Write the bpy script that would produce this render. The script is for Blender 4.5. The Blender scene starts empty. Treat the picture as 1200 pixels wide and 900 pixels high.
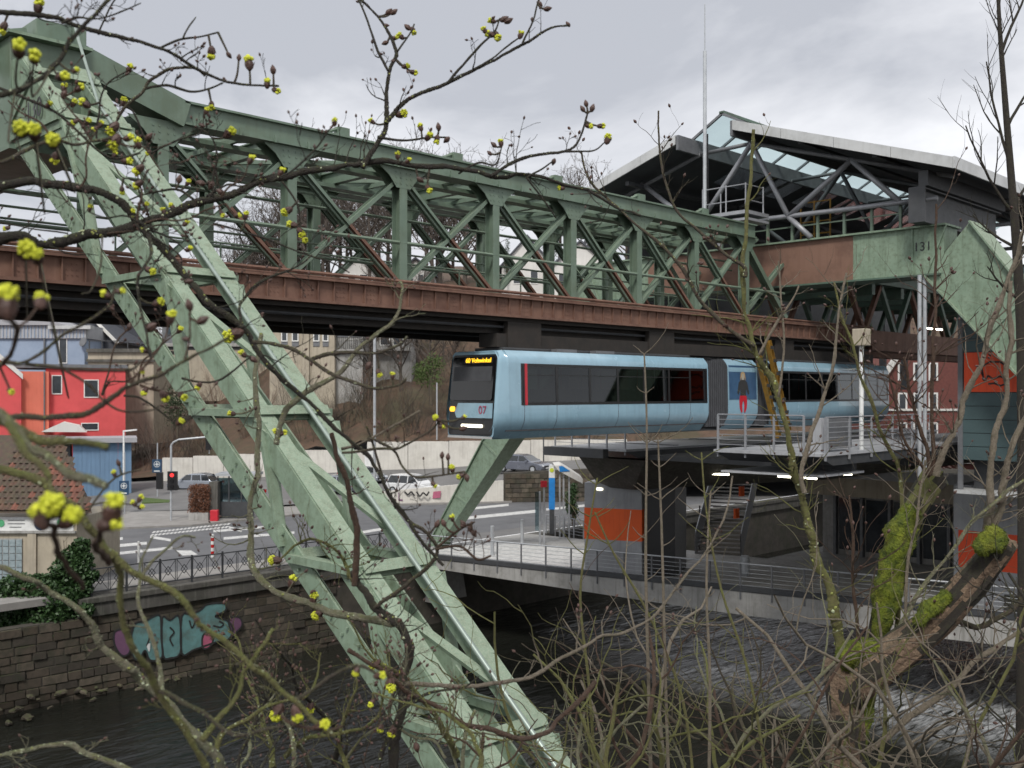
import bpy, math, random
import numpy as np
from mathutils import Vector, Matrix, noise as mnoise
R_ = math.radians
rnd = random.Random(7)
sc = bpy.context.scene
col = sc.collection
# ---------------------------------------------------------------- camera, sky, sun, exposure
# world axes: +X along the railway (away to the right), +Y across the river, Z up; water at z = 0
ZC = 12.8                                   # eye height above the water
CC, SS = .7098, .7044                       # heading of the camera in the XY plane
cam_d = bpy.data.cameras.new('camera'); cam = bpy.data.objects.new('camera', cam_d); col.objects.link(cam)
cam.location = (0, 0, ZC); cam.rotation_euler = (R_(90), 0, math.atan2(SS, CC) - R_(90))
cam_d.sensor_width = 36; cam_d.lens = 36; cam_d.shift_y = 10 / 1200
cam_d.clip_start = .05; cam_d.clip_end = 5000
cam_d.dof.use_dof = True; cam_d.dof.focus_distance = 9.5; cam_d.dof.aperture_fstop = 4.8
sc.camera = cam
wd = bpy.data.worlds.new('World'); sc.world = wd; wd.use_nodes = True
nt = wd.node_tree; nt.nodes.clear()
def wn(t, **k):
    n = nt.nodes.new(t)
    for a, b in k.items(): setattr(n, a, b)
    return n
SUN_EL, SUN_AZ = R_(48), R_(215)            # azimuth of the sun measured from +X towards +Y
sky = wn('ShaderNodeTexSky', sky_type='NISHITA', sun_disc=False, sun_elevation=SUN_EL, sun_rotation=R_(90) - SUN_AZ)
tc = wn('ShaderNodeTexCoord'); mp = wn('ShaderNodeMapping'); mp.inputs['Scale'].default_value = (1, 1, 1.9)
mp.inputs['Location'].default_value = (.35, .1, .2)
n1 = wn('ShaderNodeTexNoise'); n1.inputs['Scale'].default_value = 1.9; n1.inputs['Detail'].default_value = 7; n1.inputs['Roughness'].default_value = .55
n1.inputs['Distortion'].default_value = .35
rp = wn('ShaderNodeValToRGB'); rp.color_ramp.elements[0].position = .36; rp.color_ramp.elements[1].position = .62
rp.color_ramp.elements[0].color = (3.0, 3.1, 3.38, 1); rp.color_ramp.elements[1].color = (6.95, 6.97, 7.05, 1)
e = rp.color_ramp.elements.new(.5); e.color = (4.95, 5.0, 5.2, 1)
mx = wn('ShaderNodeMix', data_type='RGBA'); mx.inputs[0].default_value = .96
bg = wn('ShaderNodeBackground'); bg.inputs[1].default_value = .1
wo = wn('ShaderNodeOutputWorld')
L = nt.links.new
L(tc.outputs['Generated'], mp.inputs[0]); L(mp.outputs[0], n1.inputs['Vector']); L(n1.outputs[0], rp.inputs[0])
L(sky.outputs[0], mx.inputs[6]); L(rp.outputs[0], mx.inputs[7]); L(mx.outputs[2], bg.inputs[0]); L(bg.outputs[0], wo.inputs[0])
sd = bpy.data.lights.new('sun', 'SUN'); sun = bpy.data.objects.new('sun', sd); col.objects.link(sun)
sd.energy = 1.5; sd.angle = R_(12); sd.color = (1, .96, .9)
dv = Vector((math.cos(SUN_AZ) * math.cos(SUN_EL), math.sin(SUN_AZ) * math.cos(SUN_EL), math.sin(SUN_EL)))
sun.rotation_euler = dv.to_track_quat('Z', 'Y').to_euler(); sun.location = (0, -20, 60)
sc.view_settings.view_transform = 'Standard'; sc.view_settings.look = 'None'; sc.view_settings.gamma = 1
sc.view_settings.exposure = .88; sc.view_settings.use_curve_mapping = False
# ---------------------------------------------------------------- helpers
def tag(o, label=None, cat=None, group=None, kind=None):
    for k, val in (('label', label), ('category', cat), ('group', group), ('kind', kind)):
        if val: o[k] = val
    return o
def px(x, y, u=None, v=None, h=None, d=None):
    """a photograph pixel (1200x900) to a point (u, v, h): on a plane u, v or height h, or at depth d"""
    k = (x - 600) / 1200; m = (460 - y) / 1200
    D = (CC + SS * k, SS - CC * k, m)
    t = u / D[0] if u is not None else v / D[1] if v is not None else h / D[2] if h is not None else d
    return (D[0] * t, D[1] * t, D[2] * t)
def camf(p):                                 # (right, depth, height) of the view to (u, v, h)
    return (SS * p[0] + CC * p[1], -CC * p[0] + SS * p[1], p[2])
def cx(x, d): return (x - 600) / 1200 * d    # pixel column at depth d to metres right
def ch(y, d): return (460 - y) / 1200 * d
def rotf(o, yaw):
    c, s = math.cos(yaw), math.sin(yaw)
    return lambda p: (o[0] + c * p[0] - s * p[1], o[1] + s * p[0] + c * p[1], o[2] + p[2])
def thing(name, label, cat, loc, group=None):
    o = bpy.data.objects.new(name, None); col.objects.link(o); o.empty_display_size = .3
    o.location = (loc[0], loc[1], loc[2] + ZC)
    return tag(o, label, cat, group)
class MB:
    def __init__(s, fr=None): s.v = []; s.f = []; s.m = []; s.fr = fr
    def add(s, vs, fs, m=0):
        b = len(s.v)
        s.v += [s.fr(p) for p in vs] if s.fr else [tuple(p) for p in vs]
        s.f += [tuple(i + b for i in f) for f in fs]; s.m += [m] * len(fs)
        return s
    def box(s, x0, x1, y0, y1, z0, z1, m=0):
        return s.add([(x0,y0,z0),(x1,y0,z0),(x1,y1,z0),(x0,y1,z0),(x0,y0,z1),(x1,y0,z1),(x1,y1,z1),(x0,y1,z1)],
                     [(0,3,2,1),(4,5,6,7),(0,1,5,4),(1,2,6,5),(2,3,7,6),(3,0,4,7)], m)
    def hexa(s, lo, hi, m=0):                # two quads, lower and upper, same winding
        return s.add(list(lo) + list(hi), [(0,3,2,1),(4,5,6,7),(0,1,5,4),(1,2,6,5),(2,3,7,6),(3,0,4,7)], m)
    def beam(s, p, q, w, h, up=(0,0,1), m=0, w2=None, h2=None):
        p = Vector(p); q = Vector(q); a = (q - p).normalized(); up = Vector(up)
        if abs(a.dot(up)) > .98: up = Vector((1,0,0))
        b = a.cross(up).normalized(); c = b.cross(a).normalized()
        w2 = w if w2 is None else w2; h2 = h if h2 is None else h2
        r = lambda o, w, h: [o - b*w/2 - c*h/2, o + b*w/2 - c*h/2, o + b*w/2 + c*h/2, o - b*w/2 + c*h/2]
        return s.add([tuple(x) for x in r(p, w, h) + r(q, w2, h2)],
                     [(0,1,2,3),(7,6,5,4),(0,4,5,1),(1,5,6,2),(2,6,7,3),(3,7,4,0)], m)
    def ibeam(s, p, q, w, h, t=.03, up=(0,0,1), m=0):
        p = Vector(p); q = Vector(q); a = (q - p).normalized(); up = Vector(up)
        if abs(a.dot(up)) > .98: up = Vector((1,0,0))
        b = a.cross(up).normalized(); c = b.cross(a).normalized()
        s.beam(p, q, t, h - 2*t, up, m)
        for k in (-1, 1): s.beam(p + c*k*(h/2 - t/2), q + c*k*(h/2 - t/2), w, t, up, m)
        return s
    def prism(s, pts, vec, m=0):             # planar polygon pushed along vec
        n = len(pts); q = [tuple(a + b for a, b in zip(p, vec)) for p in pts]
        return s.add(list(pts) + q, [tuple(range(n))[::-1], tuple(range(n, 2*n))] +
                     [(i, (i+1) % n, (i+1) % n + n, i + n) for i in range(n)], m)
    def tube(s, pts, rad, n=6, m=0, cap=True):
        pts = [Vector(p) for p in pts]; N = len(pts)
        if not hasattr(rad, '__len__'): rad = [rad] * N
        a = (pts[1] - pts[0]).normalized()
        ref = Vector((0,0,1)) if abs(a.z) < .9 else Vector((1,0,0))
        b = a.cross(ref).normalized(); vs = []
        for i, p in enumerate(pts):
            t = (pts[min(i+1, N-1)] - pts[max(i-1, 0)]).normalized()
            b = (b - t * b.dot(t))
            b = b.normalized() if b.length > 1e-6 else t.orthogonal().normalized()
            c = t.cross(b)
            for j in range(n):
                an = 2*math.pi*j/n
                vs.append(tuple(p + (b*math.cos(an) + c*math.sin(an)) * rad[i]))
        fs = [(i*n+j, i*n+(j+1) % n, (i+1)*n+(j+1) % n, (i+1)*n+j) for i in range(N-1) for j in range(n)]
        if cap: fs += [tuple(range(n))[::-1], tuple(range((N-1)*n, N*n))]
        return s.add(vs, fs, m)
    def cyl(s, c, axis, r, L, n=16, m=0):
        a = Vector(axis).normalized() * (L/2); c = Vector(c)
        return s.tube([c - a, c + a], r, n, m)
    def build(s, name, mats, parent=None, smooth=False, bevel=0, kind=None):
        off = Vector((0,0,0))
        if parent:
            r = parent
            while r.parent: r = r.parent
            off = r.location
        else:
            off = Vector((sum(p[0] for p in s.v)/len(s.v), sum(p[1] for p in s.v)/len(s.v), min(p[2] for p in s.v) + ZC))
        me = bpy.data.meshes.new(name)
        me.from_pydata([(p[0]-off.x, p[1]-off.y, p[2]+ZC-off.z) for p in s.v], [], s.f)
        mats = mats if isinstance(mats, (list, tuple)) else [mats]
        for m in mats: me.materials.append(M[m])
        if len(mats) > 1: me.polygons.foreach_set('material_index', s.m)
        if smooth: me.polygons.foreach_set('use_smooth', [True]*len(me.polygons))
        o = bpy.data.objects.new(name, me); col.objects.link(o)
        if parent: o.parent = parent
        else: o.location = off
        if bevel:
            b = o.modifiers.new('b', 'BEVEL'); b.width = bevel; b.segments = 2; b.limit_method = 'ANGLE'; b.angle_limit = R_(35)
        if kind: o['kind'] = kind
        return o
def shared(name, me, parent, loc, scale=(1,1,1), rot=(0,0,0)):   # one more object with a mesh made before
    o = bpy.data.objects.new(name, me); col.objects.link(o)
    if parent:
        o.parent = parent; r = parent
        while r.parent: r = r.parent
        loc = (loc[0]-r.location.x, loc[1]-r.location.y, loc[2]+ZC-r.location.z)
    else: loc = (loc[0], loc[1], loc[2] + ZC)
    o.location = loc; o.scale = scale; o.rotation_euler = rot
    return o
# ---------------------------------------------------------------- materials
M = {}
def mat(name, c1, c2=None, rough=.6, scale=3, bump=0, bscale=None, metal=0, spec=.5, stain=None, stain_scale=.8, stain_amt=.5,
        streak=None, streak_amt=.6, up=None, up_amt=.7, up_scale=6, emit=None, estr=0, detail=6, coat=0, edge=None):
    m = bpy.data.materials.new(name); m.use_nodes = True; t = m.node_tree; N = t.nodes; Lk = t.links.new
    b = N['Principled BSDF']; b.inputs['Roughness'].default_value = rough; b.inputs['Metallic'].default_value = metal
    b.inputs['Specular IOR Level'].default_value = spec; b.inputs['Coat Weight'].default_value = coat
    g = N.new('ShaderNodeNewGeometry')
    def noise(sc_, det=detail, vec=None, ro=.6):
        n = N.new('ShaderNodeTexNoise'); n.inputs['Scale'].default_value = sc_; n.inputs['Detail'].default_value = det; n.inputs['Roughness'].default_value = ro
        Lk(vec or g.outputs['Position'], n.inputs['Vector']); return n.outputs[0]
    def ramp(x, a, bb):
        r = N.new('ShaderNodeMapRange'); r.inputs[1].default_value = a; r.inputs[2].default_value = bb; r.clamp = True
        Lk(x, r.inputs[0]); return r.outputs[0]
    def mixc(f, a, bcol):
        x = N.new('ShaderNodeMix'); x.data_type = 'RGBA'
        if isinstance(f, float): x.inputs[0].default_value = f
        else: Lk(f, x.inputs[0])
        for i, q in ((6, a), (7, bcol)):
            if isinstance(q, tuple): x.inputs[i].default_value = q + (1,)
            else: Lk(q, x.inputs[i])
        return x.outputs[2]
    def mul(a, q):
        x = N.new('ShaderNodeMath'); x.operation = 'MULTIPLY'; Lk(a, x.inputs[0])
        if isinstance(q, (int, float)): x.inputs[1].default_value = q
        else: Lk(q, x.inputs[1])
        return x.outputs[0]
    c = c1
    c2 = c2 or tuple(x*.8 for x in c1)
    c = mixc(ramp(noise(scale), .35, .65), c1, c2)
    if stain: c = mixc(mul(ramp(noise(stain_scale, 8, ro=.7), .48, .68), stain_amt), c, stain)
    if streak:
        mpn = N.new('ShaderNodeMapping'); mpn.inputs['Scale'].default_value = (5, 5, .35); Lk(g.outputs['Position'], mpn.inputs[0])
        c = mixc(mul(ramp(noise(1.3, 6, mpn.outputs[0]), .5, .72), streak_amt), c, streak)
    if up:
        sx = N.new('ShaderNodeSeparateXYZ'); Lk(g.outputs['Normal'], sx.inputs[0])
        c = mixc(mul(mul(ramp(sx.outputs[2], .05, .6), ramp(noise(up_scale, 8, ro=.75), .42, .62)), up_amt), c, up)
    if isinstance(c, tuple): b.inputs['Base Color'].default_value = c + (1,)
    else: Lk(c, b.inputs['Base Color'])
    if bump:
        bn = N.new('ShaderNodeBump'); bn.inputs['Strength'].default_value = min(1, bump*2); bn.inputs['Distance'].default_value = bump * .1
        Lk(noise(bscale or scale*4, 8), bn.inputs['Height']); Lk(bn.outputs[0], b.inputs['Normal'])
    if rough < .95:
        rr = N.new('ShaderNodeMapRange'); rr.inputs[3].default_value = max(0, rough-.1); rr.inputs[4].default_value = min(1, rough+.15)
        Lk(noise(scale*2.3), rr.inputs[0]); Lk(rr.outputs[0], b.inputs['Roughness'])
    if emit:
        b.inputs['Emission Color'].default_value = emit + (1,); b.inputs['Emission Strength'].default_value = estr
    M[name] = m; return m
mat('green', (.145,.2,.152), (.115,.166,.124), .5, 1.6, .03, 30, stain=(.09,.115,.07), stain_scale=1.1, stain_amt=.55, streak=(.1,.13,.085), streak_amt=.5, up=(.23,.27,.19), up_amt=.45, up_scale=30)
mat('green_lichen', (.215,.29,.212), (.175,.245,.176), .6, 2.2, .05, 40, stain=(.08,.10,.055), stain_scale=7, stain_amt=.6, streak=(.08,.105,.06), streak_amt=.55, up=(.33,.36,.27), up_amt=.6, up_scale=48)
mat('green_dark', (.085,.135,.10), (.065,.11,.08), .55, 2, .03, 30, stain=(.05,.05,.035), stain_amt=.6)
mat('rust', (.185,.1,.07), (.135,.07,.05), .75, 2.5, .06, 25, stain=(.07,.03,.02), stain_scale=1.8, stain_amt=.6, streak=(.21,.12,.085), streak_amt=.5)
mat('rust_smooth', (.195,.11,.077), (.17,.095,.066), .7, 1.2, .02, 20, stain=(.06,.03,.022), stain_scale=.6, stain_amt=.6, streak=(.11,.05,.032), streak_amt=.35)
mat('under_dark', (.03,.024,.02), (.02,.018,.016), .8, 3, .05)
mat('steel', (.33,.34,.36), (.27,.28,.30), .42, 3, .01, metal=.25, stain=(.18,.18,.19), stain_amt=.4)
mat('steel_dark', (.052,.055,.06), (.038,.041,.045), .5, 3, .02, stain=(.04,.04,.04))
mat('steel_mid', (.16,.165,.175), (.12,.125,.135), .5, 3, .02, stain=(.09,.09,.09))
mat('fascia', (.52,.53,.53), (.44,.45,.45), .45, .8, .01, metal=.15, stain=(.3,.3,.29), stain_amt=.45, streak=(.33,.33,.31), streak_amt=.3)
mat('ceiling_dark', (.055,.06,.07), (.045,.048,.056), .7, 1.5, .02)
mat('galv', (.46,.48,.5), (.36,.38,.4), .4, 4, .01, metal=.3)
mat('blue_train', (.265,.42,.515), (.25,.40,.495), .22, .7, 0, spec=.5, coat=.5, stain=(.19,.31,.385), stain_scale=1.1, stain_amt=.5, streak=(.2,.3,.36), streak_amt=.35)
mat('blue_train_deep', (.09,.2,.33), (.08,.18,.3), .25, .7, 0, coat=.4)
mat('train_grey', (.065,.068,.075), (.05,.052,.058), .6, 4, .03)
mat('black', (.012,.012,.013), (.009,.009,.01), .3, 4)
mat('black_gloss', (.008,.008,.009), (.006,.006,.007), .08, 4)
mat('interior', (.2,.21,.2), (.16,.17,.16), .6, 2)
mat('interior_floor', (.08,.08,.085), None, .6, 2)
mat('red_seat', (.42,.03,.03), (.3,.02,.02), .6, 4)
mat('red_trim', (.5,.02,.035), (.42,.018,.03), .35, 4)
mat('number_red', (.42,.06,.12), None, .4, 4)
mat('asphalt', (.12,.122,.128), (.098,.10,.106), .75, .7, .06, 60, stain=(.075,.075,.078), stain_scale=.35, stain_amt=.6)
mat('asphalt_light', (.16,.157,.155), (.13,.128,.127), .8, .7, .06, 60, stain=(.08,.078,.075), stain_scale=.4, stain_amt=.5)
mat('paving', (.27,.26,.245), (.22,.21,.2), .8, 1.2, .04, 30, stain=(.15,.14,.13), stain_amt=.5)
mat('white_paint', (.6,.6,.58), (.46,.46,.45), .6, 5, .02, stain=(.2,.2,.2), stain_scale=2.6, stain_amt=.7)
mat('concrete', (.36,.355,.34), (.29,.285,.275), .8, 1.2, .05, 25, stain=(.15,.145,.13), stain_scale=.9, stain_amt=.6, streak=(.12,.118,.105), streak_amt=.6)
mat('concrete_dark', (.095,.09,.08), (.07,.066,.06), .85, 1.5, .07, 22, stain=(.035,.04,.025), stain_amt=.7, streak=(.24,.235,.21), streak_amt=.35)
mat('white_wall', (.62,.60,.55), (.54,.52,.48), .75, .8, .03, 20, stain=(.36,.34,.3), stain_scale=.5, stain_amt=.5, streak=(.3,.28,.25), streak_amt=.4)
for i, c in enumerate([(.09,.072,.054), (.062,.052,.041), (.115,.095,.072), (.075,.058,.041)]):
    mat('stone%d' % i, c, tuple(x*.65 for x in c), .88, 3, .25, 12, stain=(.04,.045,.028), stain_scale=1.5, stain_amt=.7, up=(.09,.12,.03), up_amt=.6)
mat('mortar', (.075,.066,.054), (.05,.045,.038), .9, 2, .2, 14, stain=(.03,.035,.02), stain_amt=.7)
mat('soil', (.075,.05,.033), (.05,.034,.022), .95, .5, .4, 6, stain=(.05,.055,.025), stain_scale=.25, stain_amt=.7)
mat('leaf_litter', (.105,.062,.04), (.062,.04,.026), .95, 1.1, .5, 5, stain=(.055,.058,.028), stain_scale=.16, stain_amt=.8)
mat('grass_mat', (.08,.12,.03), (.05,.085,.02), .9, 6, .4, 30)
mat('render_red', (.60,.082,.085), (.55,.075,.078), .8, .5, .02, 40, stain=(.42,.05,.05), stain_scale=.5, stain_amt=.35)
mat('render_salmon', (.62,.16,.105), (.55,.14,.09), .8, .5, .02, 40, streak=(.45,.09,.06), streak_amt=.4)
mat('render_blue', (.27,.335,.44), (.24,.30,.40), .8, .5, .02, 40, stain=(.18,.24,.33), stain_amt=.4)
mat('kiosk_blue', (.13,.22,.34), (.115,.195,.3), .7, .8, .02, 40, streak=(.09,.15,.23), streak_amt=.4)
mat('slate', (.07,.075,.09), (.052,.056,.068), .6, 5, .1, 20)
mat('roof_grey', (.33,.33,.35), (.28,.28,.3), .6, 1, .03)
mat('beige', (.42,.37,.285), (.35,.31,.245), .85, .6, .03, 20, stain=(.22,.19,.15), stain_scale=.5, stain_amt=.6, streak=(.2,.175,.14), streak_amt=.6)
mat('white_render', (.64,.63,.6), (.56,.55,.53), .8, .5, .02, 30, streak=(.4,.39,.36), streak_amt=.3)
mat('brick_red', (.16,.055,.045), (.12,.042,.036), .85, 5, .08, 30)
mat('window_white', (.72,.72,.7), (.65,.65,.63), .5, 4)
mat('pane', (.035,.042,.05), (.02,.025,.03), .12, 1.5, spec=.8)
mat('pane_teal', (.03,.055,.07), (.02,.04,.05), .12, 1.5, spec=.8)
mat('glassblock', (.3,.36,.38), (.2,.25,.27), .2, 6, .05)
mat('tile0', (.085,.05,.038), (.055,.036,.03), .75, 4, .1, 20, up=(.07,.08,.035), up_amt=.5)
mat('tile1', (.12,.058,.04), (.075,.04,.03), .75, 4, .1, 20, up=(.07,.08,.035), up_amt=.4)
mat('tile2', (.19,.07,.045), (.12,.05,.035), .75, 4, .1, 20)
mat('teal_panel', (.065,.105,.11), (.055,.09,.095), .5, 1, .02, stain=(.04,.065,.07), stain_amt=.4)
mat('orange_panel', (.86,.13,.02), (.8,.115,.018), .5, 1, 0, streak=(.55,.07,.015), streak_amt=.3)
mat('red_panel', (.80,.085,.02), (.72,.075,.018), .5, 1, 0, streak=(.45,.035,.012), streak_amt=.4)
mat('grey_panel', (.38,.39,.41), (.33,.34,.36), .55, 1, .01, stain=(.17,.175,.18), stain_amt=.35, streak=(.16,.165,.17), streak_amt=.35)
mat('yellow', (.30,.165,.02), (.2,.11,.02), .55, 5, .03, stain=(.12,.08,.03), stain_amt=.6)
mat('sign_blue', (.012,.05,.11), None, .4, 4); mat('sign_bright_blue', (.02,.22,.6), None, .4, 4)
mat('sign_white', (.75,.76,.75), None, .4, 4); mat('sign_green', (.1,.42,.2), None, .4, 4); mat('sign_lime', (.55,.62,.05), None, .4, 4)
mat('teal_paint', (.13,.27,.27), (.10,.21,.21), .7, 2, .03, stain=(.09,.11,.09), stain_scale=1.6, stain_amt=.75)
mat('purple_paint', (.17,.08,.15), (.13,.065,.12), .7, 2, .03, stain=(.1,.05,.09), stain_amt=.5)
mat('pink_paint', (.45,.12,.2), None, .7, 2)
mat('black_paint', (.03,.03,.03), None, .7, 2)
mat('car_silver', (.36,.39,.44), None, .22, 1, metal=.55, coat=.6); mat('car_grey', (.20,.215,.26), None, .22, 1, metal=.5, coat=.6)
mat('car_white', (.72,.73,.74), None, .2, 1, coat=.6); mat('car_dark', (.03,.033,.04), None, .2, 1, coat=.6)
mat('car_glass', (.018,.022,.026), None, .06, 1, spec=.8); mat('tyre', (.018,.018,.018), None, .85, 8)
mat('lens', (.6,.62,.65), None, .1, 4); mat('tail_red', (.45,.01,.01), None, .2, 4)
mat('tube_light', (.9,.9,.85), None, .5, 4, emit=(1, .93, .72), estr=5)
mat('led_amber', (.5,.25,0.), None, .5, 4, emit=(1, .5, .02), estr=1.6)
mat('head_lamp', (.9,.9,.8), None, .5, 4, emit=(1, .93, .7), estr=1.7)
mat('amber_lamp', (.8,.35,.02), None, .4, 4, emit=(1, .45, .03), estr=1.1)
mat('signal_red', (.6,.01,.01), None, .4, 4, emit=(1, .05, .05), estr=.6)
mat('bark', (.14,.112,.085), (.095,.074,.057), .9, 55, .5, 220, stain=(.13,.145,.05), stain_scale=26, stain_amt=.55, up=(.15,.165,.045), up_amt=.6, up_scale=34)
mat('bark_moss', (.25,.25,.085), (.18,.155,.075), .92, 55, .5, 220, stain=(.24,.27,.07), stain_scale=26, stain_amt=.8, up=(.21,.25,.05), up_amt=.8, up_scale=34)
mat('bark_lichen', (.36,.34,.24), (.22,.2,.135), .92, 55, .5, 220, stain=(.25,.29,.17), stain_scale=26, stain_amt=.8, up=(.20,.23,.055), up_amt=.7, up_scale=34)
mat('bark_brown', (.15,.085,.055), (.10,.06,.04), .85, 55, .5, 220, stain=(.18,.14,.1), stain_scale=26, stain_amt=.6)
mat('bark_pale', (.38,.32,.245), (.27,.225,.17), .85, 55, .5, 220, stain=(.15,.15,.075), stain_scale=26, stain_amt=.5)
mat('bark_dark', (.06,.048,.038), (.04,.033,.028), .9, 55, .5, 220, stain=(.085,.09,.04), stain_scale=26, stain_amt=.6, up=(.10,.115,.04), up_amt=.5, up_scale=34)
mat('wood_bare', (.27,.19,.125), (.15,.10,.068), .9, 14, .5, 40, stain=(.045,.032,.024), stain_scale=4.5, stain_amt=.95, up=(.10,.09,.05), up_amt=.6, up_scale=12, streak=(.07,.045,.03), streak_amt=.7)
mat('moss', (.19,.235,.016), (.055,.085,.01), .95, 16, .6, 60, stain=(.30,.29,.035), stain_scale=6, stain_amt=.5)
mat('twig_far', (.085,.068,.056), (.06,.05,.042), .9, 3)
mat('bud_scale', (.085,.042,.032), (.05,.028,.022), .6, 60)
mat('bud_green', (.58,.6,.04), (.45,.49,.03), .7, 90)
mat('lichen', (.42,.46,.33), (.33,.37,.2), .9, 40, .2, 200)
mat('lichen_yellow', (.27,.29,.085), (.2,.22,.06), .9, 40, .2, 200)
mat('ivy', (.022,.055,.016), (.035,.075,.02), .5, 6)
mat('hedge_brown', (.17,.07,.035), (.11,.05,.03), .8, 6)
mat('evergreen', (.02,.04,.014), (.035,.06,.02), .6, 3)
mat('conifer', (.022,.045,.02), None, .7, 4)
mat('poster_navy', (.03,.07,.14), (.05,.11,.2), .3, 2)
mat('hair_blond', (.4,.27,.13), None, .6, 5)
mat('steel_green', (.30,.36,.32), (.24,.29,.26), .35, 4, metal=.3)
# tinted panes one can look through
def glassmat(name, tint, fac, rough=.03):
    m = bpy.data.materials.new(name); m.use_nodes = True; t = m.node_tree; N = t.nodes; N.clear()
    o = N.new('ShaderNodeOutputMaterial'); mixn = N.new('ShaderNodeMixShader'); tr = N.new('ShaderNodeBsdfTransparent'); gl = N.new('ShaderNodeBsdfGlossy')
    fr = N.new('ShaderNodeFresnel'); fr.inputs[0].default_value = 1.5
    ad = N.new('ShaderNodeMath'); ad.operation = 'ADD'; ad.inputs[1].default_value = fac
    tr.inputs[0].default_value = tint + (1,); gl.inputs['Roughness'].default_value = rough; gl.inputs[0].default_value = (.9,.95,1,1)
    t.links.new(fr.outputs[0], ad.inputs[0]); t.links.new(ad.outputs[0], mixn.inputs[0]); t.links.new(tr.outputs[0], mixn.inputs[1]); t.links.new(gl.outputs[0], mixn.inputs[2]); t.links.new(mixn.outputs[0], o.inputs[0])
    M[name] = m
glassmat('train_glass', (.13,.15,.155), 0.0); glassmat('clear_glass', (.62,.72,.74), .05); glassmat('roof_glass', (.72,.86,.86), .08, .15)
# running water, with streaky pale sky reflection painted into its colour below the deck
def watermat():
    m = bpy.data.materials.new('water'); m.use_nodes = True; t = m.node_tree; N = t.nodes; b = N['Principled BSDF']; Lk = t.links.new
    b.inputs['Roughness'].default_value = .05; b.inputs['IOR'].default_value = 1.33
    g = N.new('ShaderNodeNewGeometry'); mpn = N.new('ShaderNodeMapping'); mpn.inputs['Scale'].default_value = (.5, 1.5, 1); mpn.inputs['Rotation'].default_value = (0, 0, R_(8))
    Lk(g.outputs['Position'], mpn.inputs[0]); prev = None
    for s_, st, di in ((.6, .7, .35), (2.2, .7, .10), (7, .4, .02)):
        n = N.new('ShaderNodeTexNoise'); n.inputs['Scale'].default_value = s_; n.inputs['Detail'].default_value = 5; n.inputs['Distortion'].default_value = .8
        Lk(mpn.outputs[0], n.inputs['Vector'])
        bn = N.new('ShaderNodeBump'); bn.inputs['Strength'].default_value = st; bn.inputs['Distance'].default_value = di
        Lk(n.outputs[0], bn.inputs['Height'])
        if prev: Lk(prev, bn.inputs['Normal'])
        prev = bn.outputs[0]
    Lk(prev, b.inputs['Normal'])
    sx = N.new('ShaderNodeSeparateXYZ'); Lk(g.outputs['Position'], sx.inputs[0])
    def rng(o, a, c):
        r = N.new('ShaderNodeMapRange'); r.inputs[1].default_value = a; r.inputs[2].default_value = c; Lk(o, r.inputs[0]); return r.outputs[0]
    def mul(a, c):
        x = N.new('ShaderNodeMath'); x.operation = 'MULTIPLY'; Lk(a, x.inputs[0]); Lk(c, x.inputs[1]); return x.outputs[0]
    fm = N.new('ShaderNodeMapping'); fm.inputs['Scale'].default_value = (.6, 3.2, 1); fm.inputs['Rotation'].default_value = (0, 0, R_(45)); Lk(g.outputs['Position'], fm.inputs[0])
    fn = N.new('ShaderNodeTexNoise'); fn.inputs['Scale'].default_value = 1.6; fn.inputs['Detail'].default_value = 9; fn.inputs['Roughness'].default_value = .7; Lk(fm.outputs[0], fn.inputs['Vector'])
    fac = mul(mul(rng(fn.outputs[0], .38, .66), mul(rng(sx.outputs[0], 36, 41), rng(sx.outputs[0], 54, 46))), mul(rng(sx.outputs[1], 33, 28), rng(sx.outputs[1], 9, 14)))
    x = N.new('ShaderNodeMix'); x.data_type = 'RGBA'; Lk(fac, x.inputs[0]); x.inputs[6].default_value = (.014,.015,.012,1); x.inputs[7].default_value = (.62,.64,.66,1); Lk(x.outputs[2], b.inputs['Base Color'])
    M['water'] = m
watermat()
# ================================================================ the setting
HR, HW, VB = -8.6, -12.8, 43.0               # road level, water level, far river wall
def sheet(name, pts, h, mat_, fr=None):
    o = MB(fr).add([(p[0], p[1], p[2] if len(p) > 2 else h) for p in pts], [tuple(range(len(pts)))]).build(name, mat_)
    return tag(o, kind='structure')
def grid(name, us, vs, hf, mat_, fr=None, smooth=True):
    mb = MB(fr); n = len(vs)
    mb.add([(u, v, hf(u, v)) for u in us for v in vs], [(i*n+j, (i+1)*n+j, (i+1)*n+j+1, i*n+j+1) for i in range(len(us)-1) for j in range(n-1)])
    return tag(mb.build(name, mat_, smooth=smooth), kind='structure')
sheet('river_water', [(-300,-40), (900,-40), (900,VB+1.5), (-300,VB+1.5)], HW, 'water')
sheet('ground', [(-400,VB+.6), (2500,VB+.6), (2500,2600), (-400,2600)], HR, 'asphalt_light')
def nb(u, v):
    a = min(1, max(0, (v + 1) / 9.0))
    return -1.75 - 12.2 * a + .25 * mnoise.noise(Vector((u*.4, v*.4, 0))) * (1 if a > 0 else .3)
grid('near_bank_slope', np.linspace(-60, 100, 90), np.linspace(-40, 8, 50), nb, 'soil')
sheet('main_road', [(-120, VB+2.6), (260, VB+2.6), (260, 90), (-120, 90)], HR+.004, 'asphalt')
# river-side pavement with kerb
tag(MB().box(-60, 34.3, VB+.45, VB+2.5, HR-.2, HR+.12).build('river_pavement', 'paving', bevel=.02), kind='structure')
# far pavement, its kerb a real step
tag(MB(camf).prism([(cx(x, d), d, HR-.1) for x, d in ((60,64),(150,64.5),(225,65.8),(330,70.5),(440,77.4),(600,79.8),(600,81.5),(440,80),(330,77),(225,74),(60,73))], (0,0,.22)).build('far_pavement', 'paving'), kind='structure')
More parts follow.
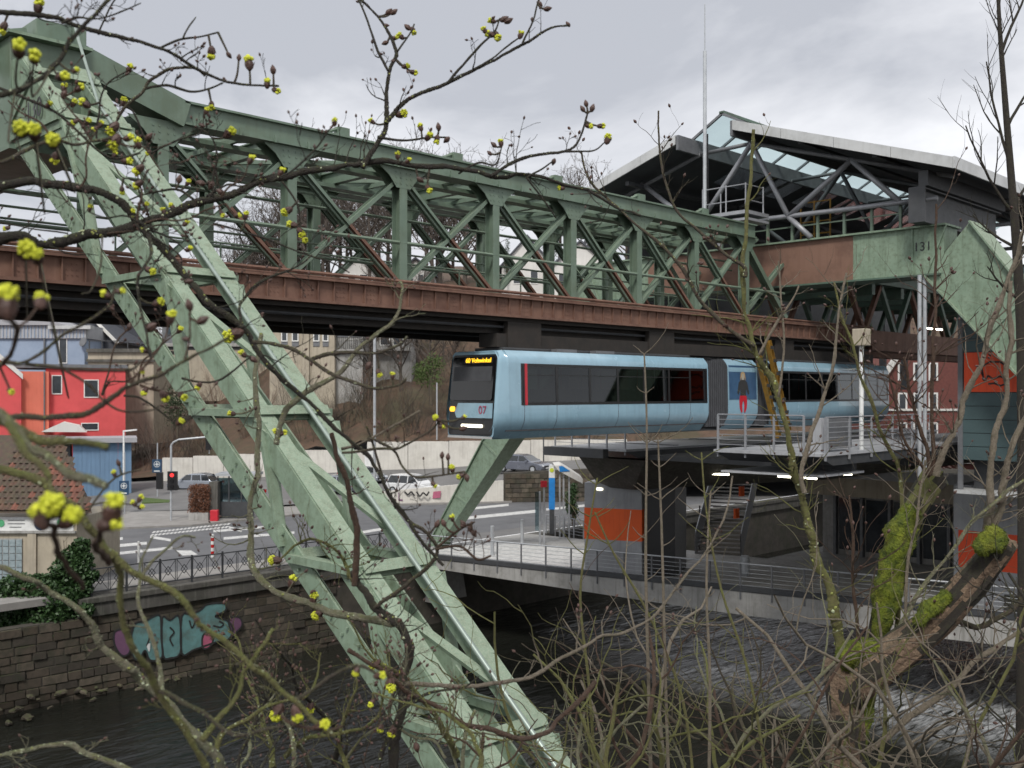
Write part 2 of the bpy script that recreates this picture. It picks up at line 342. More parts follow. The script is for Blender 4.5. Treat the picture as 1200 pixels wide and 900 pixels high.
# painted markings on the road, each a thin sheet
marks = [((98,634.5),(144,631),3), ((98,643),(172,636.5),3.4), ((124,650),(202,642),3.2), ((176,629),(200,633),3), ((250,622.5),(330,616),2.6), ((262,631),(345,624),2.8),
         ((552,596),(596,591.5),2.6), ((548,607),(628,599),3.4), ((640,597),(700,591),2.6), ((400,628),(470,616),3), ((268,618),(283,622),3)]
mk = MB()
for (a, b, w) in marks:
    mk.add([px(a[0], a[1]-w/2, h=HR+.009), px(a[0], a[1]+w/2, h=HR+.009), px(b[0], b[1]+w/2, h=HR+.009), px(b[0], b[1]-w/2, h=HR+.009)], [(0,1,2,3)])
for i in range(20):                           # the ladder of short bars at the kerb
    x = 180 + i*4.6; y = 622.5 - i*.5
    for k in (0, 1):
        y2 = y + k*3.6; xx = x - k*2.2
        mk.add([px(xx, y2, h=HR+.009), px(xx-2.5, y2+2.1, h=HR+.009), px(xx+.5, y2+2.1, h=HR+.009), px(xx+3, y2, h=HR+.009)], [(0,1,2,3)])
mk.add([px(q[0], q[1], h=HR+.009) for q in ((206,645),(214,651),(232,650),(224,645))], [(0,1,2,3)])
tag(mk.build('road_marking', 'white_paint'), kind='structure')
# side street climbing behind the road
fz = lambda x: float(np.interp(x, [100,220,330,440,600,760,1300], [72.5,73.5,76,80,80.4,82,84]))
fh = lambda x: float(np.interp(x, [100,250,330,500,605,760,1300], [-8.52,-8.4,-8.35,-8.3,-6.6,-6.0,-5.7]))
xs = np.linspace(60, 1300, 60); mb = MB(camf); rows = [0,.25,.5,.75,1]
for x in xs:
    for r in rows:
        d = fz(x)*(1-r) + 96*r; mb.v.append(camf((cx(x, d), d, fh(x)*(1-r) + r*float(np.interp(x, [100,330,440,600,760,1300], [-8.2,-7.3,-6.5,-6.2,-5.7,-5.5])))))
n = len(rows)
mb.f = [(i*n+j, (i+1)*n+j, (i+1)*n+j+1, i*n+j+1) for i in range(len(xs)-1) for j in range(n-1)]; mb.m = [0]*len(mb.f)
tag(mb.build('side_street', 'asphalt_light', smooth=True), kind='structure')
# hillside above the street
def hh(x, d):
    s = float(np.interp(x, [140,215,330,420,1400], [.12,.3,.85,1,1]))
    hgt = -4.7 + (.36*(min(d, 150) - 92) + .13*max(0, d-150)) if d > 92 else -7
    return -8.3*(1-s) + hgt*s + 1.1*mnoise.noise(Vector((x*.03, d*.09, 0)))*s
xs2 = np.linspace(60, 1340, 100); ds = list(np.linspace(92.2, 160, 36)) + [200, 300, 500]
mb = MB(camf); n = len(ds)
for x in xs2:
    for d in ds: mb.v.append(camf((cx(x, d), d, hh(x, d))))
mb.f = [(i*n+j, (i+1)*n+j, (i+1)*n+j+1, i*n+j+1) for i in range(len(xs2)-1) for j in range(n-1)]; mb.m = [0]*len(mb.f)
tag(mb.build('hillside', 'leaf_litter', smooth=True), kind='structure')
# grass verge by the parking signs
tag(MB(camf).prism([(cx(x, d), d, -8.5) for x, d in ((166,77),(198,77.5),(205,84),(170,86))], (0,0,.22)).build('grass_verge', 'grass_mat'), kind='structure')

# ---------------------------------------------------------------- river wall with its stones
rw = thing('river_wall', 'dark mossy stone river wall with graffiti below the ornamental railing', 'wall', (20, VB+.2, HW))
MB().box(-40, 900, VB+.06, VB+.6, HW-1, -9.45).build('core', 'mortar', rw)
cap = MB().box(17.6, 900, VB-.12, VB+.62, -9.45, HR-.02); cap.box(17.6, 900, VB-.2, VB-.12, HR-.28, HR-.03)
cap.build('coping', 'concrete_dark', rw, bevel=.03)
sm = []
for k in range(6):
    b = MB(); r2 = random.Random(k)
    vs = [(sx*(.5-.05*r2.random()), sy*.5, sz*(.5-.07*r2.random())) for sz in (-1,1) for sy in (-1,1) for sx in (-1,1)]
    b.v = vs; b.f = [(0,1,5,4),(1,3,7,5),(2,0,4,6),(4,5,7,6),(0,2,3,1)]; b.m = [0]*5
    me = bpy.data.meshes.new('stone'); me.from_pydata(vs, [], b.f); me.materials.append(M['stone%d' % (k % 4)]); sm.append(me)
def wall_stones(parent, u0, u1, h0, h1, hs=.34, prouds=.1):
    h = h0; cnt = 0
    while h < h1 - .05:
        hh_ = min(hs*rnd.uniform(.8, 1.25), h1 - h); u = u0 - rnd.random()*.6
        while u < u1:
            w = rnd.uniform(.5, 1.05)
            flat = 20.0 < u < 27.6 and h > -12.1
            p = .015 + (.012 if flat else prouds)*rnd.random()
            o = shared('stone', rnd.choice(sm), parent, (u + w/2, VB+.06-p/2+.05, h + hh_/2), (w-.03, p+.1, hh_-.03))
            u += w; cnt += 1
        h += hh_
    return cnt
nst = wall_stones(rw, 12.2, 30.5, HW-.12, -9.47)
# rubble at the wall's foot: rounded, uneven boulders
bm_ = []
for k in range(5):
    n_ = 9; vs = []; fs = []
    for i in range(6):
        for j in range(n_):
            th = math.pi*i/5; ph = math.tau*j/n_; v = Vector((math.sin(th)*math.cos(ph), math.sin(th)*math.sin(ph), math.cos(th)))
            vs.append(tuple(v*(.5 + .2*mnoise.noise(v*1.7 + Vector((k*5,0,0))))))
    fs = [(i*n_+j, (i+1)*n_+j, (i+1)*n_+(j+1) % n_, i*n_+(j+1) % n_) for i in range(5) for j in range(n_)]
    me = bpy.data.meshes.new('stone'); me.from_pydata(vs, [], fs); me.materials.append(M['stone%d' % (k % 4)]); bm_.append(me)
rub = thing('rubble_bank', 'heap of wet brown stones at the foot of the river wall', 'stones', (14, VB-.8, HW))
for i in range(34):
    u = 11.5 + rnd.random()*11; f = max(0, 1 - (u - 11.5)/11)
    s = rnd.uniform(.15, .4); t = rnd.random()**1.5
    shared('stone', rnd.choice(bm_), rub, (u, VB - .1 - t*(.4 + 1.6*f), HW - .05 + (1-t)*.9*f + rnd.random()*.1), (s*1.4, s, s*.7), (rnd.random()*.6, rnd.random()*.6, rnd.random()*3))
# graffiti: painted shapes lying on the wall face
gr = thing('graffiti', 'teal and purple graffiti lettering with black outlines on the river wall', 'graffiti', (23.5, VB, -11))
def curve2(pts, k=3, closed=True):
    n = len(pts); out = []
    for i in range(n if closed else n-1):
        P = [pts[(i+o) % n] if closed else pts[min(max(i+o,0),n-1)] for o in (-1,0,1,2)]
        for j in range(k):
            t = j/k; out.append(tuple(.5*(2*P[1][a] + (P[2][a]-P[0][a])*t + (2*P[0][a]-5*P[1][a]+4*P[2][a]-P[3][a])*t*t + (3*P[1][a]-P[0][a]-3*P[2][a]+P[3][a])*t**3) for a in (0,1)))
    if not closed: out.append(pts[-1])
    return out
def gpoly(name, pts, off, m, parent):
    q = [px(x, y, v=VB-off) for x, y in curve2(pts)]
    return MB().prism(q, (0, -.004, 0)).build(name, m, parent)
def outline(name, pts, off, w, m, parent, closed=True):
    mb = MB(); q = [px(x, y, v=VB-off) for x, y in curve2(pts, 3, closed)]
    if closed: q.append(q[0])
    for a, b in zip(q, q[1:]): mb.beam(a, b, .004, w, up=(0,1,0)) if False else mb.beam(a, b, w, .006, up=(0,1,0))
    return mb.build(name, m, parent)
letters = [
 ('teal_paint', [(158,731),(170,728),(180,722),(188,722),(189,748),(190,770),(176,774),(170,762),(163,773),(156,770),(153,752)]),
 ('teal_paint', [(190,724),(199,727),(209,721),(212,740),(211,766),(200,771),(191,768)]),
 ('teal_paint', [(213,722),(224,720),(236,714),(243,708),(263,707),(264,716),(252,722),(266,727),(273,737),(268,749),(255,752),(240,757),(226,762),(213,766)]),
 ('purple_paint', [(134,741),(143,737),(151,741),(154,753),(151,766),(142,768),(134,755)]),
 ('purple_paint', [(268,726),(280,723),(284,732),(277,741),(273,746)]),
 ('pink_paint', [(238,744),(249,742),(248,756),(238,760)])]
for i, (m_, pts) in enumerate(letters):
    gpoly('letter', pts, .09 + .003*i, m_, gr)
    outline('outline', pts, .115 + .001*i, .085, 'black_paint', gr)
for pts in ([(222,727),(225,736),(229,728)], [(250,733),(258,735),(262,731),(257,728)], [(172,757),(176,744),(173,738)], [(199,735),(204,741),(199,748),(203,757)]):
    outline('outline', pts, .12, .07, 'black_paint', gr, False)
gpoly('highlight', [(172,757),(176,754),(175,764)], .121, 'sign_white', gr)

# ornamental railing on top of the wall
rail_lab = 'brown ornamental metal railing with crossed panels on the river wall'
rg = thing('river_railing', rail_lab, 'railing', (25, VB+.1, HR))
U0, PW, NP = 18.2, 1.53, 11
for i in range(NP+1):
    MB().box(U0+i*PW-.035, U0+i*PW+.035, VB+.07, VB+.14, HR-.03, HR+1.22).build('post', 'steel_dark', rg)
for nm, z in (('top_rail', 1.1), ('bottom_rail', .14)):
    MB().box(U0-.02, U0+NP*PW+.02, VB+.075, VB+.135, HR+z, HR+z+.05).build(nm, 'steel_dark', rg)
for i in range(NP):
    b = MB(); a = U0+i*PW+.04; y = VB+.105
    for s in (0, 1):
        x0 = a + s*PW/2; x1 = x0 + PW/2 - .08; zm = HR+.64; xm = (x0+x1)/2
        for p, q in (((x0,y,HR+.19),(x1,y,HR+1.09)), ((x0,y,HR+1.09),(x1,y,HR+.19))): b.beam(p, q, .022, .022)
        for p, q in (((xm-.16,y,zm),(xm,y,zm+.2)), ((xm,y,zm+.2),(xm+.16,y,zm)), ((xm+.16,y,zm),(xm,y,zm-.2)), ((xm,y,zm-.2),(xm-.16,y,zm))): b.beam(p, q, .022, .03)
        for xx in (x0, x1): b.box(xx-.012, xx+.012, y-.012, y+.012, HR+.19, HR+1.1)
    b.build('panel', 'steel_dark', rg)
# ---------------------------------------------------------------- buildings
VF_ = camf
def face(mb, d, x0, x1, y0, y1, depth, m=0):   # box whose front shows as a pixel rectangle at depth d
    return mb.box(cx(x0,d), cx(x1,d), d, d+depth, ch(y1,d), ch(y0,d), m)
def window(parent, d, x0, x1, y0, y1, fr='window_white', pane='pane', t=.08, nm='window', mull=None):
    X0, X1, H0, H1 = cx(x0,d), cx(x1,d), ch(y1,d), ch(y0,d)
    b = MB(VF_)
    b.box(X0-t, X0, d-.05, d+.1, H0-t, H1+t).box(X1, X1+t, d-.05, d+.1, H0-t, H1+t).box(X0, X1, d-.05, d+.1, H1, H1+t).box(X0, X1, d-.08, d+.1, H0-t, H0)
    if mull: b.box((X0+X1)/2-.03, (X0+X1)/2+.03, d-.03, d+.08, H0, H1)
    f = b.build(nm, fr, parent)
    MB(VF_).box(X0, X1, d-.02, d+.06, H0, H1).build('pane', pane, f)
def base(x, d, h): p = camf((cx(x,d), d, h)); return (p[0], p[1], h)
def turned(xp, d, ang):                       # view-aligned frame turned about one front corner
    X0 = cx(xp, d); c, s_ = math.cos(ang), math.sin(ang)
    return lambda p: camf((X0 + c*(p[0]-X0) - s_*(p[1]-d), d + s_*(p[0]-X0) + c*(p[1]-d), p[2]))
VF_ = camf
d = 96
VF_ = turned(147, d, R_(21))
t = thing('red_house', 'bright red rendered house with flat roof and white windows by the blue kiosk', 'house', base(104, d, -8.6))
face(MB(VF_), d, 62, 147, 432, 567, 9).build('wall', 'render_red', t)
face(MB(VF_), d-.7, 28, 61.6, 436, 567, 8).build('side_wing', 'render_salmon', t)
b = MB(VF_); b.prism([(cx(x,d-1.3), d-1.3, ch(y,d-1.3)) for x, y in ((-40,375),(0,414),(30,444),(30,567),(-40,567))], (0,6,0)); b.build('gable_wing', 'render_red', t)
b = MB(VF_); b.prism([(cx(x,d-1.45), d-1.45, ch(y,d-1.45)) for x, y in ((-40,370),(0,409),(31,439),(31,445),(-1,415),(-40,377))], (0,.3,0)); b.build('barge_board', 'white_render', t)
face(MB(VF_), d-.3, 26, 148.5, 427.5, 431.9, 9.5).build('roof', 'steel_mid', t)
MB(VF_).tube([(cx(61,d), d-.86, ch(436,d)), (cx(61,d), d-.86, ch(505,d))], .06, 8).build('downpipe', 'steel_mid', t)
for w in ((69,78,441,461), (103,117,446,465), (100,117,496,503)): window(t, d, *w)
b = MB(VF_); b.prism([(cx(x,d-3), d-3, ch(y,d-3)) for x, y in ((42,505),(65,494),(82,498),(90,506))], (0,2.4,0)); b.build('porch_roof', 'white_render', t)
VF_ = camf
d = 108
t = thing('blue_house', 'pale blue house with slatted upper storey behind the red house', 'house', base(40, d, -6.5))
face(MB(camf), d, -40, 99, 396, 500, 8).build('wall', 'render_blue', t)
face(MB(camf), d-.25, -40, 100.5, 381, 396.5, 8.3).build('upper_cladding', 'grey_panel', t)
for i in range(34):
    x = -38 + i*4.1; face(MB(camf), d-.33, x, x+.8, 381.5, 396, .079).build('batten', 'render_blue', t)
b = MB(camf); b.prism([(cx(x,d-.6), d-.6, ch(y,d-.6)) for x, y in ((-40,381),(-40,368),(48,370),(75,380.8))], (0,9,0)); b.build('roof', 'roof_grey', t)
face(MB(camf), d-.7, 56, 106, 381.2, 385.5, 1).build('eave', 'fascia', t)
window(t, d-.02, 70, 78, 397, 425, pane='pane'); MB(camf).tube([(cx(53,d), d-.2, ch(396,d)), (cx(53,d), d-.2, ch(432,d))], .1, 8).build('downpipe', 'steel_mid', t)
sd_ = MB(camf).cyl((cx(100,d), d-.6, ch(401,d)), (-.5,-1,.35), .5, .08, 16).build('satellite_dish', 'steel_mid', t)
d = 113
t = thing('slate_house', 'dark slate clad gable house with white barge boards', 'house', base(110, d, -6))
MB(camf).prism([(cx(x,d), d, ch(y,d)) for x, y in ((76,384),(100,366),(136,402),(136,470),(76,470))], (0,10,0)).build('wall', 'slate', t)
rv = lambda x, y, dd: (cx(x,dd), dd, ch(y,dd))
b = MB(camf); b.add([rv(99,363.5,d-.5), rv(138,402,d-.5), rv(176,406,d+7), rv(170,364,d+7), rv(98.5,361.5,d-.5), rv(139,400.5,d-.5), rv(177,404,d+7), rv(171,362,d+7)],
     [(0,3,2,1),(4,5,6,7),(0,1,5,4),(1,2,6,5),(2,3,7,6),(3,0,4,7)]); rf = b.build('roof', 'slate', t)
b = MB(camf); b.add([rv(120,377,d+1), rv(124,383,d+1), rv(131,383.5,d+2.2), rv(127,377.5,d+2.2)], [(0,1,2,3)]); b.v = [(p[0], p[1], p[2]+.35) for p in b.v]; b.build('skylight', 'window_white', rf)
for q in (((74,384),(99.5,363.5)), ((99.5,363.5),(138,402.5))):
    MB(camf).beam(rv(*q[0], d-.62), rv(*q[1], d-.62), .22, .3).build('barge_board', 'white_render', t)
d = 104
t = thing('beige_terrace', 'beige terrace block with dark coping below the slate house', 'building', base(134, d, -7))
face(MB(camf), d, 103, 180, 413, 520, 6).build('wall', 'beige', t); face(MB(camf), d-.3, 101, 181, 408.5, 412.8, 6.5).build('coping', 'concrete_dark', t)
face(MB(camf), d-.25, 101, 181, 421, 424, .24).build('ledge', 'concrete_dark', t)
for i in range(5): face(MB(camf), d-.1, 104+i*15, 105+i*15, 400, 408.4, .1).build('railing_post', 'steel_dark', t)
face(MB(camf), d-.1, 103, 176, 399, 400, .1).build('railing_bar', 'steel_dark', t)
d = 102
t = thing('concrete_block', 'tall beige concrete building with narrow white windows under the railway', 'building', base(365, d, -4))
face(MB(camf), d, 316, 392, 340, 515, 9).build('wall', 'beige', t)
face(MB(camf), d-.3, 353, 362, 340, 500, .29).build('pier', 'beige', t)
for x0, x1 in ((329.5,337), (342,350), (367,374.5), (378,385)):
    face(MB(camf), d-.06, x0, x1, 376, 406, .055).build('window_strip', 'steel_mid', t)
    window(t, d-.07, x0+1.2, x1-1.2, 388.5, 399, t=.1)
MB(camf).box(cx(392,d+1), cx(425,d+1), d+1, d+8, ch(520,d+1), ch(350,d+1)).build('set_back_wall', 'concrete', t)
window(t, d+1, 394, 407, 366, 394, fr='steel_mid', pane='pane'); window(t, d+1, 411, 423, 366, 394, fr='steel_mid', pane='pane')
for i in range(14): face(MB(camf), d+.6, 392.5+i*2.4, 393+i*2.4, 394.5, 409, .05).build('balcony_bar', 'steel_dark', t)
face(MB(camf), d+.5, 392, 426, 409, 411.5, .45).build('balcony_floor', 'concrete', t)
d = 108
t = thing('grey_house', 'grey rendered house with balcony next to the concrete block', 'building', base(450, d, -3))
face(MB(camf), d, 424, 482, 330, 500, 8).build('wall', 'concrete', t)
for w in ((430,440,388,404), (446,456,388,404), (462,472,388,404), (430,440,352,368), (446,456,352,368), (432,438,430,442)): window(t, d, *w)
face(MB(camf), d-1, 426, 480, 408, 411, 1).build('balcony_floor', 'concrete', t)
for i in range(16): face(MB(camf), d-1, 426.5+i*3.5, 427+i*3.5, 398, 408, .05).build('balcony_bar', 'steel_dark', t)
d = 122
t = thing('dark_glazed_house', 'dark blue-grey house with gridded windows between the lattice leg chords', 'building', base(270, d, -6))
face(MB(camf), d, 190, 322, 368, 460, 8).build('wall', 'steel_mid', t)
for x in (196, 214, 244, 262, 290, 305):
    window(t, d, x, x+12, 377, 392, fr='steel_mid', pane='pane_teal', mull=1)
face(MB(camf), d-.6, 188, 324, 402, 406, 1.4).build('balcony_floor', 'concrete', t)
face(MB(camf), d-.2, 190, 322, 410, 470, .2).build('lower_wall', 'beige', t)
def gable(name, label, d, x0, x1, ye, yr, yb, wm, rm, wins=(), depth=9, group=None):
    t = thing(name, label, 'house', base((x0+x1)/2, d, ch(yb,d)), group)
    xm = (x0+x1)/2
    MB(camf).prism([(cx(x,d), d, ch(y,d)) for x, y in ((x0,ye),(xm,yr),(x1,ye),(x1,yb),(x0,yb))], (0,depth,0)).build('wall', wm, t)
    for a, bb in ((x0-3, xm), (x1+3, xm)):
        ya = ye + 3*abs(ye-yr)/(xm-x0)
        MB(camf).prism([(cx(a,d), d-.4, ch(ya,d)+.05), (cx(bb,d), d-.4, ch(yr,d)+.05), (cx(bb,d), d-.4, ch(yr,d)+.35), (cx(a,d), d-.4, ch(ya,d)+.35)], (0,depth+.8,0)).build('roof', rm, t)
    for w in wins: window(t, d, *w, t=.1)
    return t
gable('white_gable_house', 'white gabled house on the hill seen low between the first truss posts', 150, 398, 440, 322, 300, 350, 'white_render', 'slate', ((408,416,322,333), (422,430,322,333)))
gable('white_gable_house', 'small white gabled house beside the timber terraces on the hill', 152, 468, 506, 318, 304, 350, 'white_render', 'slate', ((478,484,322,332), (490,496,322,332)))
gable('hill_house', 'white house with steep dark roof standing behind the slim cypress', 140, 588, 648, 312, 278, 352, 'white_render', 'slate', ((602,610,318,332), (622,630,318,332)))
gable('hill_house', 'low house with dark blue roof half hidden by the cross beam', 138, 640, 720, 318, 284, 352, 'white_render', 'slate', ((655,664,322,334),))
gable('hill_house', 'house with grey hipped roof far up the hill above the river leg', 165, 300, 352, 312, 296, 340, 'beige', 'slate', ((318,326,315,325), (332,340,315,325)))
# red brick house seen through the station
d = 84
t = thing('brick_house', 'dark red brick house with white windows seen through the platform hall', 'house', base(1070, d, -6.5))
MB(camf).prism([(cx(x,d), d, ch(y,d)) for x, y in ((1036,440),(1062,402),(1150,402),(1150,560),(1036,560))], (0,8,0)).build('wall', 'brick_red', t)
for yy in (427, 462, 497):
    for xx in (1054, 1072, 1090):
        window(t, d, xx, xx+7, yy, yy+17, t=.14)
face(MB(camf), d-.12, 1036, 1150, 479, 481.5, .119).build('string_course', 'white_render', t)
MB(camf).beam(rv(1032,446,d-.3), rv(1063,400,d-.3), .4, .4).build('verge', 'white_render', t)
# more town behind the station, closing the view under the platforms
for i, (x0, x1, y0, dd) in enumerate(((700,790,430,118), (795,880,410,124), (885,960,425,116), (962,1034,418,122), (1110,1230,380,130))):
    t = thing('town_house', ['grey rendered town house behind the station column', 'beige town house behind the far platform', 'pale town house behind the station stairs', 'grey town house left of the brick house', 'tall town house behind the teal tower'][i], 'house', base((x0+x1)/2, dd, -6))
    face(MB(camf), dd, x0, x1, y0, 560, 9).build('wall', ['white_render','beige','white_render','grey_panel','beige'][i], t)
    face(MB(camf), dd-.3, x0-2, x1+2, y0-6, y0-.1, 9.6).build('roof', 'slate', t)
    for a in range(int(x0)+8, int(x1)-8, 18):
        for bb in range(int(y0)+12, 545, 30): window(t, dd, a, a+7, bb, bb+14, t=.12)
# kiosk
d = 84
VF_ = turned(155, d, R_(21))
t = thing('blue_kiosk', 'blue boarded kiosk with flat grey roof below the red house', 'kiosk', base(122, d, -8.5))
for i in range(13):
    x = 91 + i*4.85; face(MB(VF_), d + (.02 if i % 2 else 0), x, x+4.8, 519, 581, 3.5).build('board', 'kiosk_blue', t)
face(MB(VF_), d-.6, 66, 157, 513, 518.5, 4.6).build('roof', 'roof_grey', t); face(MB(VF_), d+.3, 55, 90, 519, 581, 3.3).build('dark_wing', 'steel_dark', t)  # flat roof, and a dark wing left of the boards
VF_ = camf
# river-side house with tiled roof
d = 45.5
t = thing('tiled_roof_house', 'small riverside house with brown tiled roof and glass block window', 'house', base(45, d, -10.2))
b = MB(camf); b.box(cx(-120,d), cx(90,d), d, d+5, -10.4, ch(608,d)); b.build('wall', 'beige', t)
face(MB(camf), d-.06, -60, 86, 606, 622, .055).build('sign_board', 'sign_white', t)
MB(camf).cyl((cx(2,d), d-.075, ch(613,d)), (0,1,0), .16, .02, 20).build('sign_emblem', 'sign_green', t)
MB(camf).cyl((cx(48,d), d-.075, ch(614,d)), (0,1,0), .26, .02, 20).build('sign_emblem', 'sign_blue', t)
MB(camf).cyl((cx(72,d), d-.075, ch(612,d)), (0,1,0), .16, .02, 20).build('sign_emblem', 'sign_green', t)
b = MB(camf)
for i, (yy, x0, x1) in enumerate(((609,10,30), (613,10,30), (617,12,26), (614,56,64))): b.box(cx(x0,d), cx(x1,d), d-.075, d-.0601, ch(yy+.9,d), ch(yy,d))
b.build('sign_lines', 'steel_mid', t)
wn_ = face(MB(camf), d-.05, -14, 26, 631, 690, .06).build('glass_block_window', 'concrete', t)
for i in range(5):
    for j in range(7):
        x = -13 + i*7.8; y = 632.5 + j*8.2
        face(MB(camf), d-.09, x+.5, x+7.2, y, y+7.4, .05).build('glass_block', 'glassblock', wn_)
face(MB(camf), d-.12, 32, 42, 624, 700, .1).build('pilaster', 'beige', t)
face(MB(camf), d-.15, -60, 88, 622.5, 625, .15).build('ledge', 'concrete', t)
# its roof: a slope rising away from the river, hipped at the right, tiles one by one
eL, eR = (cx(-60,d), d-.4, ch(600,d)), (cx(114,d-.4), d-.4, ch(600,d))
rdg = 3.4; ez = ch(600,d); slope = 1.0
def roofpt(a, bq): return (a, d-.4 + bq, ez + bq*slope)
b = MB(camf); X0r, X1r = cx(-60,d), cx(112,d)
b.add([roofpt(X0r,0), roofpt(X1r,0), roofpt(X1r-2.9,3.3), roofpt(X0r,3.3)], [(0,1,2,3)])
b.add([roofpt(X1r,0), (X1r-2.9, d+6.2, ez), roofpt(X1r-2.9,3.3)], [(0,1,2)]); rf = b.build('roof', 'tile0', t)
tms = []
for k in range(3):
    bb = MB(); nseg = 4
    for j in range(nseg+1):
        a = j/nseg; z = .03*math.sin(a*math.pi*1.5)
        bb.v += [(a-.5, 0, z), (a-.5, 1, z)]
    bb.f = [(2*j, 2*j+2, 2*j+3, 2*j+1) for j in range(nseg)] + [tuple(range(0, 2*nseg+2, 2))]
    me = bpy.data.meshes.new('tile'); me.from_pydata(bb.v, [], bb.f); me.materials.append(M['tile%d' % k]); tms.append(me)
yaw = math.atan2(SS, CC) - R_(90)
nt_ = 0; rowh = .30; wt = .27
for r in range(13):
    bq = r*.24; z0 = X0r
    xr = X1r - 2.9*(bq/3.3)
    x = cx(-8,d) + (.13 if r % 2 else 0)
    while x < xr - .1:
        p = camf(roofpt(x, bq)); mi = 2 if rnd.random() < .12 + (.25 if x > cx(70,d) else 0) else rnd.choice((0,0,1))
        shared('tile', tms[mi], rf, (p[0], p[1], p[2]+.14), (wt*.97, .42, 1), (R_(45)-.10+rnd.uniform(-.02,.02), 0, yaw)); x += wt; nt_ += 1
print('tiles', nt_, 'stones', nst)
# ================================================================ the suspension railway
VN, VF, U130, U131 = 21.4, 25.4, 8.1, 37.3
PAN = [10.55, 13.85, 17.3, 20.75, 24.15, 27.5, 30.85, 34.2]
tr = thing('railway_truss', 'green steel truss span carrying the suspension railway over the river', 'bridge truss', (22, 23.4, 1.75))
HT, HB = 6.47, 5.95
for v, nm in ((VN, 'top_chord'), (VF, 'top_chord')):
    b = MB(); b.box(11.0, 34.7, v-.3, v+.3, HT-.05, HT).box(11.0, 34.7, v-.29, v+.29, HB, HB+.05)
    b.box(11.0, 34.7, v-.2, v-.14, HB+.05, HT-.05).box(11.0, 34.7, v+.14, v+.2, HB+.05, HT-.05)
    b.build(nm, 'green', tr)
    b = MB()
    for i in range(25): b.box(11.4+i*.93, 11.46+i*.93, v-.34, v-.301, HB-.02, HB+.16)
    b.build('clip', 'green', tr, kind='stuff')
    # the chord's end slopes up to the bearing on the support
    MB().beam((11.05, v, 6.16), (8.25, v, 7.02), .6, .58).build('end_chord', 'green', tr)
    MB().box(7.75, 8.75, v-.45, v+.45, 6.86, 7.42).build('bearing_block', 'green', tr, bevel=.02)
    # lower girder, brown
    for sgn in (-1, 1):
        y = v + sgn*.5
        b = MB(); b.box(-30, 44, y-.02, y+.02, 2.24, 2.72).box(-30, 44, y-.14, y+.14, 2.721, 2.78).box(-30, 44, y-.14, y+.14, 2.17, 2.239)
        b.build('lower_girder', 'rust', tr)
        if sgn == (-1 if v == VN else 1):
            b = MB()
            for i in range(118):
                u = -12 + i*.47; b.box(u-.012, u+.012, y-.075, y-.021, 2.24, 2.72)
                if i % 2: 
                    for a in range(3):
                        for c in range(3): b.box(u+.1+a*.1, u+.125+a*.1, y-.034, y-.0205, 2.36+c*.11, 2.385+c*.11)
            b.build('stiffener', 'rust', tr, kind='stuff')
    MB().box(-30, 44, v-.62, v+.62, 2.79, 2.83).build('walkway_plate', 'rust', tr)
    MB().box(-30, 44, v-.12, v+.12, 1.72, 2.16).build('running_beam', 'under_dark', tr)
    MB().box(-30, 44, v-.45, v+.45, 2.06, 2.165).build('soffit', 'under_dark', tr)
    MB().tube([(-30, v-.52, 2.90), (44, v-.52, 2.90)], .05, 6).build('cable_conduit', 'rust', tr)
    MB().tube([(-30, v-.3, 1.9), (44, v-.3, 1.9)], .04, 6).build('power_rail', 'steel_dark', tr)
    MB().tube([(-10, v-.12, 3.98), (37, v-.12, 3.98)], .055, 6).build('hand_rail', 'green', tr)
    for i, u in enumerate(PAN):
        b = MB(); b.box(u-.125, u+.125, v-.17, v-.14, 2.83, HB).box(u-.125, u+.125, v+.14, v+.17, 2.83, HB).box(u-.015, u+.015, v-.14, v+.14, 2.83, HB)
        b.build('post', 'green', tr)
        # gusset plates under the chord with swept lower edges
        g = [(-.95,.0), (-.88,-.08), (-.55,-.3), (-.34,-.56), (-.28,-.64), (.28,-.64), (.34,-.56), (.55,-.3), (.88,-.08), (.95,0)]
        for s in (-1, 1):
            b = MB(); b.prism([(u+a*.85, v+s*.175, HB+.02+c*.85) for a, c in g], (0, .025, 0)); b.build('gusset', 'green', tr)
        b = MB()
        for a in (-.25, -.1, .1, .25):
            for c in (-.12, -.25, -.4): b.box(u+a-.018, u+a+.018, v-.188, v-.1755, HB+c-.018, HB+c+.018)
        b.build('rivet', 'green', tr, kind='stuff')
        if i < len(PAN)-1:
            u2 = PAN[i+1]; zt, zb = HB-.35, 2.95; um = (u+u2)/2; zm = (zt+zb)/2
            for s in (-.1, .1):
                MB().ibeam((u+.2, v+s, zt), (um, v+s, zm), .08, .12, .02, up=(0,1,0)).build('diagonal', 'green', tr)
                MB().ibeam((um, v+s, zm), (u2-.15, v+s, zb), .08, .11, .02, up=(0,1,0)).build('diagonal', 'rust' if s < 0 else 'green', tr)
            MB().ibeam((u2-.2, v+.03, zt), (u+.15, v+.03, zb), .1, .25, .02, up=(0,1,0)).build('counter_diagonal', 'green', tr)
for v in (VN, VF):                             # raking end members down to the portal
    MB().ibeam((34.4, v, 5.6), (37.2, v, 3.0), .2, .3, .025, up=(0,1,0)).build('end_diagonal', 'green', tr)
    MB().ibeam((34.3, v+.1, 3.0), (37.2, v+.1, 5.2), .14, .2, .02, up=(0,1,0)).build('counter_diagonal', 'green', tr)
